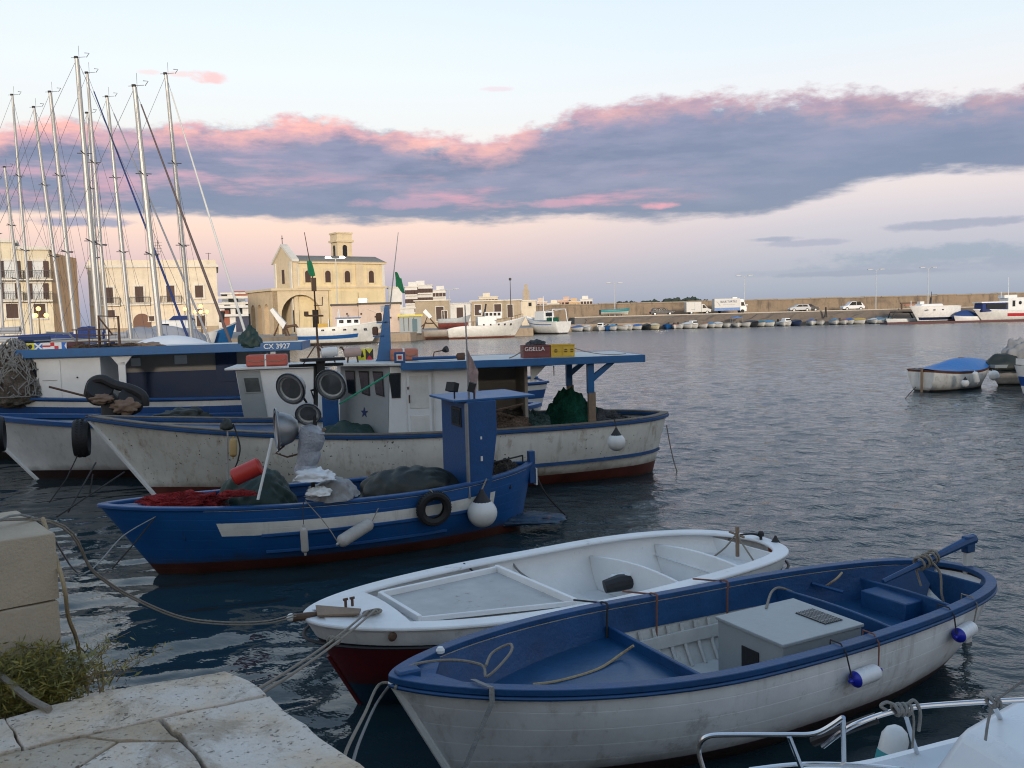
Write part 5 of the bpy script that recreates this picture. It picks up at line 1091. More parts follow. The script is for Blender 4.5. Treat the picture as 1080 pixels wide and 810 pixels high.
# ================================================================ THIRD BOAT with long blue canopy
def third_boat():
    bx, by, h = -16.2, 22.0, .14
    H = Hull(17.2, 3.4, 1.85, 1.45, 1.5, 1.5, .4, tm=.5, n=2.6, m=.5, tr=.5, q=1.8, e=.85, zk=-.5, sp=(.9, 2.6), rnd=False)
    root = thing('fishing_boat', 'big white fishing boat with double blue hull stripe and long blue edged canopy', 'fishing boat', (bx, by, 0), h)
    hm = hull_paint('striped_hull', (.62, .61, .57), (.02, .018, .016), .20, [(.0, .03, 0, 1, (.010, .05, .16)), (.095, .21, 0, 1, (.010, .065, .22)), (.44, .47, 0, 1, (.01, .03, .08))], (.17, .14, .10), .25, .5)
    H.outer(hm, root); H.rail(M_blue, root, out=.05, inn=.14, h=.06); H.inner(M_whitein, root, .8, .08, ns=4)
    H.deck(M_bluefloor, root, .02, .2, dz=-.3, inset=.1, name='fore_deck')
    t = lambda px, py, Y: frame(bx, by, h)(D(px, py, Y))
    Y0 = 21.9; X = lambda px: t(px, 395, 21.6+px/300*1.3).x
    xa, xb = X(31), X(111); zt = 2.66
    cb = MB().box(((xa+xb)/2, -.1, (zt+.8)/2), (xb-xa, 2.0, zt-.8)).build('cabin', M_white, root, bevel=.012); sy = -1.106
    MB().box((X(37), sy-.01, 2.27), (.26, .02, .36)).build('window', M_glass, cb)
    dd = MB().box((X(57), sy-.008, 1.75), (.50, .025, 1.5)).build('door', M_white, cb, bevel=.006); MB().box((X(57), sy-.026, 2.0), (.34, .01, .012)).box((X(57), sy-.026, 1.5), (.34, .01, .012)).build('door_panel', M_grey, dd)
    MB().sphere((X(86), sy-.01, 2.05), .022, 8).sphere((X(45), sy-.01, 2.28), .02, 8).build('rivet', M_rubber, cb)
    xe = X(300); MB().box(((xb+xe)/2, .95, 1.42), (xe-xb, .06, 1.2)).build('blue_partition', paint('navy_partition', (.008, .028, .09), .6, .2), root)
    MB().box(((xb+xe)/2, .96, 2.32), (xe-xb, .04, .62)).build('shelter_wall', paint('beige_wall2', (.28, .26, .24), .6, .15), root)
    MB().box((X(176), .92, 2.33), (.33, .04, .24)).build('cabin_window', M_cover, root, bevel=.05); MB().box((X(124), .92, 2.30), (.25, .04, .22)).build('cabin_window', M_cover, root, bevel=.05)
    MB().box((X(228), .90, 2.12), (.55, .06, .85)).build('blue_hatch', paint('navy_partition', (.008, .028, .09)), root)
    pm = MB(); xp = X(134); pm.box((xp, -1.12, 1.95), (.17, .06, .9)); pm.prism([(xp-.085, -1.15, 2.32), (xp-.36, -1.15, 2.68), (xp+.36, -1.15, 2.68), (xp+.085, -1.15, 2.32)], (0, .06, 0)); pm.build('canopy_post', M_white, root, bevel=.008)
    MB().box((X(292), -1.12, 2.0), (.12, .08, 1.3)).build('canopy_post', M_white, root)
    x0, x1 = X(28)-.1, X(321)
    cn = MB().box(((x0+x1)/2, 0, zt+.05), (x1-x0, 2.5, .06)).build('canopy', M_whitein, root); MB().box(((x0+x1)/2, -1.275, zt+.0), (x1-x0+.04, .04, .21)).box((x1+.02, 0, zt+.0), (.04, 2.5, .21)).box((x0-.02, 0, zt), (.04, 2.5, .21)).build('fascia', M_bluel, cn, bevel=.008)
    text_mesh('CX 3927', .175, 'registration_number', M_white, cn, (X(297), -1.2985, zt+.005), (1, 0, 0), (0, 0, 1), .003, .003)
    # pipes and junk rails on the canopy
    rl = MB()
    for px in (85, 98, 108, 119): rl.tube([(X(px), -.9, zt+.08), (X(px), -.9, zt+.55)], .016, 6)
    for z in (.25, .40, .55): rl.tube([(X(80), -.9, zt+z), (X(128), -.9, zt+z)], .014, 6)
    rl.tube([(X(108), -.8, zt+.08), (X(108), -.8, zt+.88), (X(129), -.8, zt+.85), (X(129), -.8, zt+.08)], .03, 6).tube([(X(108), -.8, zt+.85), (X(122), -.8, zt+.4)], .022, 6); rl.build('pipe_frame', M_rust, root)
    rl = MB()
    for z in (.12, .2, .3): rl.tube([(X(32), -.5, zt+z), (X(106), -.4, zt+z+.03)], .018, 6)
    rl.tube([(X(48), -.6, zt+.5), (X(72), -.6, zt+.46), (X(82), -.6, zt+.2)], .03, 6); rl.build('deck_pipes', M_galv, root)
    MB().tube([(X(12), -.3, zt+.33), (X(46), -.3, zt+.33)], .085, 10).build('rolled_awning', paint('navy_canvas', (.01, .03, .10), .7, .3), root)
    return H, root, t
TB, tb_root, tt = third_boat(); tloose = lambda p: wp(tb_root, p); CZ = 2.745
signal_board(22, 63, -.95, ['I', 'M', 'R', 'U', 'A'], 'row of five small signal flags on a board over the long canopy', .17, CZ, tloose, tt, 21.3, .14)
single(lump(tloose((tt(70, 370, 21.6).x, -.6, CZ)), (.32, .3, .16), 81, .2, 1.5, 3), 'bag', paint('dark_red_bag', (.10, .02, .02), .7), 'dark red bag lying on the long canopy', 'bag')
rng = random.Random(5)
for k, (px, m_, lab) in enumerate([(84, M_netb, 'brown net strip on the canopy below the rusty pipe frame'), (112, M_netd, 'dark coiled rope on the canopy left of the white boat cover'), (130, M_netb, 'tan rope heap at the foot of the rusty frame'), (150, M_wood, 'low pile of tan planks on the canopy')]):
    single(lump(tloose((tt(px, 370, 21.9).x, -.7, CZ)), (.42, .3, .10), 90+k, .4, 2.4, 4), 'rope_heap', m_, lab, 'rope heap')
single(lump(tloose((tt(10, 400, 21.2).x, -1.0, 1.55)), (.55, .5, 1.35), 84, .16, 2.6, 5), 'net_pile', M_netl, 'tall brown and grey net heap at the left edge by the white cabin', 'net')
s_ = MB(); strands(s_, tloose((tt(10, 400, 21.2).x, -1.0, 1.55)), (.60, .52, 1.40), 42, 85, .013); single(s_, 'cable_tangle', M_ropeg, 'pale tangle of cable over the tall net heap', 'cable')
rt = thing('fish_crate', 'light blue plastic crate at the left edge before the net heap', 'crate', tuple(tloose((tt(2, 400, 20.8).x, -1.05, 1.75))), .14)
cm_ = paint('crate_blue', (.02, .22, .50), .5, .1); MB().box((0, 0, .03), (.6, .36, .05)).box((0, -.18, .27), (.6, .03, .44)).box((0, .18, .27), (.6, .03, .44)).box((.29, 0, .27), (.03, .33, .44)).box((-.29, 0, .27), (.03, .33, .44)).build('box', cm_, rt, bevel=.006); MB().box((0, -.2, .46), (.62, .02, .04)).box((0, -.2, .25), (.62, .02, .03)).build('rib', cm_, rt)
mb = MB(); c0 = tloose((tt(222, 357, 22.5).x, -1.0, CZ)); mb.tube([c0, c0+Vector((0, 0, .62))], .02, 6)
for a in (0, 1, 2): mb.torus(c0+Vector((.12, 0, .22)), .2, .012, (math.cos(a), math.sin(a), .2), 18, 5)
single(lump(tloose((tt(265, 366, 22.3).x, -1.15, CZ-.05)), (.28, .2, .42), 95, .25, 2, 4), 'net_bag', M_tarpg, 'dark green net bag hanging at the right end of the long canopy', 'net bag')
mb = MB(); c0 = tloose((tt(265, 366, 22.3).x, -1.1, CZ)); mb.tube([c0, c0+Vector((0, 0, .75))], .025, 6); single(mb, 'rod', M_rubber, 'short dark rod standing over the green net bag', 'rod')
# ================================================================ RIGHT-HAND BOATS
def mini_fender(a, b, r, lab, m=None): return fender(a, b, r, m or M_buoy, lab)
def tarp_boat():
    a = W(976, 414, 0); bow = W(1046, 408, 0); d = Vector((.90, .43, 0)).normalized(); h = math.atan2(-d.y, -d.x)
    # stern towards the left, bow away to the right
    L = 3.7; bp = Vector((a.x, a.y+.4, 0))+d*L; 
    H = Hull(L, 1.9, .95, .72, .82, .3, .05, tm=.55, n=2.2, m=.9, tr=.62, q=2.0, e=.7, zk=-.25, rnd=False)
    root = thing('rowing_boat', 'weathered white boat under a bright blue tarpaulin, right side of the basin', 'boat', (bp.x, bp.y, 0), h)
    hm = hull_paint('chipped_hull', (.64, .64, .61), (.04, .03, .025), .06, [(.0, .07, 0, 1, (.10, .035, .02))], (.10, .08, .06), .5, .6, plank=7, rust=(.32, .13, .03))
    H.outer(hm, root); H.rail(paint('bare_rail', (.10, .035, .02), .7, .3, 6), root, out=.03, inn=.06, h=.04)
    mb = MB(); vs = []; n = 22; m = 11
    for i in range(n+1):
        t = i/n
        for j in range(m+1):
            s_ = -1+2*j/m; y = H.hb(t)*s_*1.03; ridge = (1-abs(s_)**1.3)*(.40*math.sin(math.pi*min(1, t*1.1+.02))+.03); vs.append((t*L, y, H.zs(t)+.03+ridge+.012*noise.noise(Vector((t*7, s_*5, 0)))))
    fs = [(i*(m+1)+j, (i+1)*(m+1)+j, (i+1)*(m+1)+j+1, i*(m+1)+j+1) for i in range(n) for j in range(m)]
    mb.add(vs, fs); mb.build('tarpaulin_cover', paint('blue_tarp', (.008, .14, .42), .45, .2, 2, (.02, .05, .12), .15, 4, .02, 7), root)
    MB().box((L+.06, .1, .35), (.08, .05, 1.1)).build('rudder_post', M_wood, root)
    return root, H
tb_, TH = tarp_boat()
for k, (px, py, Y, r, L_, lab) in enumerate([(1028, 392, 32.3, .10, .42, 'slim white fender at the stern quarter of the blue tarpaulin boat'), (1047, 391, 32.2, .17, .34, 'fat white fender at the end of the blue tarpaulin boat')]):
    p = D(px, py, Y-.6); fender(p, p+Vector((.1, 0, -L_)), r, M_buoy, lab)
buoy(D(1018, 404, 31.0), .13, 'small black and white buoy on the side of the blue tarpaulin boat')

single(lump(wp(tb_, (1.5, 0, 1.10)), (.28, .12, .10), 7, .3, 2, 3), 'bundle', M_wood, 'brown bundle on top of the bright blue tarpaulin', 'bundle')
rope([W(966, 408, .4), W(955, 420, 0)], .012, M_roped, 'line from the blue tarpaulin boat down into the water')
def dinghy():
    p = D(1062, 400, 34.4); rt = thing('covered_boat', 'low boat humped under a black cover behind the blue tarpaulin boat', 'boat', (p.x, p.y, .42), .15); mb = MB()
    mb.tube(spline([(1.2, -.55, .55), (.3, -.6, .6), (-.6, -.55, .6), (-1.1, -.25, .62), (-1.2, 0, .66), (-1.1, .25, .62), (-.6, .55, .6), (.3, .6, .6), (1.2, .55, .55)]), .30, 12); lump((-.1, 0, .3), (.80, .55, .58), 6, .16, 1.2, 4).build('cover', M_tarpd, rt); MB().box((.1, 0, .42), (2.0, 1.0, .12)).build('floor', M_grey, rt); MB().box((1.15, 0, .6), (.06, .9, .5)).build('transom', M_grey, rt)
    return rt
dinghy()
p = D(1040, 400, 35.2); p.z = 0; rt = thing('motorboat', 'white motorboat with grey tarpaulin heaped over it, behind the blue tarpaulin boat', 'boat', tuple(p), .1)
MH = Hull(5.2, 2.0, .95, .75, .75, .5, .0, tm=.6, n=2, m=.9, tr=.8, q=2, e=.7, zk=-.2, rnd=False); MH.outer(hull_paint('white_motor_hull', (.62, .62, .6), (.03, .03, .03), .05, (), (.1, .09, .07), .4, .5), rt); MH.deck(M_white, rt, .02, 1, dz=.0, inset=.0); 
q = D(1080, 400, 34.6); q.z = .75
single(lump(q, (.85, .6, 1.05), 33, .16, 1.3, 5, .35), 'tarpaulin', M_tarpgrey, 'pale grey tarpaulin heaped at the right edge beside the blue tarpaulin boat', 'tarpaulin')
p = W(1058, 418, 0); rt = thing('motorboat', 'white motorboat with broad blue hull stripe cut by the right edge', 'boat', (p.x-.15, p.y-1.0, 0), .12)
MH2 = Hull(5.4, 2.1, 1.15, .95, .9, .35, .0, tm=.6, n=2, m=.9, tr=.8, q=2.1, e=.6, zk=-.2, rnd=False); MH2.outer(hull_paint('striped_motor_hull', (.62, .64, .66), (.03, .03, .04), .04, [(.28, .52, 0, 1, (.01, .06, .26)), (.72, .9, 0, 1, (.01, .06, .26))], (.1, .09, .07), .15, .35), rt); MH2.deck(M_greyd, rt, .0, 1, dz=.03, inset=.0, camber=.22)
# ================================================================ WHITE MOTORBOAT, bottom right corner
def corner_boat():
    o = D(1000, 800, 4.1); rt = thing('motorboat', 'white fibreglass motorboat bow with bent steel rail in the bottom right corner', 'motorboat', (o.x, o.y, 0), 0)
    fg = paint('gelcoat', (.68, .71, .73), .28, .05, 2, (.4, .4, .38), .1, 4, .001)
    # deck outline seen from above, far gunwale running up to the right
    def w(px, py, z): return W(px, py, z)
    zs_ = 1.22
    far = [w(845, 812, 1.18), w(905, 806, 1.2), w(960, 793, 1.23), w(1020, 778, 1.26), w(1080, 766, 1.28), w(1180, 742, 1.30), w(1300, 722, 1.30)]
    far = spline(far, 5); n = len(far); vs = []; 
    prof = [(0, -1.1), (-.05, -.5), (.0, -.06), (.02, -.01), (-.01, .02), (-.05, .025), (-.09, -.01), (-.16, -.02), (-.6, -.0), (-1.6, .02)]
    mb = MB(); mb.sweep(far, [(-a, b) for a, b in prof]); mb.f = [f for f in mb.f if len(f) == 4]; m = len(prof)
    mb.f = [f for f in mb.f if not ({f[0] % m, f[1] % m} == {0, m-1})]
    hu = mb.build('hull_and_deck', fg, rt, world=True)
    # raised coach roof at the right
    cr = MB(); P = [w(985, 808, 1.24), w(1008, 760, 1.55), w(1092, 722, 1.60), w(1180, 700, 1.6)]
    base = [Vector((p.x, p.y, 1.2)) for p in P]
    a, b, c, d = P; k = Vector((.35, -.9, 0))
    cr.prism([Vector((b.x-.22, b.y-.02, 1.2)), Vector((b.x+.02, b.y, 1.52)), Vector((c.x, c.y, 1.60)), Vector((d.x, d.y, 1.62)), Vector((d.x, d.y, 1.2))], (.30, -1.2, .02)); cr.build('coach_roof', fg, rt, world=True, bevel=.05)
    # rails
    R = .0105
    r1 = spline([w(742, 812, 1.42), w(737, 790, 1.50), w(746, 777, 1.56), w(775, 775, 1.57), w(830, 775, 1.58), w(862, 773, 1.60), w(889, 757, 1.68)], 8)
    f1 = MB().tube(r1, R, 10).tube([w(889, 757, 1.68), w(890, 812, 1.30)], R, 10); f1.build('bow_rail', M_steel, rt, world=True)
    MB().tube([w(832, 776, 1.58), w(846, 812, 1.36)], R, 10).build('rail_post', M_steel, rt, world=True)
    r2 = spline([w(868, 787, 1.46), w(900, 765, 1.62), w(952, 748, 1.66), w(1010, 742, 1.68), w(1085, 738, 1.70), w(1160, 735, 1.72)], 8)
    MB().tube(r2, R, 10).build('side_rail', M_steel, rt, world=True)
    MB().tube([w(953, 748, 1.66), w(967, 794, 1.25)], R, 10).build('rail_post', M_steel, rt, world=True); MB().tube([w(1046, 740, 1.70), w(1060, 768, 1.45)], R, 10).build('rail_post', M_steel, rt, world=True)
    r3 = spline([w(790, 812, 1.36), w(850, 806, 1.36), w(930, 809, 1.34), w(980, 818, 1.3)], 6); MB().tube(r3, R, 10).build('toe_rail', M_steel, rt, world=True)
    return w
cw = corner_boat()
kn = MB(); c = cw(951, 749, 1.66)
for k in range(6): kn.torus(c+Vector((.010*(k-2.5), 0, .004*(k % 2))), .022, .007, (1, .25, .3*(-1)**k), 14, 6)
kn.tube(spline([c+Vector((-.02, 0, .02)), c+Vector((-.06, 0, .035)), c+Vector((-.085, .0, .02)), c+Vector((-.06, 0, .0))]), .007, 6).tube(spline([c+Vector((.02, 0, .02)), c+Vector((.05, 0, .04)), c+Vector((.075, 0, -.01)), c+Vector((.07, 0, -.09))]), .007, 6).tube(spline([c+Vector((.04, 0, .0)), c+Vector((.05, 0, -.05)), c+Vector((.045, 0, -.16))]), .005, 6)
single(kn, 'rope_knot', M_ropeg, 'grey rope knotted round the steel rail of the corner motorboat', 'rope')
kn = MB(); c = cw(1048, 740, 1.70)
for k in range(3): kn.torus(c+Vector((.012*(k-1), 0, 0)), .022, .007, (1, .25, .3*(-1)**k), 12, 6)
kn.tube([c, cw(1085, 714, 1.95)], .005, 5).tube(spline([c, c+Vector((-.02, 0, -.08)), c+Vector((-.03, 0, -.16))]), .006, 5); single(kn, 'rope_knot', M_ropeg, 'second small knot on the steel rail near the right edge', 'rope')
def bucket():
    rt = thing('fender', 'scuffed white and turquoise fender behind the steel rail of the corner motorboat', 'fender', tuple(cw(938, 788, 1.15)))
    c = cw(938, 802, .98); MB().lathe([(.02, -.09), (.06, -.07), (.068, 0), (.068, .12), (.05, .16), (.02, .18)], c, (.25, .1, .8), 18).build('body', M_fgrey if False else M_buoy, rt, world=True); MB().lathe([(.070, -.02), (.070, .04), (.069, .04)], c, (.25, .1, .8), 18).build('band', paint('turquoise', (.02, .28, .30), .5), rt, world=True)
bucket()
single(MB().tube(spline([cw(858, 782, 1.45), cw(905, 764, 1.6), cw(925, 757, 1.64)]), .022, 8), 'rail_padding', M_rubber, 'black padding wrapped round the steel rail by the bent post', 'padding')
# ================================================================ SAILBOATS
M_mast = paint('mast_alloy', (.38, .375, .36), .4, .08, 4, metal=.3); M_sailw = paint('furled_white_sail', (.58, .58, .56), .8, .1); M_sailb = paint('furled_navy_sail', (.012, .03, .13), .8, .1); M_sailg = paint('furled_grey_sail', (.26, .27, .30), .8, .1); M_saild = paint('furled_brown_sail', (.10, .075, .075), .8, .1); M_wire = paint('wire', (.07, .07, .075), .6, .1)
SAILS = [  # top px, foot px(345), depth, width, furl material, furl foot px or None, label
 (142, 92, 168, 36, .115, M_saild, (237, 345), 'sailboat with thick grey mast and dark brown furled foresail, right of centre in the cluster'),
 (175, 79, 201, 41, .095, M_sailw, (259, 352), 'rightmost sailboat, slim mast with pale furled foresail'),
 (81, 62, 104, 39.5, .12, M_sailg, None, 'sailboat with the tallest and thickest mast of the cluster'),
 (113, 103, 137, 48, .10, M_sailg, (222, 362), 'sailboat with medium mast and long grey furled foresail left of the church view'),
 (92, 78, 113, 44, .085, M_sailb, (194, 345), 'sailboat with tall mast behind the tallest one and navy blue furled foresail'),
 (53, 98, 79, 46, .11, None, (104, 345), 'sailboat with thick mast in front of the right part of the shuttered block'),
 (36, 114, 67, 50, .095, None, None, 'sailboat with pale mast between the shuttered windows and the corner of the block'),
 (13, 101, 33, 54, .085, None, (70, 345), 'sailboat with slim mast second from the left edge'),
 (5, 177, 24, 58, .10, None, None, 'sailboat with the shortest mast at the far left'),
 (92, 120, 107, 52, .07, None, (160, 345), 'sailboat with thin mast squeezed beside the tallest one'),
 (-6, 190, 3, 62, .10, None, None, 'sailboat with mast cut by the left edge')]
def sailboat(tx, ty, fx, Y, r, furl, ff, lab, i):
    foot = D(fx, 345, Y); top = D(tx, ty, Y); ax = (top-foot).normalized(); foot2 = foot+ax*((1.3-foot.z)/ax.z)
    L = 10.5+(i % 3)*.6; h = rad(8+(i % 4)*2); cx, sy = math.cos(h), math.sin(h)
    bow = Vector((foot2.x+L*.40*cx, foot2.y+L*.40*sy, 0)); root = thing('sailboat', lab, 'sailboat', tuple(bow), h+math.pi, 'sailboats moored at the left')
    H = Hull(L, 3.1, 1.35, 1.05, 1.1, 1.2, .2, tm=.6, n=2, m=.8, tr=.6, q=1.9, e=.8, zk=-.3, rnd=False); hm = [hull_paint('yacht_hull_white', (.66, .66, .65), (.02, .03, .08), .1, [(.05, .10, 0, 1, (.02, .05, .2))], (.2, .18, .15), .1, .3), hull_paint('yacht_hull_navy', (.02, .04, .12), (.1, .02, .02), .1, (), (.05, .05, .05), .1, .3)] if i == 0 else sailboat.hm
    sailboat.hm = hm; H.outer(hm[1 if i in (3, 7) else 0], root, n=24, ns=8); H.deck(M_white, root, .01, .99, dz=.02, inset=.0, camber=.12)
    MB().box((L*.48, 0, 1.45), (L*.36, 1.7, .5), taper=(.85, .75)).build('coach_roof', M_white, root, bevel=.08)
    m_ = MB().tube([foot2, foot2.lerp(top, .6), top], [r*1.05, r, r*.78], 10).build('mast', M_mast, root, world=True)
    sp = MB()
    for k in (.42, .70):
        c = foot2.lerp(top, k); w = .9 if k < .5 else .6; sp.tube([c+Vector((-w*.35*0-w*sy*.9-.0, w*cx, .05)), c, c-Vector((-w*sy*.9, w*cx, -.05))], .025, 5)
        sp.tube([c+Vector((-.28, -.1, .03)), c+Vector((.28, .1, .03))], .02, 5)
    sp.build('spreaders', M_wire, m_, world=True)
    t_ = MB().tube([top+Vector((-.25, 0, .05)), top+Vector((.38, 0, .07))], .010, 5).tube([top+Vector((.1, 0, 0)), top+Vector((.1, 0, .55))], .007, 4).tube([top+Vector((.42, 0, .05)), top+Vector((.55, 0, .22)), top+Vector((.35, 0, .24))], .014, 4).box(top+Vector((-.03, 0, .06)), (.14, .1, .10)); t_.build('masthead_gear', M_rubber, m_, world=True)
    st = MB(); stern = bow-Vector((cx*L, sy*L, -1.2)); bw = bow+Vector((0, 0, 1.4))
    st.tube([top, stern], .008, 4)
    for s_ in (-1, 1):
        q = foot2+Vector((-sy*1.4*s_, cx*1.4*s_, .0)); st.tube([q, foot2.lerp(top, .42)+Vector((-sy*.8*s_, cx*.8*s_, 0)), top], .006, 4)
        st.tube([foot2+Vector((.9*cx, .9*sy, 0)), foot2.lerp(top, .70)], .006, 4)
    if ff:
        e = D(ff[0], ff[1], Y); d_ = (e-top); bw = top+d_*((1.5-top.z)/d_.z)
    st.tube([top, bw], .009, 4); st.build('rigging', M_wire, root, world=True)
    if furl and ff: a = top.lerp(bw, .06); MB().tube([a, a.lerp(bw, .3), a.lerp(bw, .7), bw], [.03, .04, .06, .065], 8).build('furled_foresail', furl, root, world=True)
    bz = 2.45+(i % 3)*.12+max(0, Y-44)*.02; g_ = foot2+ax*((bz-foot2.z)/ax.z); be = g_-Vector((cx*L*.38, sy*L*.38, -.05))
    MB().tube([g_, be], .07, 8).build('boom', M_mast, root, world=True); cv = [None, M_sailb, None, M_sailg, M_sailb][i % 5] if Y > 43 else None
    if cv: MB().tube([g_+Vector((-.2*cx, 0, .22)), g_.lerp(be, .3)+Vector((0, 0, .2)), g_.lerp(be, .97)+Vector((0, 0, .12))], [.19, .15, .09], 10).build('sail_cover', cv, root, world=True)
    # sprayhood and pushpit
    q = MB(); n = 9; vs = []
    for a_ in range(n):
        t = math.pi*a_/(n-1); vs += [(L*.66, -.95*math.cos(t), 1.5+.75*math.sin(t)), (L*.76, -1.0*math.cos(t), 1.5+.95*math.sin(t))]
    q.add(vs, [(2*k, 2*k+2, 2*k+3, 2*k+1) for k in range(n-1)]); q.build('sprayhood', [M_sailb, M_sailg, M_cover][i % 3], root)
    gl = MB()
    for s_ in (-1, 1):
        for z in (1.75, 1.42): gl.tube([(L*.05, s_*.35, z+.1), (L*.3, s_*1.25, z), (L*.95, s_*1.1, z)], .010, 4)
        for t in (.05, .3, .5, .7, .95): gl.tube([(L*t, s_*(.35 if t < .1 else 1.2), 1.1), (L*t, s_*(.35 if t < .1 else 1.2), 1.78)], .012, 4)
    gl.build('guard_rails', M_steel, root)
for i, a in enumerate(SAILS): sailboat(*a, i)
# boat covers and blue boat in front of the palazzo
c = D(176, 372, 30); rt = thing('motorboat', 'boat under a long smooth white cover beyond the long blue canopy', 'boat', (c.x, c.y, 0), .1)
vs = []; n = 30; m = 10
for i in range(n+1):
    u = i/n; hh = (math.sin(math.pi*min(1, max(0, u*.93+.05)))**.75)
    for j in range(m+1): s_ = -1+2*j/m; vs.append((-1.75+3.9*u, s_*(.95*hh+.1), 2.05+.86*hh*(1-abs(s_)**2.4*.55)-.05*abs(s_)))
MB().add(vs, [(i*(m+1)+j, (i+1)*(m+1)+j, (i+1)*(m+1)+j+1, i*(m+1)+j+1) for i in range(n) for j in range(m)]).build('cover', M_cover, rt)
HH = Hull(5.5, 2.2, 2.1, 1.9, 1.9, .8, .1, tm=.55, n=2, m=.8, tr=.7, q=1.9, e=.7, rnd=False); o = HH.outer(M_white, rt); o.location = (-2.6, 0, 0); o = HH.deck(M_white, rt, .02, 1, dz=0, inset=0); o.location = (-2.6, 0, 0)
for (px, py, Y, rr, mm, lab) in [(172, 349, 60, (2.0, 1, .75), M_sailg, 'grey canvas hood behind the white boat cover'), (149, 350, 58, (1.6, 1, .7), M_sailg, 'grey canvas hood left of the white cover'), (193, 349, 62, (1.7, 1, .7), M_sailg, 'grey canvas hood by the blue wooden boat'), (95, 352, 60, (1.6, 1, .9), M_sailb, 'navy canvas hood at the foot of the masts')]:
    c = D(px, py+14, Y); single(lump(c, (rr[0], rr[1], rr[2]*1.2+.3), int(px), .12, 1.2, 4), 'canvas_hood', mm, lab, 'canvas hood')
def blue_wood_boat():
    p = D(203, 372, 72); rt = thing('fishing_boat', 'blue wooden fishing boat with white wheelhouse in front of the cream palazzo', 'fishing boat', (D(250, 345, 72).x, 72, 0), math.pi+.08)
    H = Hull(6.5, 2.6, 3.35, 2.3, 2.4, 1.2, .2, tm=.5, n=2, m=.7, tr=.4, q=1.8, e=.8, rnd=False); H.outer(hull_paint('blue_wood', (.01, .10, .27), (.1, .02, .02), .1, [(0, .04, 0, 1, (.5, .5, .5))], (.05, .05, .05), .2), rt, n=24, ns=8); H.deck(M_white, rt, .02, 1, dz=-.1, inset=.03)
    MB().box((4.1, 0, 3.2), (1.5, 1.4, 1.5), taper=(.85, .85)).build('wheelhouse', M_white, rt, bevel=.06); MB().box((4.1, .70, 3.45), (.5, .06, .4)).build('window', M_glass, rt); MB().box((3.38, 0, 3.45), (.06, .7, .4)).build('window', M_glass, rt)
    MB().tube([(1.2, 0, 3.3), (1.1, 0, 4.2)], .2, 8).build('bundle', M_rubber, rt)
blue_wood_boat()
rt = thing('motorboat', 'small white cabin boat with dark windows in front of the palazzo door', 'boat', (D(188, 345, 70).x, 70, 0), math.pi+.1)
H_ = Hull(6, 2.3, 2.6, 2.3, 2.3, .9, .1, tm=.5, n=2, m=.7, tr=.6, rnd=False); H_.outer(M_white, rt, n=20, ns=6).location = (-3, 0, 0); MB().box((0, 0, 3.0), (2.8, 1.6, 1.2), taper=(.8, .8)).build('cabin', M_white, rt, bevel=.15); MB().box((.75, .72, 3.1), (.5, .1, .4)).build('window', M_glass, rt); MB().box((-.3, .0, 3.75), (1.6, 1.4, .3), taper=(.6, .8)).build('blue_cover', M_sailb, rt)
# ================================================================ FAR SIDE OF THE HARBOUR
QL = 1.2
def wall_mat(name, col, dirt=(.25, .2, .14), amt=.3, sc=.25, courses=0, bump=.02):
    m, g, b = new_mat(name); tc = g.node('ShaderNodeTexCoord').outputs['Object']; x, y, z = g.sep(tc)
    n = g.noise(tc, sc*4, 8, .7); c = g.mix(1.0, tuple(col), g.ramp(n, [(.3, (.82,)*3), (.7, (1.06,)*3)]), 'MULTIPLY')
    st = g.noise(g.xyz(g.m('MULTIPLY', x, 1.3), g.m('MULTIPLY', y, 1.3), g.m('MULTIPLY', z, .18)), 1, 6, .65)
    c = g.mix(g.m('MULTIPLY', g.step(st, .5, .72), amt), c, tuple(dirt)); bl = g.noise(tc, sc, 6, .7); c = g.mix(g.m('MULTIPLY', g.step(bl, .5, .7), amt*.8), c, tuple(dirt))
    h = n
    if courses:
        br = g.node('ShaderNodeTexBrick'); g.put(br.inputs['Vector'], g.xyz(g.m('ADD', x, y), z, 0)); br.inputs['Scale'].default_value = courses*1.9; br.inputs['Mortar Size'].default_value = .03; br.inputs['Color1'].default_value = (1, 1, 1, 1); br.inputs['Color2'].default_value = (.72, .72, .72, 1); br.inputs['Mortar'].default_value = (.5, .5, .5, 1)
        c = g.mix(.22, c, g.mix(1.0, c, br.outputs[0], 'MULTIPLY'))
    g.put(b.inputs['Base Color'], c); b.inputs['Roughness'].default_value = .9; set_bump(g, b, h, bump); return m
M_cream = wall_mat('cream_render', (.68, .60, .44)); M_pale = wall_mat('pale_cream_render', (.66, .58, .45), amt=.15); M_trim = wall_mat('pale_trim', (.66, .62, .54), amt=.15); M_church = wall_mat('church_render', (.70, .57, .34), (.40, .30, .17), .35); M_cstone = wall_mat('church_stone', (.68, .55, .36), (.40, .30, .19), .3, courses=.8)
M_orange = wall_mat('church_stone_warm', (.64, .48, .30), (.38, .26, .16), .3, courses=.8); M_pink = wall_mat('pink_render', (.58, .46, .38), amt=.25); M_tan = wall_mat('tan_stone', (.42, .34, .24), (.28, .20, .13), .5, courses=.7); M_bw = wall_mat('breakwater_stone', (.27, .20, .135), (.10, .078, .06), .85, .35, courses=.5, bump=.08)
M_wht = wall_mat('white_render', (.66, .64, .60), amt=.15); M_shut = paint('brown_shutter', (.060, .030, .022), .7, .2); M_bal = paint('balcony_iron', (.06, .055, .05), .6); M_winw = paint('window_white', (.55, .56, .55), .5, .1)
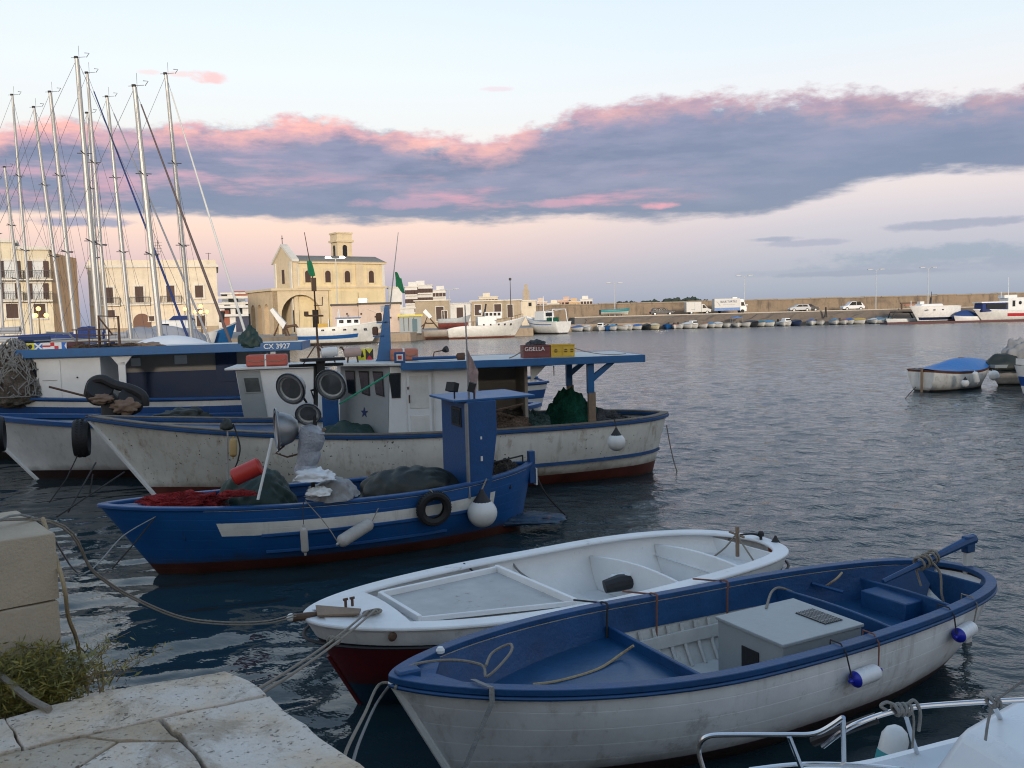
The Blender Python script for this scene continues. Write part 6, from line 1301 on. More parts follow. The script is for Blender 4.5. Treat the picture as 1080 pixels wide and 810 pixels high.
def face(px0, px1, Y1, py=345):
    B = D(px1, py, Y1); r = Vector((B.x, B.y, 0)).normalized(); p = Vector((-r.y, r.x, 0)); a = ray(px0, py); a = Vector((a.x, a.y, 0)).normalized()
    # intersect B + p*s = a*t
    det = p.x*(-a.y)-(-a.x)*p.y; s = (-B.x*(-a.y)-(-a.x)*(-B.y))/det
    A = Vector((B.x, B.y, 0))+p*s; return A, Vector((B.x, B.y, 0)), r
class Face:
    def __init__(s, px0, px1, Y1): s.A, s.B, s.r = face(px0, px1, Y1); s.L = (s.B-s.A).length; s.x = (s.B-s.A).normalized(); s.rz = math.atan2(s.x.y, s.x.x)
    def root(s, name, label, cat, group=None): s.o = thing(name, label, cat, (s.A.x, s.A.y, 0), s.rz, group); return s.o
    def l(s, px, py):       # local (x, z) on the facade plane y = 0
        d = ray(px, py); n = s.r; t = (s.A-CAM).dot(n)/d.dot(n); p = CAM+d*t; return (Vector((p.x, p.y, 0))-s.A).dot(s.x), p.z
def window(parent, x, z, w, h, mat=M_glass, surround=M_trim, shutters=None, sur=.18, y=0, arch=False):
    f = MB().box((x-w/2-sur/2, y-.05, z), (sur, .12, h)).box((x+w/2+sur/2, y-.05, z), (sur, .12, h)).box((x, y-.06, z+h/2+sur/2), (w+2*sur, .14, sur)).box((x, y-.08, z-h/2-sur/2), (w+2*sur+.1, .22, sur)).build('window', surround, parent)
    MB().box((x, y-.012, z), (w, .03, h)).build('pane', mat, f)
    if mat is M_winw or shutters is not None:
        MB().box((x, y-.03, z), (.07, .03, h)).box((x, y-.03, z+h*.15), (w, .03, .07)).build('glazing_bars', M_winw, f)
    if shutters:
        for s_ in (-1, 1): MB().box((x+s_*(w/2+.27), y-.13, z), (.5, .05, h)).build('shutter', shutters, f)
    return f
def balcony(parent, x, z, w, y=0, d=.8):
    b = MB().box((x, y-d/2, z), (w, d, .14)).build('balcony', M_trim, parent); r = MB(); n = int(w/.16)
    for k in range(n+1): r.box((x-w/2+w*k/n, y-d+.02, z+.5), (.03, .03, .9))
    for k in range(5):
        for s_ in (-1, 1): r.box((x+s_*w/2, y-d+.02+k*.16, z+.5), (.03, .03, .9))
    r.box((x, y-d+.02, z+.96), (w+.04, .05, .05)); r.build('railing', M_bal, b)
def block(F, parent, px0, px1, pytop, depth, mat, z0=.9, y0=0, name='walls', cap=.35, capmat=None, capout=.25):
    xa, zt = F.l(px0, pytop); xb, _ = F.l(px1, pytop); zt = (zt+F.l(px1, pytop-(px1-px0)*.0)[1])/2
    w = MB().box(((xa+xb)/2, y0+depth/2, (z0+zt)/2), (xb-xa, depth, zt-z0)).build(name, mat, parent)
    if cap: MB().box(((xa+xb)/2, y0+depth/2, zt+.02), (xb-xa+2*capout, depth+2*capout, cap)).build('cornice', capmat or M_trim, w)
    return xa, xb, zt
def tline(py, px, px_ref=0): return py
# ---- quays and breakwater
def far_quays():
    front = [(-140, 78), (-62, 84), (-46, 96), (-33, 112), (-29, 121.5), (-14, 124), (-12, 134), (3.5, 137), (3.5, 158), (14, 164), (26, 165)]
    mb = MB(); mb.prism([(x, y, -2) for x, y in front]+[(26, 210, -2), (-140, 260, -2)], (0, 0, 2+QL)); tag(mb.build('far_quay', wall_mat('quay_stone', (.36, .28, .20), (.15, .12, .09), .5, .3, courses=.6), None), kind='structure')
    mb = MB(); mb.prism([(x, y, QL) for x, y in [(x+0, y+.5) for x, y in front]]+[(26, 209, QL), (-139, 259, QL)], (0, 0, .006)); tag(mb.build('far_quay_paving', paint('paving', (.30, .27, .24), .85, .25, .4, bump=.01, bscale=3), None), kind='structure')
    # right: sloping rubble, road, wall
    mb = MB(); rnd = random.Random(3); xs = [14+i*1.4 for i in range(190)]; P = []
    for x in xs:
        for j in range(6):
            k = j/5; P.append((x+rnd.uniform(-.3, .3), 163.5+2.6*k+rnd.uniform(-.25, .25), -.5+2.85*k+rnd.uniform(-.38, .38)*(0 if j == 5 else 1)))
    mb.add(P, [(i*6+j, i*6+6+j, i*6+7+j, i*6+1+j) for i in range(len(xs)-1) for j in range(5)]); tag(mb.build('embankment', wall_mat('rubble', (.15, .12, .095), (.10, .08, .06), .5, .4, bump=.1), None, sm=False), kind='structure')
    mb = MB(); mb.prism([(12, 166, -1), (300, 166, -1), (300, 182, -1), (12, 182, -1)], (0, 0, 3.42)); tag(mb.build('breakwater_road', paint('road', (.13, .12, .11), .9, .2, .3), None), kind='structure')
    x0 = D(560, 330, 180).x; w = MB(); w.prism([(x0, 180, 0), (310, 180, 0), (310, 180.9, 5.0), (310, 183, 5.0), (310, 183, 0), (x0, 183, 0)][:0] or [(x0, 180, 0), (x0, 180.6, 4.95), (x0, 183, 4.95), (x0, 183, 0)], (300, 0, 0))
    wo = w.build('wall_body', M_bw, None); root = thing('breakwater_wall', 'long tan stone breakwater wall behind the parked vehicles', 'wall', (x0, 180, 0)); wo.parent = root; wo.location = (-x0, -180, 0)
    cp = MB(); rnd = random.Random(9); x = x0
    while x < 300: L = rnd.uniform(2.5, 5); cp.box((x+L/2, 181.8, 5.02+rnd.uniform(-.04, .06)), (L-.06, 2.7, .22)); x += L
    c_ = cp.build('coping', wall_mat('coping_stone', (.30, .25, .19), (.2, .15, .1), .5, .2), root); c_.location = (-x0, -180, 0)
    # thin kerb along the road edge
    mb = MB(); mb.box((156, 166.2, 2.50), (288, .4, .16)); tag(mb.build('kerb', M_stone, None), kind='structure')
far_quays()
def far_land():
    mb = MB(); xs = [i*20-200 for i in range(60)]; vs = []
    for x in xs: vs += [(x, 690, -5), (x, 700, 6+3*noise.noise(Vector((x*.01, 0, 0)))), (x, 820, 7)]
    mb.add(vs, [(i*3+j, i*3+3+j, i*3+4+j, i*3+1+j) for i in range(59) for j in range(2)]); tag(mb.build('terrain', paint('far_ground', (.10, .09, .06), .95, .3, .02), None), kind='structure')
    t = MB(); rnd = random.Random(11)
    for k in range(150):
        px = rnd.uniform(618, 748)+rnd.gauss(0, 4); Y = rnd.uniform(696, 712); base = 329.6-(px-620)*.024; h = (4.2 if 650 < px < 745 else 3)*rnd.uniform(.6, 1.25)*(1.35 if 700 < px < 742 else 1); c = D(px, base-6.4, Y); L_ = lump((c.x, c.y, 6.5), (rnd.uniform(2.5, 5.5), 3, h*1.0), k, .3, 2, 2); o = len(t.v); t.v += L_.v; t.f += [tuple(i+o for i in f) for f in L_.f]
    tag(t.build('distant_wood', paint('dark_foliage', (.030, .045, .035), .9, .4, .3), None), 'dark line of trees on the horizon above the breakwater', 'woodland', kind='stuff')
far_land()
# ---- shuttered apartment block at the left
def apartment():
    F_ = Face(-60, 62, 96); r = F_.root('apartment_building', 'cream apartment block with brown shutters and iron balconies at the far left', 'building')
    block(F_, r, -60, 15, 254, 14, M_cream); block(F_, r, 15.2, 52, 262, 14, M_cream, name='walls'); x0, _ = F_.l(52.2, 300); x1, _ = F_.l(70, 300)
    xe, zt = F_.l(52, 262)
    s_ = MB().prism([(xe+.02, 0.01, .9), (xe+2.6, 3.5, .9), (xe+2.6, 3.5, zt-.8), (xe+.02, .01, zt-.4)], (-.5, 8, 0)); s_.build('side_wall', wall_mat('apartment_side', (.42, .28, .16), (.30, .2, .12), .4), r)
    for row, (pyc, hh) in enumerate(((284, 1.75), (307, 1.65))):
        for px in (-38, 10, 40):
            x, z = F_.l(px, pyc); window(r, x, z, 1.0, hh, M_winw, M_trim, M_shut); balcony(r, x, z-hh/2-.25, 2.7 if px != 10 else 2.5)
        for px in (67,): pass
    for px in (-38, 13, 42): x, z = F_.l(px, 328); window(r, x, z, 1.1, 1.5, M_shut, M_trim)
    x, z = F_.l(58, 345)
    for px, py in ((57, 285), (61, 300), (57, 315), (66, 310)): pass
apartment()
def palazzo():
    F_ = Face(94, 228, 112); r = F_.root('palazzo', 'long pale cream palazzo with tall brown windows behind the masts', 'building')
    xa, xb, zt = block(F_, r, 92, 228, 281, 14, M_pale, cap=.3); mb = MB().box(((xa+xb)/2, -.08, F_.l(160, 320)[1]), (xb-xa, .18, .3)); mb.build('string_course', M_trim, r); MB().box(((xa+xb)/2, .5, zt+.45), (xb-xa, .4, .7)).build('parapet', M_pale, r)
    mb = MB().box(((xa+xb)/2, -.06, 1.9), (xb-xa-.2, .12, 2.0)).build('plinth', M_tan, r)
    for px, h_, pm in ((115, 2.0, 312), (147, 2.05, 311), (180, 2.05, 310), (210, 1.5, 307.5)):
        x, z = F_.l(px, pm); window(r, x, z, .95, h_, M_shut, M_trim, sur=.22)
        if px != 210: balcony(r, x, z-h_/2-.2, 2.4, d=.5)
    for px, py, w, h_ in ((117, 331, .9, .9), (210, 329, .8, .7), (212, 339, 1.0, 1.6), (160, 336, .6, .6)): x, z = F_.l(px, py); window(r, x, z, w, h_, M_shut, M_trim, sur=.12)
    x, z = F_.l(150, 341); d = MB(); w = 1.0
    d.prism([(x-w, -.04, .95), (x+w, -.04, .95), (x+w, -.04, z+.2)]+[(x+w*math.cos(t), -.04, z+.2+w*math.sin(t)) for t in [math.pi*k/10 for k in range(1, 10)]]+[(x-w, -.04, z+.2)], (0, -.06, 0)); d.build('arched_door', paint('door_brown', (.14, .07, .045), .7), r)
    for px, py, w, h_ in ((176, 276, 3.2, 1.4), (126, 277, 4.0, 1.0)): x, z = F_.l(px, py); MB().box((x, 4, z-.3), (w, 3, h_)).build('rooftop_hut', M_wht, r)
    mb = MB(); x, z = F_.l(166, 272)
    mb.tube([(x, 2, zt), (x, 2, zt+3.4)], .04, 5)
    for k in range(4): mb.tube([(x-.5, 2, zt+2+k*.35), (x+.5, 2, zt+2+k*.35)], .025, 4)
    mb.build('aerial', M_bal, r); x, z = F_.l(220, 274); MB().tube([(x, 2, zt), (x, 2, zt+1.8)], .035, 5).tube([(x-.35, 2, zt+1.7), (x+.35, 2, zt+1.7)], .03, 4).build('aerial', M_bal, r)
palazzo()
def gap_block():
    F_ = Face(226, 268, 190); r = F_.root('apartment_building', 'white terraced apartment block with red panels between palazzo and church', 'building')
    block(F_, r, 226, 268, 320, 12, M_wht); block(F_, r, 233, 258, 309, 8, M_wht, y0=3, name='penthouse')
    for py in (314, 324, 333): x0, z = F_.l(228, py); x1, _ = F_.l(266, py); MB().box(((x0+x1)/2, -.5, z), (x1-x0, 1.2, .5)).build('terrace', M_wht if py != 314 else M_trim, r)
    for px, py, w, h_, m in ((240, 328, 1.2, 2.6, 0), (252, 328, 1.4, 1.4, 0), (262, 322, 1.2, 1.2, 0), (246, 316, 2, 1.0, 0), (238, 336, 1.6, 3.5, 1), (258, 345, 3.5, 4.5, 2), (236, 312, 1.2, 1, 0), (254, 309, 3.2, 1.0, 1)):
        x, z = F_.l(px, py); MB().box((x, -.06 if py > 312 else 2.9, z), (w, .08, h_)).build('window' if m != 1 else 'red_panel', [M_glass, paint('brick_red', (.30, .10, .06), .8, .2), paint('navy_gate', (.015, .02, .06), .6)][m], r)
gap_block()
def arch_wall(mb, O, X, w, h, ops, T):
    """wall w x h from O along X with arched openings (cx, half width, springing height), thickness vector T"""
    O = Vector(O); X = Vector(X).normalized(); T = Vector(T); Z = Vector((0, 0, 1)); f2 = []
    P = lambda x, z: O+X*x+Z*z
    x = 0; quads = []
    for cx, hw, sp in sorted(ops):
        quads.append([(x, 0), (cx-hw, 0), (cx-hw, h), (x, h)]); pts = [(cx-hw*math.cos(math.pi*k/12), sp+hw*math.sin(math.pi*k/12)) for k in range(13)]
        for a, b in zip(pts, pts[1:]): quads.append([a, b, (b[0], h), (a[0], h)])
        for a, b in zip([(cx-hw, 0)]+pts, pts+[(cx+hw, 0)]): mb.add([P(*a), P(*b), P(*b)+T, P(*a)+T], [(0, 1, 2, 3)])
        x = cx+hw
    quads.append([(x, 0), (w, 0), (w, h), (x, h)])
    for q in quads:
        mb.add([P(*a) for a in q], [(0, 1, 2, 3)]); mb.add([P(*a)+T for a in q], [(3, 2, 1, 0)])
    a, b, c, d = (0, 0), (w, 0), (w, h), (0, h)
    for u, v in ((b, c), (c, d), (d, a)): mb.add([P(*u), P(*v), P(*v)+T, P(*u)+T], [(0, 1, 2, 3)])
    return mb
def church():
    C = D(313, 345, 140); r = thing('church', 'yellow stone church with gabled front, square bell tower and arched porch', 'church', (C.x, C.y, 0), rad(35.6)); z0 = 1.0; ze = 12.55; zc = 8.5
    L = 15.8; Wd = 7.4
    MB().box((L/2, Wd/2, (z0+ze)/2), (L, Wd, ze-z0)).build('nave_walls', M_church, r)
    rf = MB().prism([(-.25, -.4, ze), (-.25, Wd/2, ze+1.2), (-.25, Wd+.4, ze)], (L+.5, 0, 0)).build('roof', paint('roof_tile', (.22, .20, .17), .9, .2, 1), r)
    MB().box((L/2+.1, -.12, ze-.12), (L+.4, .4, .35)).box((L/2+.1, -.08, zc), (L+.3, .3, .28)).build('cornice', M_cstone, r)
    # facade with pediment
    fa = MB().prism([(-.35, -.35, z0), (-.35, Wd+.35, z0), (-.35, Wd+.35, ze+.1), (-.35, Wd/2, ze+2.5), (-.35, -.35, ze+.1)], (.7, 0, 0)).build('gabled_front', M_cstone, r)
    MB().sweep([(-.45, -.7, ze-.05), (-.45, Wd/2, ze+2.65), (-.45, Wd+.7, ze-.05)], [(-.4, 0), (-.4, .3), (.5, .3), (.5, 0)]).build('pediment', M_cstone, fa) if False else MB().prism([(-.6, -.8, ze-.1), (-.6, Wd/2, ze+2.5), (-.6, Wd+.8, ze-.1), (-.6, Wd+.8, ze+.3), (-.6, Wd/2, ze+2.95), (-.6, -.8, ze+.3)], (1.1, 0, 0)).build('pediment', M_trim, fa)
    MB().tube([(-.3, Wd/2, ze+2.9), (-.3, Wd/2, ze+4.3)], .06, 6).tube([(-.3, Wd/2-.4, ze+3.8), (-.3, Wd/2+.4, ze+3.8)], .05, 6).build('cross', M_bal, fa)
    MB().box((-.38, Wd/2, 10.3), (.12, .9, 2.2)).build('window', M_shut, fa)
    for y in (.4, Wd-.4): MB().box((-.42, y, (z0+ze)/2), (.2, .7, ze-z0)).build('pilaster', M_trim, fa)
    MB().box((.35, -.06, (zc+ze)/2), (.7, .14, ze-zc-.2)).box((L-.3, -.06, (zc+ze)/2), (.5, .14, ze-zc-.2)).build('corner_pilaster', M_trim, r)
    for x, h_ in ((2.2, 1.9), (5.6, 1.9), (9.0, 1.9), (13.3, 2.0)): 
        f_ = MB(); arch_wall(f_, (x-.75, -.10, 10.2-h_/2-.2), (1, 0, 0), 1.5, h_+.55, [(.75, .48, h_-.3)], (0, .10, 0)); w_ = f_.build('window', M_cstone, r, sm=False); MB().box((x, -.015, 10.2+.0), (1.0, .03, h_)).build('pane', M_shut, w_)
    MB().box((11.1, -.12, 10.4), (1.3, .24, 3.6)).build('buttress', M_cstone, r)
    # bell tower
    tx, ty = 10.6, 5.2; t = MB().box((tx, ty, 14.6), (2.6, 2.6, 4.8)).build('bell_tower', M_cstone, r); MB().box((tx, ty, 16.3), (3.2, 3.2, .35)).build('cornice', M_cstone, t); MB().box((tx, ty, 17.0), (2.7, 2.7, 1.1)).build('attic', M_cstone, t); MB().box((tx, ty, 17.6), (3.0, 3.0, .25)).build('cap', M_cstone, t)
    for dx, dy, sx, sy in ((0, -1.31, .8, .04), (-1.31, 0, .04, .8)): MB().box((tx+dx, ty+dy, 14.5), (sx, sy, 1.5)).build('belfry_opening', M_black, t)
    if True:
        for dx, dy, n in ((0, -1.31, 1), (-1.31, 0, 0)):
            MB().lathe([(.001, 0), (.4, 0), (.4, .05), (.001, .05)], (tx+dx, ty+dy, 15.25), (0, -1, 0) if n else (-1, 0, 0), 16).build('belfry_arch', M_black, t)
    # porch
    pz = 7.9; x0, x1, y0, y1 = -4.2, 5.0, -1.2, 9.8
    big = MB(); arch_wall(big, (x0+.02, y0, z0), (1, 0, 0), x1-x0-.02, pz-z0, [(4.6, 3.3, 3.0)], (0, .8, 0)); p = big.build('porch_front', M_cstone, r, sm=False)
    lf = MB(); arch_wall(lf, (x0, y0, z0), (0, 1, 0), y1-y0, pz-z0, [(1.9+3.0*k+.9, .95, 4.0) for k in range(3)], (.8, 0, 0)); lf.build('porch_side', M_orange, r, sm=False)
    MB().prism([(x0-.3, y0-.3, pz+.02), (x1+.2, y0-.3, pz+.02), (x1+.2, y1+.3, pz+.02), (x0-.3, y1+.3, pz+.02)], (0, 0, .35)).build('porch_roof', M_cstone, r)
    MB().box(((x0+x1)/2, y1-.2, (z0+pz)/2), (x1-x0-.1, .4, pz-z0)).build('porch_back', M_cstone, r); MB().box((x1-.25, 4, (z0+pz)/2), (.45, 9, pz-z0-.1)).build('porch_end', M_cream, r)
    MB().box((1.0, 2.0, 3.1), (1.2, .1, 3.2)).build('niche', M_orange, r)
    for x in (.0, 3.2): MB().box((x, -.03, 3.2), (1.0, .12, 3.4)).build('doorway', M_black, r)
    MB().box((7.6, -.7, 4.4), (5.0, 1.3, 6.9)).build('side_chapel', M_church, r)
church()
def simple_building(name, label, px0, px1, Y, top, depth, mat, wins=(), z0=1.0, cap=.25, capmat=None, cat='building', group=None):
    F_ = Face(px0, px1, Y); r = F_.root(name, label, cat, group); xa, xb, zt = block(F_, r, px0, px1, top, depth, mat, z0=z0, cap=cap, capmat=capmat)
    for px, py, w, h_, m in wins: x, z = F_.l(px, py); window(r, x, z, w, h_, m, mat if w < .8 else M_trim, sur=.12)
    return F_, r, zt
F_, r, zt = simple_building('quay_building', 'low pink flat roofed building in front of the church', 378, 422, 130, 320, 9, M_pink, [(401, 343, .9, 1.0, M_glass)], capmat=paint('dark_eave', (.08, .07, .06), .8))
mb = MB(); x, z = F_.l(388, 326); x2, z2 = F_.l(390, 343); mb.tube([(x, -.08, z), (x+1.2, -.08, z-.5), (x+1.3, -.08, z-3)], .05, 5); mb.build('pipe', M_trim, r)
for k, (px, py) in enumerate(((366, 331), (381, 331), (407, 331), (396, 334), (412, 335))): x, z = F_.l(px, py); MB().box((x, -.05, z), (.25, .08, .25)).build('vent', M_shut, r)
x, z = F_.l(382, 318); MB().box((x, 3, zt+.5), (1.3, 1.2, .7)).build('air_unit', M_galv, r)
simple_building('quay_building', 'low pink wing with dark eave joined between church and pink building', 350, 377.6, 131, 321.5, 7, M_pink, (), capmat=paint('dark_eave', (.08, .07, .06), .8))
simple_building('quay_building', 'narrow white house behind the green flag right of the church', 409, 424, 168, 303, 6, M_wht, ())
F_, r, zt = simple_building('kiosk', 'grey panel kiosk with yellow roof edge', 421, 444, 127, 333, 3, paint('grey_panel', (.26, .29, .30), .6, .15), (), capmat=paint('yellow_edge', (.62, .52, .05), .6), cat='kiosk')
for px in (426, 431, 436.5): x, z = F_.l(px, 342); MB().box((x, -.04, z), (.08, .06, 1.9)).build('panel_joint', M_shut, r)
x, z = F_.l(437.5, 343); MB().box((x, -.05, z), (.7, .06, 1.8)).build('door', paint('teal_door', (.06, .12, .14), .6), r)
simple_building('quay_building', 'small pale building right behind the kiosk', 422, 437, 150, 325, 5, M_wht, ())
simple_building('quay_building', 'long low tan stone warehouse with brown doors behind the kiosk', 437.5, 474, 165, 317, 9, M_tan, [(464, 331, 1.4, 2.6, M_shut), (469, 333, .9, 1.8, M_shut)], cap=.2)
simple_building('quay_building', 'white rendered section of the low warehouse row with an arched opening', 474.5, 496, 166, 320, 8, M_wht, [(485, 330, 1.2, 2.0, M_shut)], cap=.15)
simple_building('quay_building', 'tan stone warehouse with three brown windows above the white trawler', 496.5, 549, 168, 317, 9, M_tan, [(504, 327, 1.2, 2.0, M_shut), (525, 327, 1.3, 2.2, M_shut), (538, 328, 1.0, 2.4, M_shut)], cap=.2)
simple_building('quay_building', 'pale tan end building of the warehouse row beside the stone pinnacle', 549.5, 565, 169, 317, 8, M_pale, [(559, 321, .6, .7, M_glass)], cap=.2)
rt = thing('stone_pinnacle', 'slim tan stone pinnacle above the end of the warehouse row', 'pinnacle', tuple(D(555, 330, 171))); p = D(555, 318, 171)
MB().box((p.x, 171, 6.3), (1.2, 1.2, 3.2)).build('base', M_tan, rt, world=True); MB().box((p.x, 171, 8.4), (.9, .9, 1.4), taper=(.5, .5)).build('tip', M_tan, rt, world=True)
def town():
    specs = [(427, 440, 300, 302.5, 'pale apartment block rising above the kiosk', M_wht), (436, 456, 305, 301, 'white apartment block with balconies right of the green flag', M_wht), (452, 470, 350, 306, 'low white block at the right end of the distant flats', M_wht), (505, 525, 380, 313, 'far pale block over the warehouse roof', M_pale), (566, 577, 420, 318, 'pink distant house behind the small trawler', M_pink), (577, 590, 430, 320, 'pale distant house behind the trawler mast', M_pale), (588, 603, 440, 316.5, 'salmon distant houses in the far town', wall_mat('salmon', (.55, .36, .27), amt=.2)), (600, 612, 430, 318, 'orange distant house in the far town', wall_mat('orange_render', (.55, .38, .22), amt=.2)), (612, 625, 435, 315.5, 'pale grey distant tower block at the end of the far town', M_wht), (570, 600, 460, 322, 'low row of distant houses', M_pink)]
    for i, (a, b, Y, top, lab, m) in enumerate(specs):
        F_ = Face(a, b, Y); r = F_.root('distant_house', lab, 'house', 'distant town houses'); xa, xb, zt = block(F_, r, a, b, top, 12, m, z0=.5, cap=.3); rnd = random.Random(i)
        nx = max(2, int((b-a)/3.2)); nz = max(1, int((zt-4)/3.0))
        for k in range(nz):
            zz = zt-1.8-3.0*k
            for j in range(nx):
                x = xa+(xb-xa)*(j+.5)/nx
                MB().box((x, -.05, zz), (1.2, .1, 1.4)).build('window', M_shut, r)
            MB().box(((xa+xb)/2, -.4, zz-1.1), ((xb-xa)*.9, .8, .25)).build('balcony', M_trim, r)
        MB().box((xa+(xb-xa)*rnd.uniform(.3, .7), 4, zt+.9), (3.0, 3, 1.6)).build('rooftop_hut', m, r)
town()
# ---- lamps
def lamp_post(px, ptop, Y, lab, double=True, z0=2.4, group='tall lamp posts', lit=False, dark=False):
    t = D(px, ptop, Y); b = Vector((t.x, Y, z0)); rt = thing('lamp_post', lab, 'lamp post', tuple(b), 0, group); m = M_bal if dark else paint('pale_post', (.45, .46, .46), .5, .1)
    MB().tube([b, b.lerp(t, .5), t], [.10, .075, .05], 8).build('post', m, rt, world=True)
    if double:
        MB().tube([t+Vector((-.9, 0, .12)), t, t+Vector((.9, 0, .12))], .05, 6).build('arms', m, rt, world=True)
        for s_ in (-1, 1):
            h_ = MB().box(t+Vector((s_*1.15, 0, .16)), (.9, .4, .16)).build('lamp_head', m, rt, world=True, bevel=.03)
            if lit: MB().box(t+Vector((s_*1.0, -.3, .2)), (.7, .25, .26)).build('lit_glass', emit('lamp_white', (1, .93, .80), 14), rt, world=True)
    else: MB().lathe([(.05, 0), (.22, .1), (.26, .35), (.1, .5)], t, (0, 0, 1), 10).build('lamp_head', m, rt, world=True)
lamp_post(354, 273, 132, 'tall lamp post with two lit white lamps in front of the church', z0=1.2, lit=True)
lamp_post(474, 306, 150, 'double headed lamp post above the white warehouse section', z0=1.2)
lamp_post(538, 296, 158, 'thin dark post above the warehouse windows', False, 1.2, dark=True)
lamp_post(648, 299, 172, 'double headed lamp post by the turquoise boat on the road'); lamp_post(785, 291.5, 172, 'double headed lamp post beside the lettered truck'); lamp_post(924, 285, 172, 'double headed lamp post right of the white car'); lamp_post(979, 283, 172, 'double headed lamp post above the white motor yacht')
def globes(px, py, Y, n, lab):
    c = D(px, py, Y); rt = thing('street_lamp', lab, 'street lamp', (c.x, Y, 1.2), 0, 'lit street lamps with globes'); MB().tube([(c.x, Y, 1.2), (c.x, Y, c.z+.3)], [.10, .05], 8).build('post', M_bal, rt, world=True)
    for k in range(n):
        a = 2*math.pi*k/n+.4; d = Vector((math.cos(a)*.62, math.sin(a)*.62, 0)) if n > 1 else Vector(); q = Vector((c.x, Y, c.z))+d
        MB().tube([(c.x, Y, c.z-.1), q-Vector((0, 0, .1))], .03, 5).build('arm', M_bal, rt, world=True); MB().sphere(q+Vector((0, 0, .12)), .21, 12).build('globe', emit('lamp_amber', (1, .50, .13), 2.6), rt, world=True)
    if n > 1: MB().tube([(c.x, Y, c.z), (c.x, Y, c.z+.55)], .03, 5).build('arm', M_bal, rt, world=True); MB().sphere((c.x, Y, c.z+.75), .21, 12).build('globe', emit('lamp_amber', (1, .50, .13), 2.6), rt, world=True)
    l = bpy.data.lights.new('lamp_glow', 'POINT'); l.energy = 260; l.color = (1, .6, .25); l.shadow_soft_size = .5; lo = bpy.data.objects.new('lamp_glow', l); COL.objects.link(lo); lo.parent = rt; lo.location = (0, -1.2, c.z-1.2)
globes(41, 334, 84, 3, 'lit amber street lamp in front of the shuttered apartment block'); globes(212, 330, 100, 4, 'lit amber street lamp at the right end of the palazzo'); globes(195, 327, 104, 1, 'single lit amber globe lamp in front of the palazzo window')
# ---- vehicles
def car(px, base, Y, L, col, lab, h_=1.5, van=False, flip=1, cat='car'):
    c = D(px, base, Y); rt = thing('parked_car', lab, cat, (c.x, Y, 2.42), 0 if flip > 0 else math.pi, 'vehicles parked along the breakwater'); m = paint('car_'+lab[:9].replace(' ', '_'), col, .5, .04)
    k = L/4.2; W_ = 1.7
    P = [(-2.05, .35), (-2.08, .75), (-1.85, .95), (-1.55, 1.42), (-.3, h_), (.45, h_-.04), (1.15, .98), (1.95, .82), (2.08, .55), (2.05, .32)]
    b = MB().prism([(x*k, -W_/2, z) for x, z in P], (0, W_, 0)).build('body', m, rt, bevel=.05)
    for s_ in (-1, 1):
        MB().prism([(x*k, s_*(W_/2+.003), z) for x, z in [(-1.5, .98), (-1.25, h_-.12), (-.45, h_-.09), (-.45, .98)]], (0, s_*.012, 0)).build('side_window', M_glass, rt); MB().prism([(x*k, s_*(W_/2+.003), z) for x, z in [(-.38, .98), (-.38, h_-.09), (.38, h_-.12), (.98, .98)]], (0, s_*.012, 0)).build('side_window', M_glass, rt)
        for x in (-1.3, 1.3):
            w = MB().lathe([(.14, -.10), (.31, -.11), (.33, -.06), (.33, .06), (.31, .11), (.14, .10)], (x*k, s_*(W_/2-.06), .33), (0, 1, 0), 16).build('wheel', M_tyre, rt); MB().lathe([(.001, 0), (.19, 0), (.19, .02), (.001, .03)], (x*k, s_*(W_/2+.045), .33), (0, s_, 0), 12).build('rim', M_galv, w)
        MB().box((2.03*k, s_*.6, .68), (.1, .28, .14)).build('headlight', M_cover, rt); MB().box((-2.05*k, s_*.68, .78), (.08, .18, .2)).build('tail_light', M_red, rt)
    return rt
car(698, 332.5, 171, 4.6, (.02, .022, .028), 'dark estate car parked between the turquoise boat and the white van', 1.5, flip=1)
car(843, 330.5, 172, 4.1, (.42, .43, .45), 'silver hatchback parked right of the lettered truck', 1.45, flip=-1)
car(852, 329.5, 175, 4.0, (.02, .02, .024), 'black car partly hidden behind the silver hatchback', 1.5)
car(899, 329.5, 172, 4.3, (.62, .63, .64), 'white people carrier parked alone before the breakwater wall', 1.75, flip=-1)
def van():
    c = D(735, 332, 171); rt = thing('box_van', 'white box van parked left of the lettered truck', 'van', (c.x, 171, 2.42), 0, 'vehicles parked along the breakwater'); m = paint('van_white', (.52, .51, .48), .5)
    MB().box((-.75, 0, 1.45), (2.9, 1.95, 1.95)).build('box_body', m, rt, bevel=.06); MB().prism([(.72, -.9, .45), (2.55, -.9, .45), (2.6, -.9, .95), (1.95, -.9, 1.15), (1.3, -.9, 1.95), (.72, -.9, 1.98)], (0, 1.8, 0)).build('cab', m, rt, bevel=.05)
    MB().prism([(.95, -.905, 1.2), (1.75, -.905, 1.2), (1.25, -.905, 1.8), (.95, -.905, 1.8)], (0, -.012, 0)).build('side_window', M_glass, rt); MB().prism([(1.32, -.8, 1.93), (1.92, -.8, 1.2), (1.96, -.8, 1.24), (1.38, -.8, 1.97)], (0, 1.6, 0)).build('windscreen', M_glass, rt)
    MB().box((-.6, -.985, 1.5), (.03, .02, 1.6)).build('door_line', M_grey, rt); MB().box((-.9, -.985, 1.0), (.7, .02, .12)).build('door_line', M_grey, rt)
    for x in (-1.2, 1.8):
        for s_ in (-1, 1): w = MB().lathe([(.14, -.12), (.34, -.12), (.35, .12), (.14, .12)], (x, s_*.85, .35), (0, 1, 0), 16).build('wheel', M_tyre, rt); MB().lathe([(.001, 0), (.19, 0), (.001, .03)], (x, s_*.975, .35), (0, s_, 0), 12).build('rim', M_galv, w)
van()
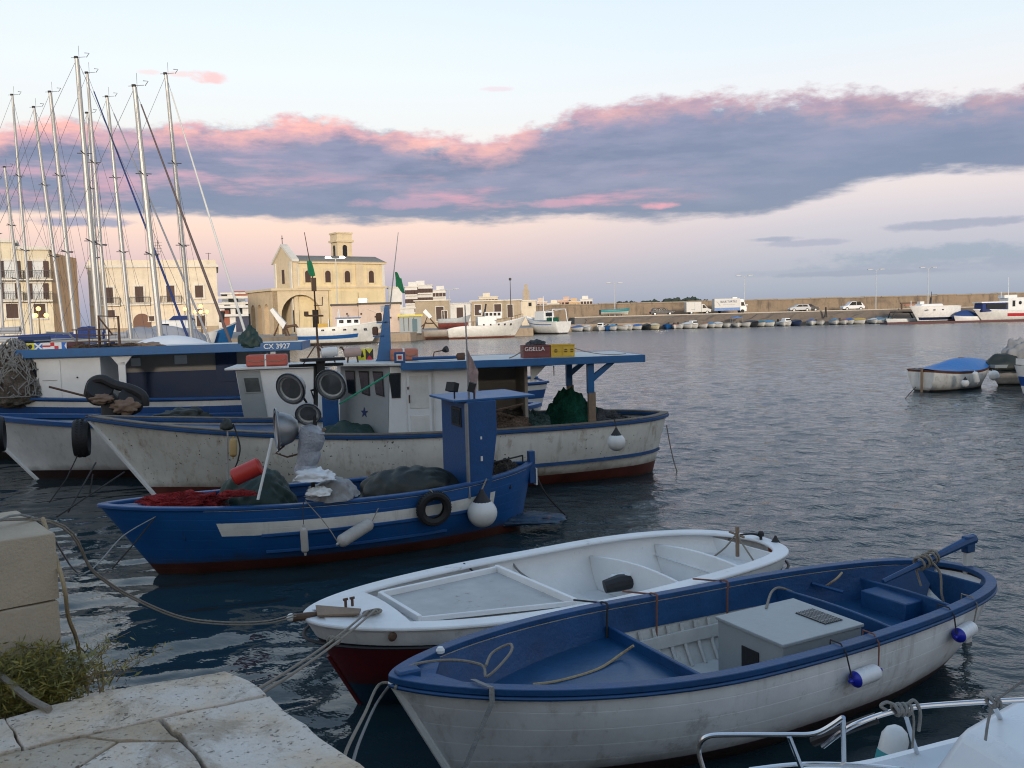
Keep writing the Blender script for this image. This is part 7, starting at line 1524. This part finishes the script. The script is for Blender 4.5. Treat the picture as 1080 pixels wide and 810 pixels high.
def truck():
    c = D(769, 331.5, 171); rt = thing('truck', 'white and blue truck with lettering parked beside a lamp post', 'truck', (c.x, 171, 2.42), 0, 'vehicles parked along the breakwater')
    b = MB().box((-.6, 0, 1.75), (4.9, 2.2, 2.3)).build('box_body', paint('van_white', (.52, .51, .48)), rt, bevel=.04); MB().box((-.6, -1.106, .88), (4.86, .015, .56)).box((-.6, 1.106, .88), (4.86, .015, .56)).build('blue_band', paint('truck_blue', (.01, .12, .38), .4), b)
    MB().prism([(1.87, -1.05, .4), (3.1, -1.05, .4), (3.15, -1.05, 1.1), (2.8, -1.05, 1.9), (2.5, -1.05, 2.75), (1.87, -1.05, 2.75)], (0, 2.1, 0)).build('cab', M_white, rt, bevel=.05)
    MB().prism([(2.05, -1.056, 1.45), (2.75, -1.056, 1.45), (2.55, -1.056, 2.15), (2.05, -1.056, 2.15)], (0, -.012, 0)).build('side_window', M_glass, rt); MB().prism([(2.86, -.9, 1.7), (2.55, -.9, 2.55), (2.62, -.9, 2.6), (2.95, -.9, 1.75)], (0, 1.8, 0)).build('windscreen', M_glass, rt); MB().box((1.0, 0, 3.0), (.9, 1.0, .25)).build('roof_unit', M_white, rt); MB().box((3.1, -1.15, 1.6), (.4, .1, .16)).build('mirror', M_white, rt)
    text_mesh('BLUE TURTLE', .52, 'lettering', paint('letter_blue', (.02, .05, .13), .6), b, (-.35, -1.108, 2.30), (1, 0, 0), (0, 0, 1), .006, .01); MB().box((-.3, -1.112, 1.75), (2.2, .01, .05)).build('line', paint('letter_grey', (.3, .34, .4), .6), b); MB().prism([(-2.6, -1.113, 2.4), (-2.2, -1.113, 2.0), (-1.9, -1.113, 1.5), (-2.0, -1.113, 1.5), (-2.35, -1.113, 2.0), (-2.7, -1.113, 2.35)], (0, -.01, 0)).build('emblem', paint('letter_grey', (.3, .34, .4), .6), b)
    for x in (-1.5, 2.3):
        for s_ in (-1, 1): MB().lathe([(.14, -.12), (.38, -.12), (.4, .12), (.14, .12)], (x, s_*.95, .4), (0, 1, 0), 16).build('wheel', M_tyre, rt)
truck()
p = D(650, 333, 172); rt = thing('boat_on_stand', 'turquoise and white boat laid up on the road beside a lamp post', 'boat', (p.x+2.6, 172, 2.42), math.pi, )
HT = Hull(5.6, 1.9, 1.5, 1.3, 1.3, .5, .1, tm=.55, n=2, m=.8, tr=.6, zk=.35, rnd=False); HT.outer(hull_paint('turquoise_hull', (.5, .5, .45), (.3, .26, .2), .3, [(0, .4, 0, 1, (.04, .26, .28))], (.1, .08, .06), .2), rt, n=20, ns=8); HT.deck(paint('teal_cover', (.03, .2, .22), .6), rt, .02, 1, camber=.12, dz=0, inset=0)
MB().box((1.5, 0, .25), (.2, 1.2, .5)).build('stand', M_wood, rt); MB().box((4, 0, .25), (.2, 1.2, .5)).build('stand', M_wood, rt); MB().box((5.75, 0, .9), (.35, .4, .9)).build('outboard', M_rubber, rt, bevel=.05)
# ---- trawlers
def trawler(name, label, pxb, pxs, Yb, Ys, zb, zm, zt, B, hm, build, **k):
    b = D(pxb, 345, Yb); s_ = D(pxs, 345, Ys); d = Vector((s_.x-b.x, Ys-Yb, 0)); rt = thing(name, label, 'trawler', (b.x, Yb, 0), math.atan2(d.y, d.x)); H = Hull(d.length, B, zb, zm, zt, 1.9, .2, tm=.5, n=2.4, m=.6, tr=.7, q=1.8, e=.8, zk=-.6, rnd=False, tz=.75, **k)
    H.outer(hm, rt, n=30, ns=10); H.deck(M_greyd, rt, .01, 1, dz=-.25, inset=.05, camber=.02); H.rail(M_white, rt, out=.04, inn=.08, h=.1, bevel=0); build(H, rt); return H, rt
def win_row(rt, xs, z, y, w=.35, h_=.22, nm='porthole'):
    for x in xs: MB().box((x, y, z), (w, .08, h_)).build(nm, M_glass, rt)
def b1(H, rt):
    MB().box((4.7, 0, 2.75), (3.2, 2.1, 1.3), taper=(.9, .85)).build('wheelhouse', M_white, rt, bevel=.06); MB().box((4.7, 0, 3.45), (3.3, 2.2, .16)).build('roof', M_bluel, rt); win_row(rt, (3.7, 4.6, 5.6), 3.0, .99, .55, .4, 'window'); win_row(rt, (2.6, 3.9, 5.2, 6.6, 8.0), 1.95, 1.98, .4, .22)
    MB().tube([(5.8, 0, 3.4), (5.9, 0, 4.6)], .07, 6).tube([(6.0, -.6, 3.4), (6.0, -.6, 4.3)], .06, 6).build('funnel', M_white, rt); g_ = MB().tube([(7.2, -1, 2.2), (7.2, -1, 3.3), (7.2, 1, 3.3), (7.2, 1, 2.2)], .08, 6); g_.build('stern_gallows', M_galv, rt); MB().box((8.0, 0, 2.4), (1.2, 1.2, .8)).build('winch', paint('winch_yellow', (.5, .3, .03), .6), rt)
trawler('fishing_trawler', 'white trawler with broad blue hull stripe moored below the church', 406, 313, 117, 115, 3.1, 2.25, 2.3, 4.0, hull_paint('trawler_hull_blue', (.66, .66, .63), (.06, .05, .05), .3, [(.36, .52, .28, 1, (.01, .09, .30))], (.3, .25, .2), .2, .4), b1)
def b2(H, rt):
    MB().box((6.0, 0, 2.5), (2.8, 2.6, 1.3)).build('deckhouse', M_white, rt, bevel=.06); MB().box((5.0, 0, 3.3), (2.4, 2.0, 1.0), taper=(1.08, 1.0)).build('wheelhouse', M_white, rt, bevel=.04); win_row(rt, (4.2, 4.8, 5.4, 6.0), 3.45, 1.0, .42, .42, 'window'); win_row(rt, (2.6, 3.5, 4.4, 5.6, 6.6), 1.95, 1.85, .24, .24)
    MB().tube([(6.2, -.3, 3.2), (5.9, -.3, 5.0)], .12, 6).tube([(6.5, .3, 3.2), (5.9, -.2, 4.9)], .07, 6).build('mast', M_rubber, rt); MB().sphere((6.8, 0, 3.9), .28, 10).build('radar_dome', M_white, rt); MB().box((8.3, 0, 2.4), (1.3, 2.4, .1)).tube([(7.8, -1.1, 1.5), (7.8, -1.1, 2.4)], .06, 6).tube([(8.8, 1.1, 1.5), (8.8, 1.1, 2.4)], .06, 6).build('shelter', M_wood, rt)
    r_ = MB()
    for s_ in (-1, 1): r_.tube([H.pt(t, 0, s_, .1)+Vector((0, 0, .55)) for t in (.04, .15, .3, .42)], .025, 4)
    for t in (.04, .12, .2, .3, .4):
        for s_ in (-1, 1): r_.tube([H.pt(t, 0, s_, .1), H.pt(t, 0, s_, .1)+Vector((0, 0, .55))], .025, 4)
    r_.build('bow_rail', M_rust, rt)
trawler('fishing_trawler', 'all white trawler with dark mast and five portholes moored before the warehouses', 555, 471, 132, 130, 3.0, 1.75, 1.3, 3.7, hull_paint('trawler_hull_white', (.66, .65, .61), (.22, .07, .05), .22, [(.70, .715, .1, .8, (.1, .1, .1))], (.3, .24, .18), .3, .4), b2)
def b3(H, rt):
    MB().box((5.2, 0, 3.0), (2.8, 2.2, 1.5), taper=(.95, .9)).build('wheelhouse', M_white, rt, bevel=.06); MB().box((5.2, 1.05, 3.3), (1.8, .06, .5)).build('window', M_glass, rt); MB().box((6.62, .0, 3.2), (.06, 1.4, .6)).build('window', M_glass, rt); MB().tube([(5.0, 0, 3.6), (5.0, 0, 6.2)], .06, 6).tube([(5.0, -.7, 4.8), (5.0, .7, 4.8)], .04, 5).build('mast', M_white, rt)
    MB().tube([(9.6, -1.5, 1.8), (9.4, -1.3, 4.0), (9.4, 1.3, 4.0), (9.6, 1.5, 1.8)], .09, 6).tube([(9.4, -1.3, 4.0), (7.0, -.9, 3.8)], .05, 5).tube([(9.4, 1.3, 4.0), (7.0, .9, 3.8)], .05, 5).build('stern_gallows', M_white, rt); win_row(rt, (1.6, 2.4, 3.2, 4.0), 1.9, 1.6, .3, .22); MB().box((7.6, 0, 2.2), (1.4, 1.4, 1.0)).build('net_drum', M_netg, rt)
trawler('fishing_trawler', 'white trawler seen from astern with gantry, right of the all white trawler', 556, 595, 152, 143, 2.9, 2.0, 2.0, 4.0, hull_paint('trawler_hull_stern', (.66, .66, .64), (.05, .05, .06), .2, [(.15, .2, 0, .9, (.02, .1, .3))], (.3, .25, .2), .2, .4), b3)
# dredge boom, gantry boat, boat on the quay
rt = thing('loading_boom', 'white raised boom on a dark frame in front of the church porch', 'boom', tuple(D(298, 348, 122))); p = put(122)
MB().prism([p(285, 327)+Vector((0, -.3, 0)), p(288, 325)+Vector((0, -.3, 0)), p(302, 341)+Vector((0, -.3, 0)), p(299, 347)+Vector((0, -.3, 0))], (0, .7, 0)).build('boom', M_white, rt, world=True)
MB().tube([p(289, 354), p(295, 340), p(303, 356)], .16, 6).tube([p(300, 345), p(312, 343), p(318, 352)], .2, 6).tube([p(306, 356), p(300, 340)], .12, 6).build('frame', M_rust, rt, world=True)
rt = thing('winch_frame', 'white boom on a dark lattice frame behind the kiosk quay', 'winch frame', tuple(D(452, 345, 133))); p = put(133)
MB().prism([p(446, 329)+Vector((0, -.2, 0)), p(449, 326)+Vector((0, -.2, 0)), p(456, 334)+Vector((0, -.2, 0)), p(453, 336)+Vector((0, -.2, 0))], (0, .5, 0)).build('boom', M_white, rt, world=True); MB().tube([p(446, 347), p(451, 333), p(463, 347)], .13, 6).tube([p(448, 341), p(458, 341)], .1, 6).tube([p(440, 348), p(450, 340)], .1, 6).build('frame', M_rust, rt, world=True)
def quay_boat(name, label, pxb, pxs, Y, zb, zm, hm, z0, cover=None, **k):
    b = D(pxb, 345, Y); s_ = D(pxs, 345, Y); L = abs(b.x-s_.x); rt = thing(name, label, 'boat', (b.x, Y, z0), math.pi if b.x > s_.x else 0); H = Hull(L, 2.4, zb, zm, zm, .8, .1, tm=.5, n=2.2, m=.7, tr=.5, zk=.05, rnd=False); H.outer(hm, rt, n=20, ns=8); H.deck(cover or M_greyd, rt, .01, 1, dz=-.05, inset=.02, camber=.1); return H, rt
quay_boat('wooden_boat', 'grey and red wooden boat standing on the quay behind the white trawler', 497, 462, 146, 2.3, 1.7, hull_paint('red_grey_hull', (.40, .42, .42), (.22, .06, .05), 1.0, (), (.1, .08, .07), .3), 1.2)
quay_boat('barge', 'low grey and tan barge moored behind the stern of the white trawler', 488, 446, 131, 1.6, 1.3, hull_paint('barge_hull', (.34, .30, .26), (.24, .09, .06), .35, (), (.15, .12, .1), .5), 0.0)
# ---- right end: yacht, covered boats, workboat
def yb(H, rt):
    MB().box((3.8, 0, 3.05), (4.5, 2.2, .5), taper=(.9, .8)).build('coach_roof', M_white, rt, bevel=.1); win_row(rt, (2.2, 3.6, 5.2), 2.25, -1.75, .35, .18); MB().tube([(4.3, 0, 3.2), (4.3, 0, 5.4)], .05, 6).tube([(4.1, 0, 3.3), (4.25, 0, 4.4)], .18, 6).build('mast', M_rubber, rt); MB().box((2.2, 0, 3.5), (.8, .8, .5)).build('locker', M_white, rt); MB().tube([(-.2+.5, 0, 3.0), (.3, 0, 3.9)], .06, 5).build('bow_post', M_white, rt)
trawler('motor_yacht', 'big white motor yacht with dark waterline band at the right quay', 959, 1008, 153, 155, 3.0, 2.9, 2.8, 3.6, hull_paint('yacht_hull', (.70, .70, .68), (.03, .03, .05), .35, [(.55, .68, .05, 1, (.01, .02, .06))], (.3, .25, .2), .1, .3), yb)
bpy.data.objects['motor_yacht']['category'] = 'yacht'
def wb(H, rt):
    MB().box((3.2, 0, 2.5), (4.6, 2.3, 1.5), taper=(.95, .92)).build('cabin', M_sailb, rt, bevel=.1); MB().box((3.2, 0, 3.3), (5.0, 2.4, .2)).build('roof', M_cover, rt); MB().box((3.4, -1.17, 2.6), (3.6, .06, .8)).build('window', M_glass, rt); MB().box((7.6, 0, 2.9), (3.8, 2.3, 2.2)).build('deckhouse', M_white, rt, bevel=.1); MB().box((6.7, -1.17, 3.0), (.5, .06, 1.0)).build('window', M_glass, rt); MB().lathe([(.001, 0), (.3, 0), (.001, .05)], (7.9, -1.17, 3.1), (0, -1, 0), 12).build('porthole', M_glass, rt); MB().box((6.4, 0, 4.2), (2.4, 1.6, .5)).tube([(5.2, 0, 4.0), (5.2, 0, 5.0)], .05, 5).build('upper_bridge', M_white, rt); MB().tube([(6.8, .3, 4.2), (6.8, .3, 7.5)], .04, 5).build('mast', M_white, rt)
trawler('workboat', 'white workboat with dark cabin windows and red hull stripe at the right edge', 1026, 1100, 150, 152, 2.2, 1.9, 1.8, 3.6, hull_paint('workboat_hull', (.62, .62, .6), (.02, .03, .06), .3, [(.22, .42, .38, 1, (.40, .02, .03))], (.2, .2, .2), .15), wb)
bpy.data.objects['workboat']['category'] = 'boat'
c = D(1018, 338, 152); rt = thing('covered_boat', 'boat under a dark blue cover between yacht and workboat', 'boat', (c.x, 152, 0), 0)
lump((0, 0, .7), (2.2, 1.2, 1.3), 5, .08, 1, 3).build('cover', paint('royal_cover', (.01, .045, .16), .7), rt); Hm = Hull(4.6, 2, 1.2, 1, 1, .4, 0, tr=.7, rnd=False, tm=.6); Hm.outer(M_white, rt, n=16, ns=6).location = (-2.3, -.6, 0)
c = D(946, 337, 157); rt = thing('moored_boat', 'dark grey boat frame with low white hull left of the yacht', 'boat', (c.x-2, 157, 0), 0)
Hm = Hull(6.5, 2.2, .9, .8, .8, .4, 0, tr=.7, rnd=False, tm=.6); Hm.outer(M_white, rt, n=16, ns=6); Hm.deck(M_grey, rt, .02, 1, dz=0); MB().tube([(.8, -.9, .9), (1.2, -.9, 2.0), (4.6, -.9, 1.9), (5.2, -.9, .9)], .14, 6).tube([(.8, .9, .9), (1.2, .9, 2.0), (4.6, .9, 1.9), (5.2, .9, .9)], .14, 6).box((3.0, 0, 1.9), (3.6, 1.8, .12)).build('frame', M_rubber, rt)
c = D(960, 325, 165); rt = thing('steel_frame', 'low rusty red metal structure on the quay above the grey boat frame', 'steel structure', (c.x, 165, 2.4)); MB().box((0, 0, 1.15), (3.6, .5, .22)).build('beam', M_rust, rt); MB().box((.3, 0, .75), (2.8, .3, .1)).build('beam', M_red, rt); MB().box((-1.6, 0, .5), (.2, .3, 1.0)).build('leg', M_rust, rt); MB().box((1.6, 0, .5), (.2, .3, 1.0)).build('leg', M_rust, rt)
rt = thing('pontoon', 'long low dark red pontoon under the boats at the right', 'pontoon', (0, 0, 0)); a = D(936, 340, 150); b = D(1110, 337, 148); MB().prism([(a.x, a.y, -.2), (b.x, b.y, -.2), (b.x, b.y+3, -.2), (a.x, a.y+3, -.2)], (0, 0, .5)).build('deck', paint('pontoon_red', (.10, .04, .04), .8), rt)
rt.location = (a.x, a.y, 0); rt.children[0].location = (-a.x, -a.y, 0)
c = D(871, 337, 164); rt = thing('mooring_post', 'dark upright post standing among the small boats', 'post', (c.x, 164, 1.3)); MB().tube([(0, 0, 0), (0, 0, 1.9)], [.22, .14], 8).box((0, 0, .5), (.5, .4, 1.0), taper=(.6, .6)).build('post', M_rubber, rt)
# ---- row of small boats, one prototype per look, then copies
TYPES = {}
def small_proto(key, hullcol, cover, kind):
    rt = thing('small_boat', 'x', 'boat', (0, 0, 0), 0); H = Hull(4.4, 1.75, .85, .68, .7, .35, .05, tm=.55, n=2, m=.8, tr=.65, q=2, e=.7, zk=-.2, rnd=False); hm = hull_paint('small_hull_'+key, hullcol, (.03, .03, .04), .05, [(0, .12, 0, 1, tuple(a*.6 for a in hullcol))], (.15, .12, .1), .25, .4); H.outer(hm, rt, n=16, ns=6)
    if kind == 'cover':
        vs = []; n = 12; m = 8
        for i in range(n+1):
            t = i/n
            for j in range(m+1): s_ = -1+2*j/m; vs.append((t*4.4, H.hb(t)*s_*1.04, H.zs(t)+.02+(1-abs(s_)**1.4)*(.42*math.sin(math.pi*min(1, .1+t*.85)))))
        MB().add(vs, [(i*(m+1)+j, (i+1)*(m+1)+j, (i+1)*(m+1)+j+1, i*(m+1)+j+1) for i in range(n) for j in range(m)]).build('cover', cover, rt)
    elif kind == 'open':
        H.inner(M_whitein, rt, .3, .06, n=12, ns=2); H.rail(cover, rt, out=.03, inn=.08, h=.06, bevel=0); MB().box((2.0, 0, .6), (.3, 1.4, .05)).build('thwart', cover, rt); MB().box((4.55, 0, .75), (.3, .3, .75)).build('outboard', M_rubber, rt, bevel=.04)
    elif kind == 'cabin':
        H.deck(M_white, rt, .01, 1, dz=-.02, inset=.02, camber=.08); MB().box((1.8, 0, 1.05), (1.7, 1.2, .75), taper=(.7, .85)).build('cabin', M_white, rt, bevel=.1); MB().box((2.0, -.56, 1.15), (.8, .1, .25)).build('window', M_glass, rt); MB().box((.98, 0, 1.15), (.2, .8, .25)).build('window', M_glass, rt); MB().box((4.5, 0, .85), (.3, .3, .8)).build('outboard', cover, rt, bevel=.04)
    elif kind == 'awning':
        H.deck(M_white, rt, .01, 1, dz=-.02, inset=.02, camber=.08); MB().prism([(1.0, -.95, 1.75), (3.9, -.95, 1.75), (3.9, 0, 1.95), (3.9, .95, 1.75), (1.0, .95, 1.75), (1.0, 0, 1.95)][:0] or [(1.0, -.95, 1.72), (1.0, 0, 1.95), (1.0, .95, 1.72), (1.0, .95, 1.66), (1.0, -.95, 1.66)], (2.9, 0, 0)).build('awning', cover, rt)
        pl = MB()
        for x in (1.1, 3.8):
            for y in (-.85, .85): pl.tube([(x, y, .7), (x, y, 1.68)], .025, 5)
        pl.build('awning_poles', M_steel, rt)
    TYPES[key] = rt; rt['used'] = 0; return rt
Wc = (.62, .62, .60); cov = lambda n, c: paint('cover_'+n, c, .6, .12, 3)
small_proto('blue', Wc, cov('blue', (.01, .10, .34)), 'cover'); small_proto('lightblue', Wc, cov('lightblue', (.06, .22, .38)), 'cover'); small_proto('navy', (.03, .05, .12), cov('navy', (.012, .02, .05)), 'cover'); small_proto('white', Wc, cov('white', (.6, .6, .58)), 'cover'); small_proto('cabin', Wc, M_rubber, 'cabin'); small_proto('open', Wc, M_whitein, 'open'); small_proto('openblue', (.01, .09, .28), M_bluel, 'open'); small_proto('red', Wc, paint('rail_red', (.35, .03, .03), .5), 'open'); small_proto('awning', Wc, cov('awning', (.02, .12, .34)), 'awning'); small_proto('yellow', Wc, cov('yellow', (.50, .34, .05)), 'cover'); small_proto('cream', (.58, .52, .36), cov('cream', (.55, .5, .36)), 'cover'); small_proto('orange', Wc, paint('deck_orange', (.45, .22, .10), .6), 'open'); small_proto('dark', (.03, .035, .04), cov('black', (.015, .018, .022)), 'cover'); small_proto('teal', Wc, cov('teal', (.02, .16, .20)), 'cover')
DESC = dict(blue='white boat with blue cover', lightblue='white boat with pale blue cover', navy='navy boat with near black cover', white='white boat with white cover', cabin='small white cabin boat', open='open white rowing boat', openblue='open blue boat', red='white boat with red gunwale', awning='white boat with blue awning', yellow='boat with yellow cover', cream='cream boat with cream cover', orange='white boat with orange brown gunwale', dark='black covered boat', teal='white boat with teal cover')
ROW = [(614, 'blue', 'leftmost of the quay row beside the trawler'), (622, 'white', 'second from the left end of the row'), (630, 'cabin', 'below the left end of the turquoise boat'), (639, 'openblue', 'below the middle of the turquoise boat'), (649, 'lightblue', 'directly below the lamp post of the turquoise boat'), (660, 'open', 'just right of the lamp post below the turquoise boat'), (667, 'white', 'below the outboard of the turquoise boat'), (675, 'blue', 'left of the dark boat below the estate car'), (684, 'dark', 'below the rear of the dark estate car'), (694, 'cream', 'directly below the dark estate car'), (702, 'openblue', 'below the bonnet of the dark estate car'), (709, 'red', 'right of the dark estate car'), (718, 'open', 'between the estate car and the box van'), (727, 'white', 'below the rear of the white box van'), (735, 'cabin', 'below the white box van'), (744, 'orange', 'below the cab of the box van'), (752, 'lightblue', 'below the rear end of the lettered truck'), (761, 'white', 'below the lettering of the truck'), (768, 'open', 'below the middle of the lettered truck'), (778, 'awning', 'below the cab of the lettered truck'), (788, 'open', 'right of the lamp post by the truck'), (797, 'dark', 'second to the right of the truck'), (805, 'teal', 'third to the right of the truck'), (815, 'lightblue', 'halfway between truck and silver hatchback'), (824, 'white', 'just left of the silver hatchback'), (832, 'cabin', 'below the front of the silver hatchback'), (842, 'navy', 'below the silver hatchback'), (855, 'blue', 'right below the black car'), (864, 'open', 'just left of the dark mooring post'), (880, 'lightblue', 'just right of the dark mooring post'), (888, 'red', 'below the left side of the white people carrier'), (896, 'blue', 'below the white people carrier'), (909, 'yellow', 'right of the white people carrier'), (919, 'white', 'left of the last lamp post but one'), (928, 'lightblue', 'right of the last lamp post but one'), (937, 'teal', 'at the right end of the row by the grey frame')]
rnd = random.Random(17); wl = lambda px: 349.3-(px-614)*.0262
for px, key, where in ROW:
    base = TYPES[key]; c = D(px, wl(px), 160.2); lab = DESC[key]+', '+where; loc_ = (c.x+rnd.uniform(-.2, .2), 158.6+rnd.uniform(-.5, .5), 0); rz = math.pi/2+rnd.uniform(-.35, .35)
    if base['used'] == 0: base.location = loc_; base.rotation_euler = (0, 0, rz); base['label'] = lab; base['group'] = 'small boats moored along the breakwater'; base['used'] = 1
    else: o = dup(base, loc_, rz, lab, 'small boats moored along the breakwater', rnd.uniform(.9, 1.08))
for o in bpy.data.objects:
    if 'used' in o: del o['used']
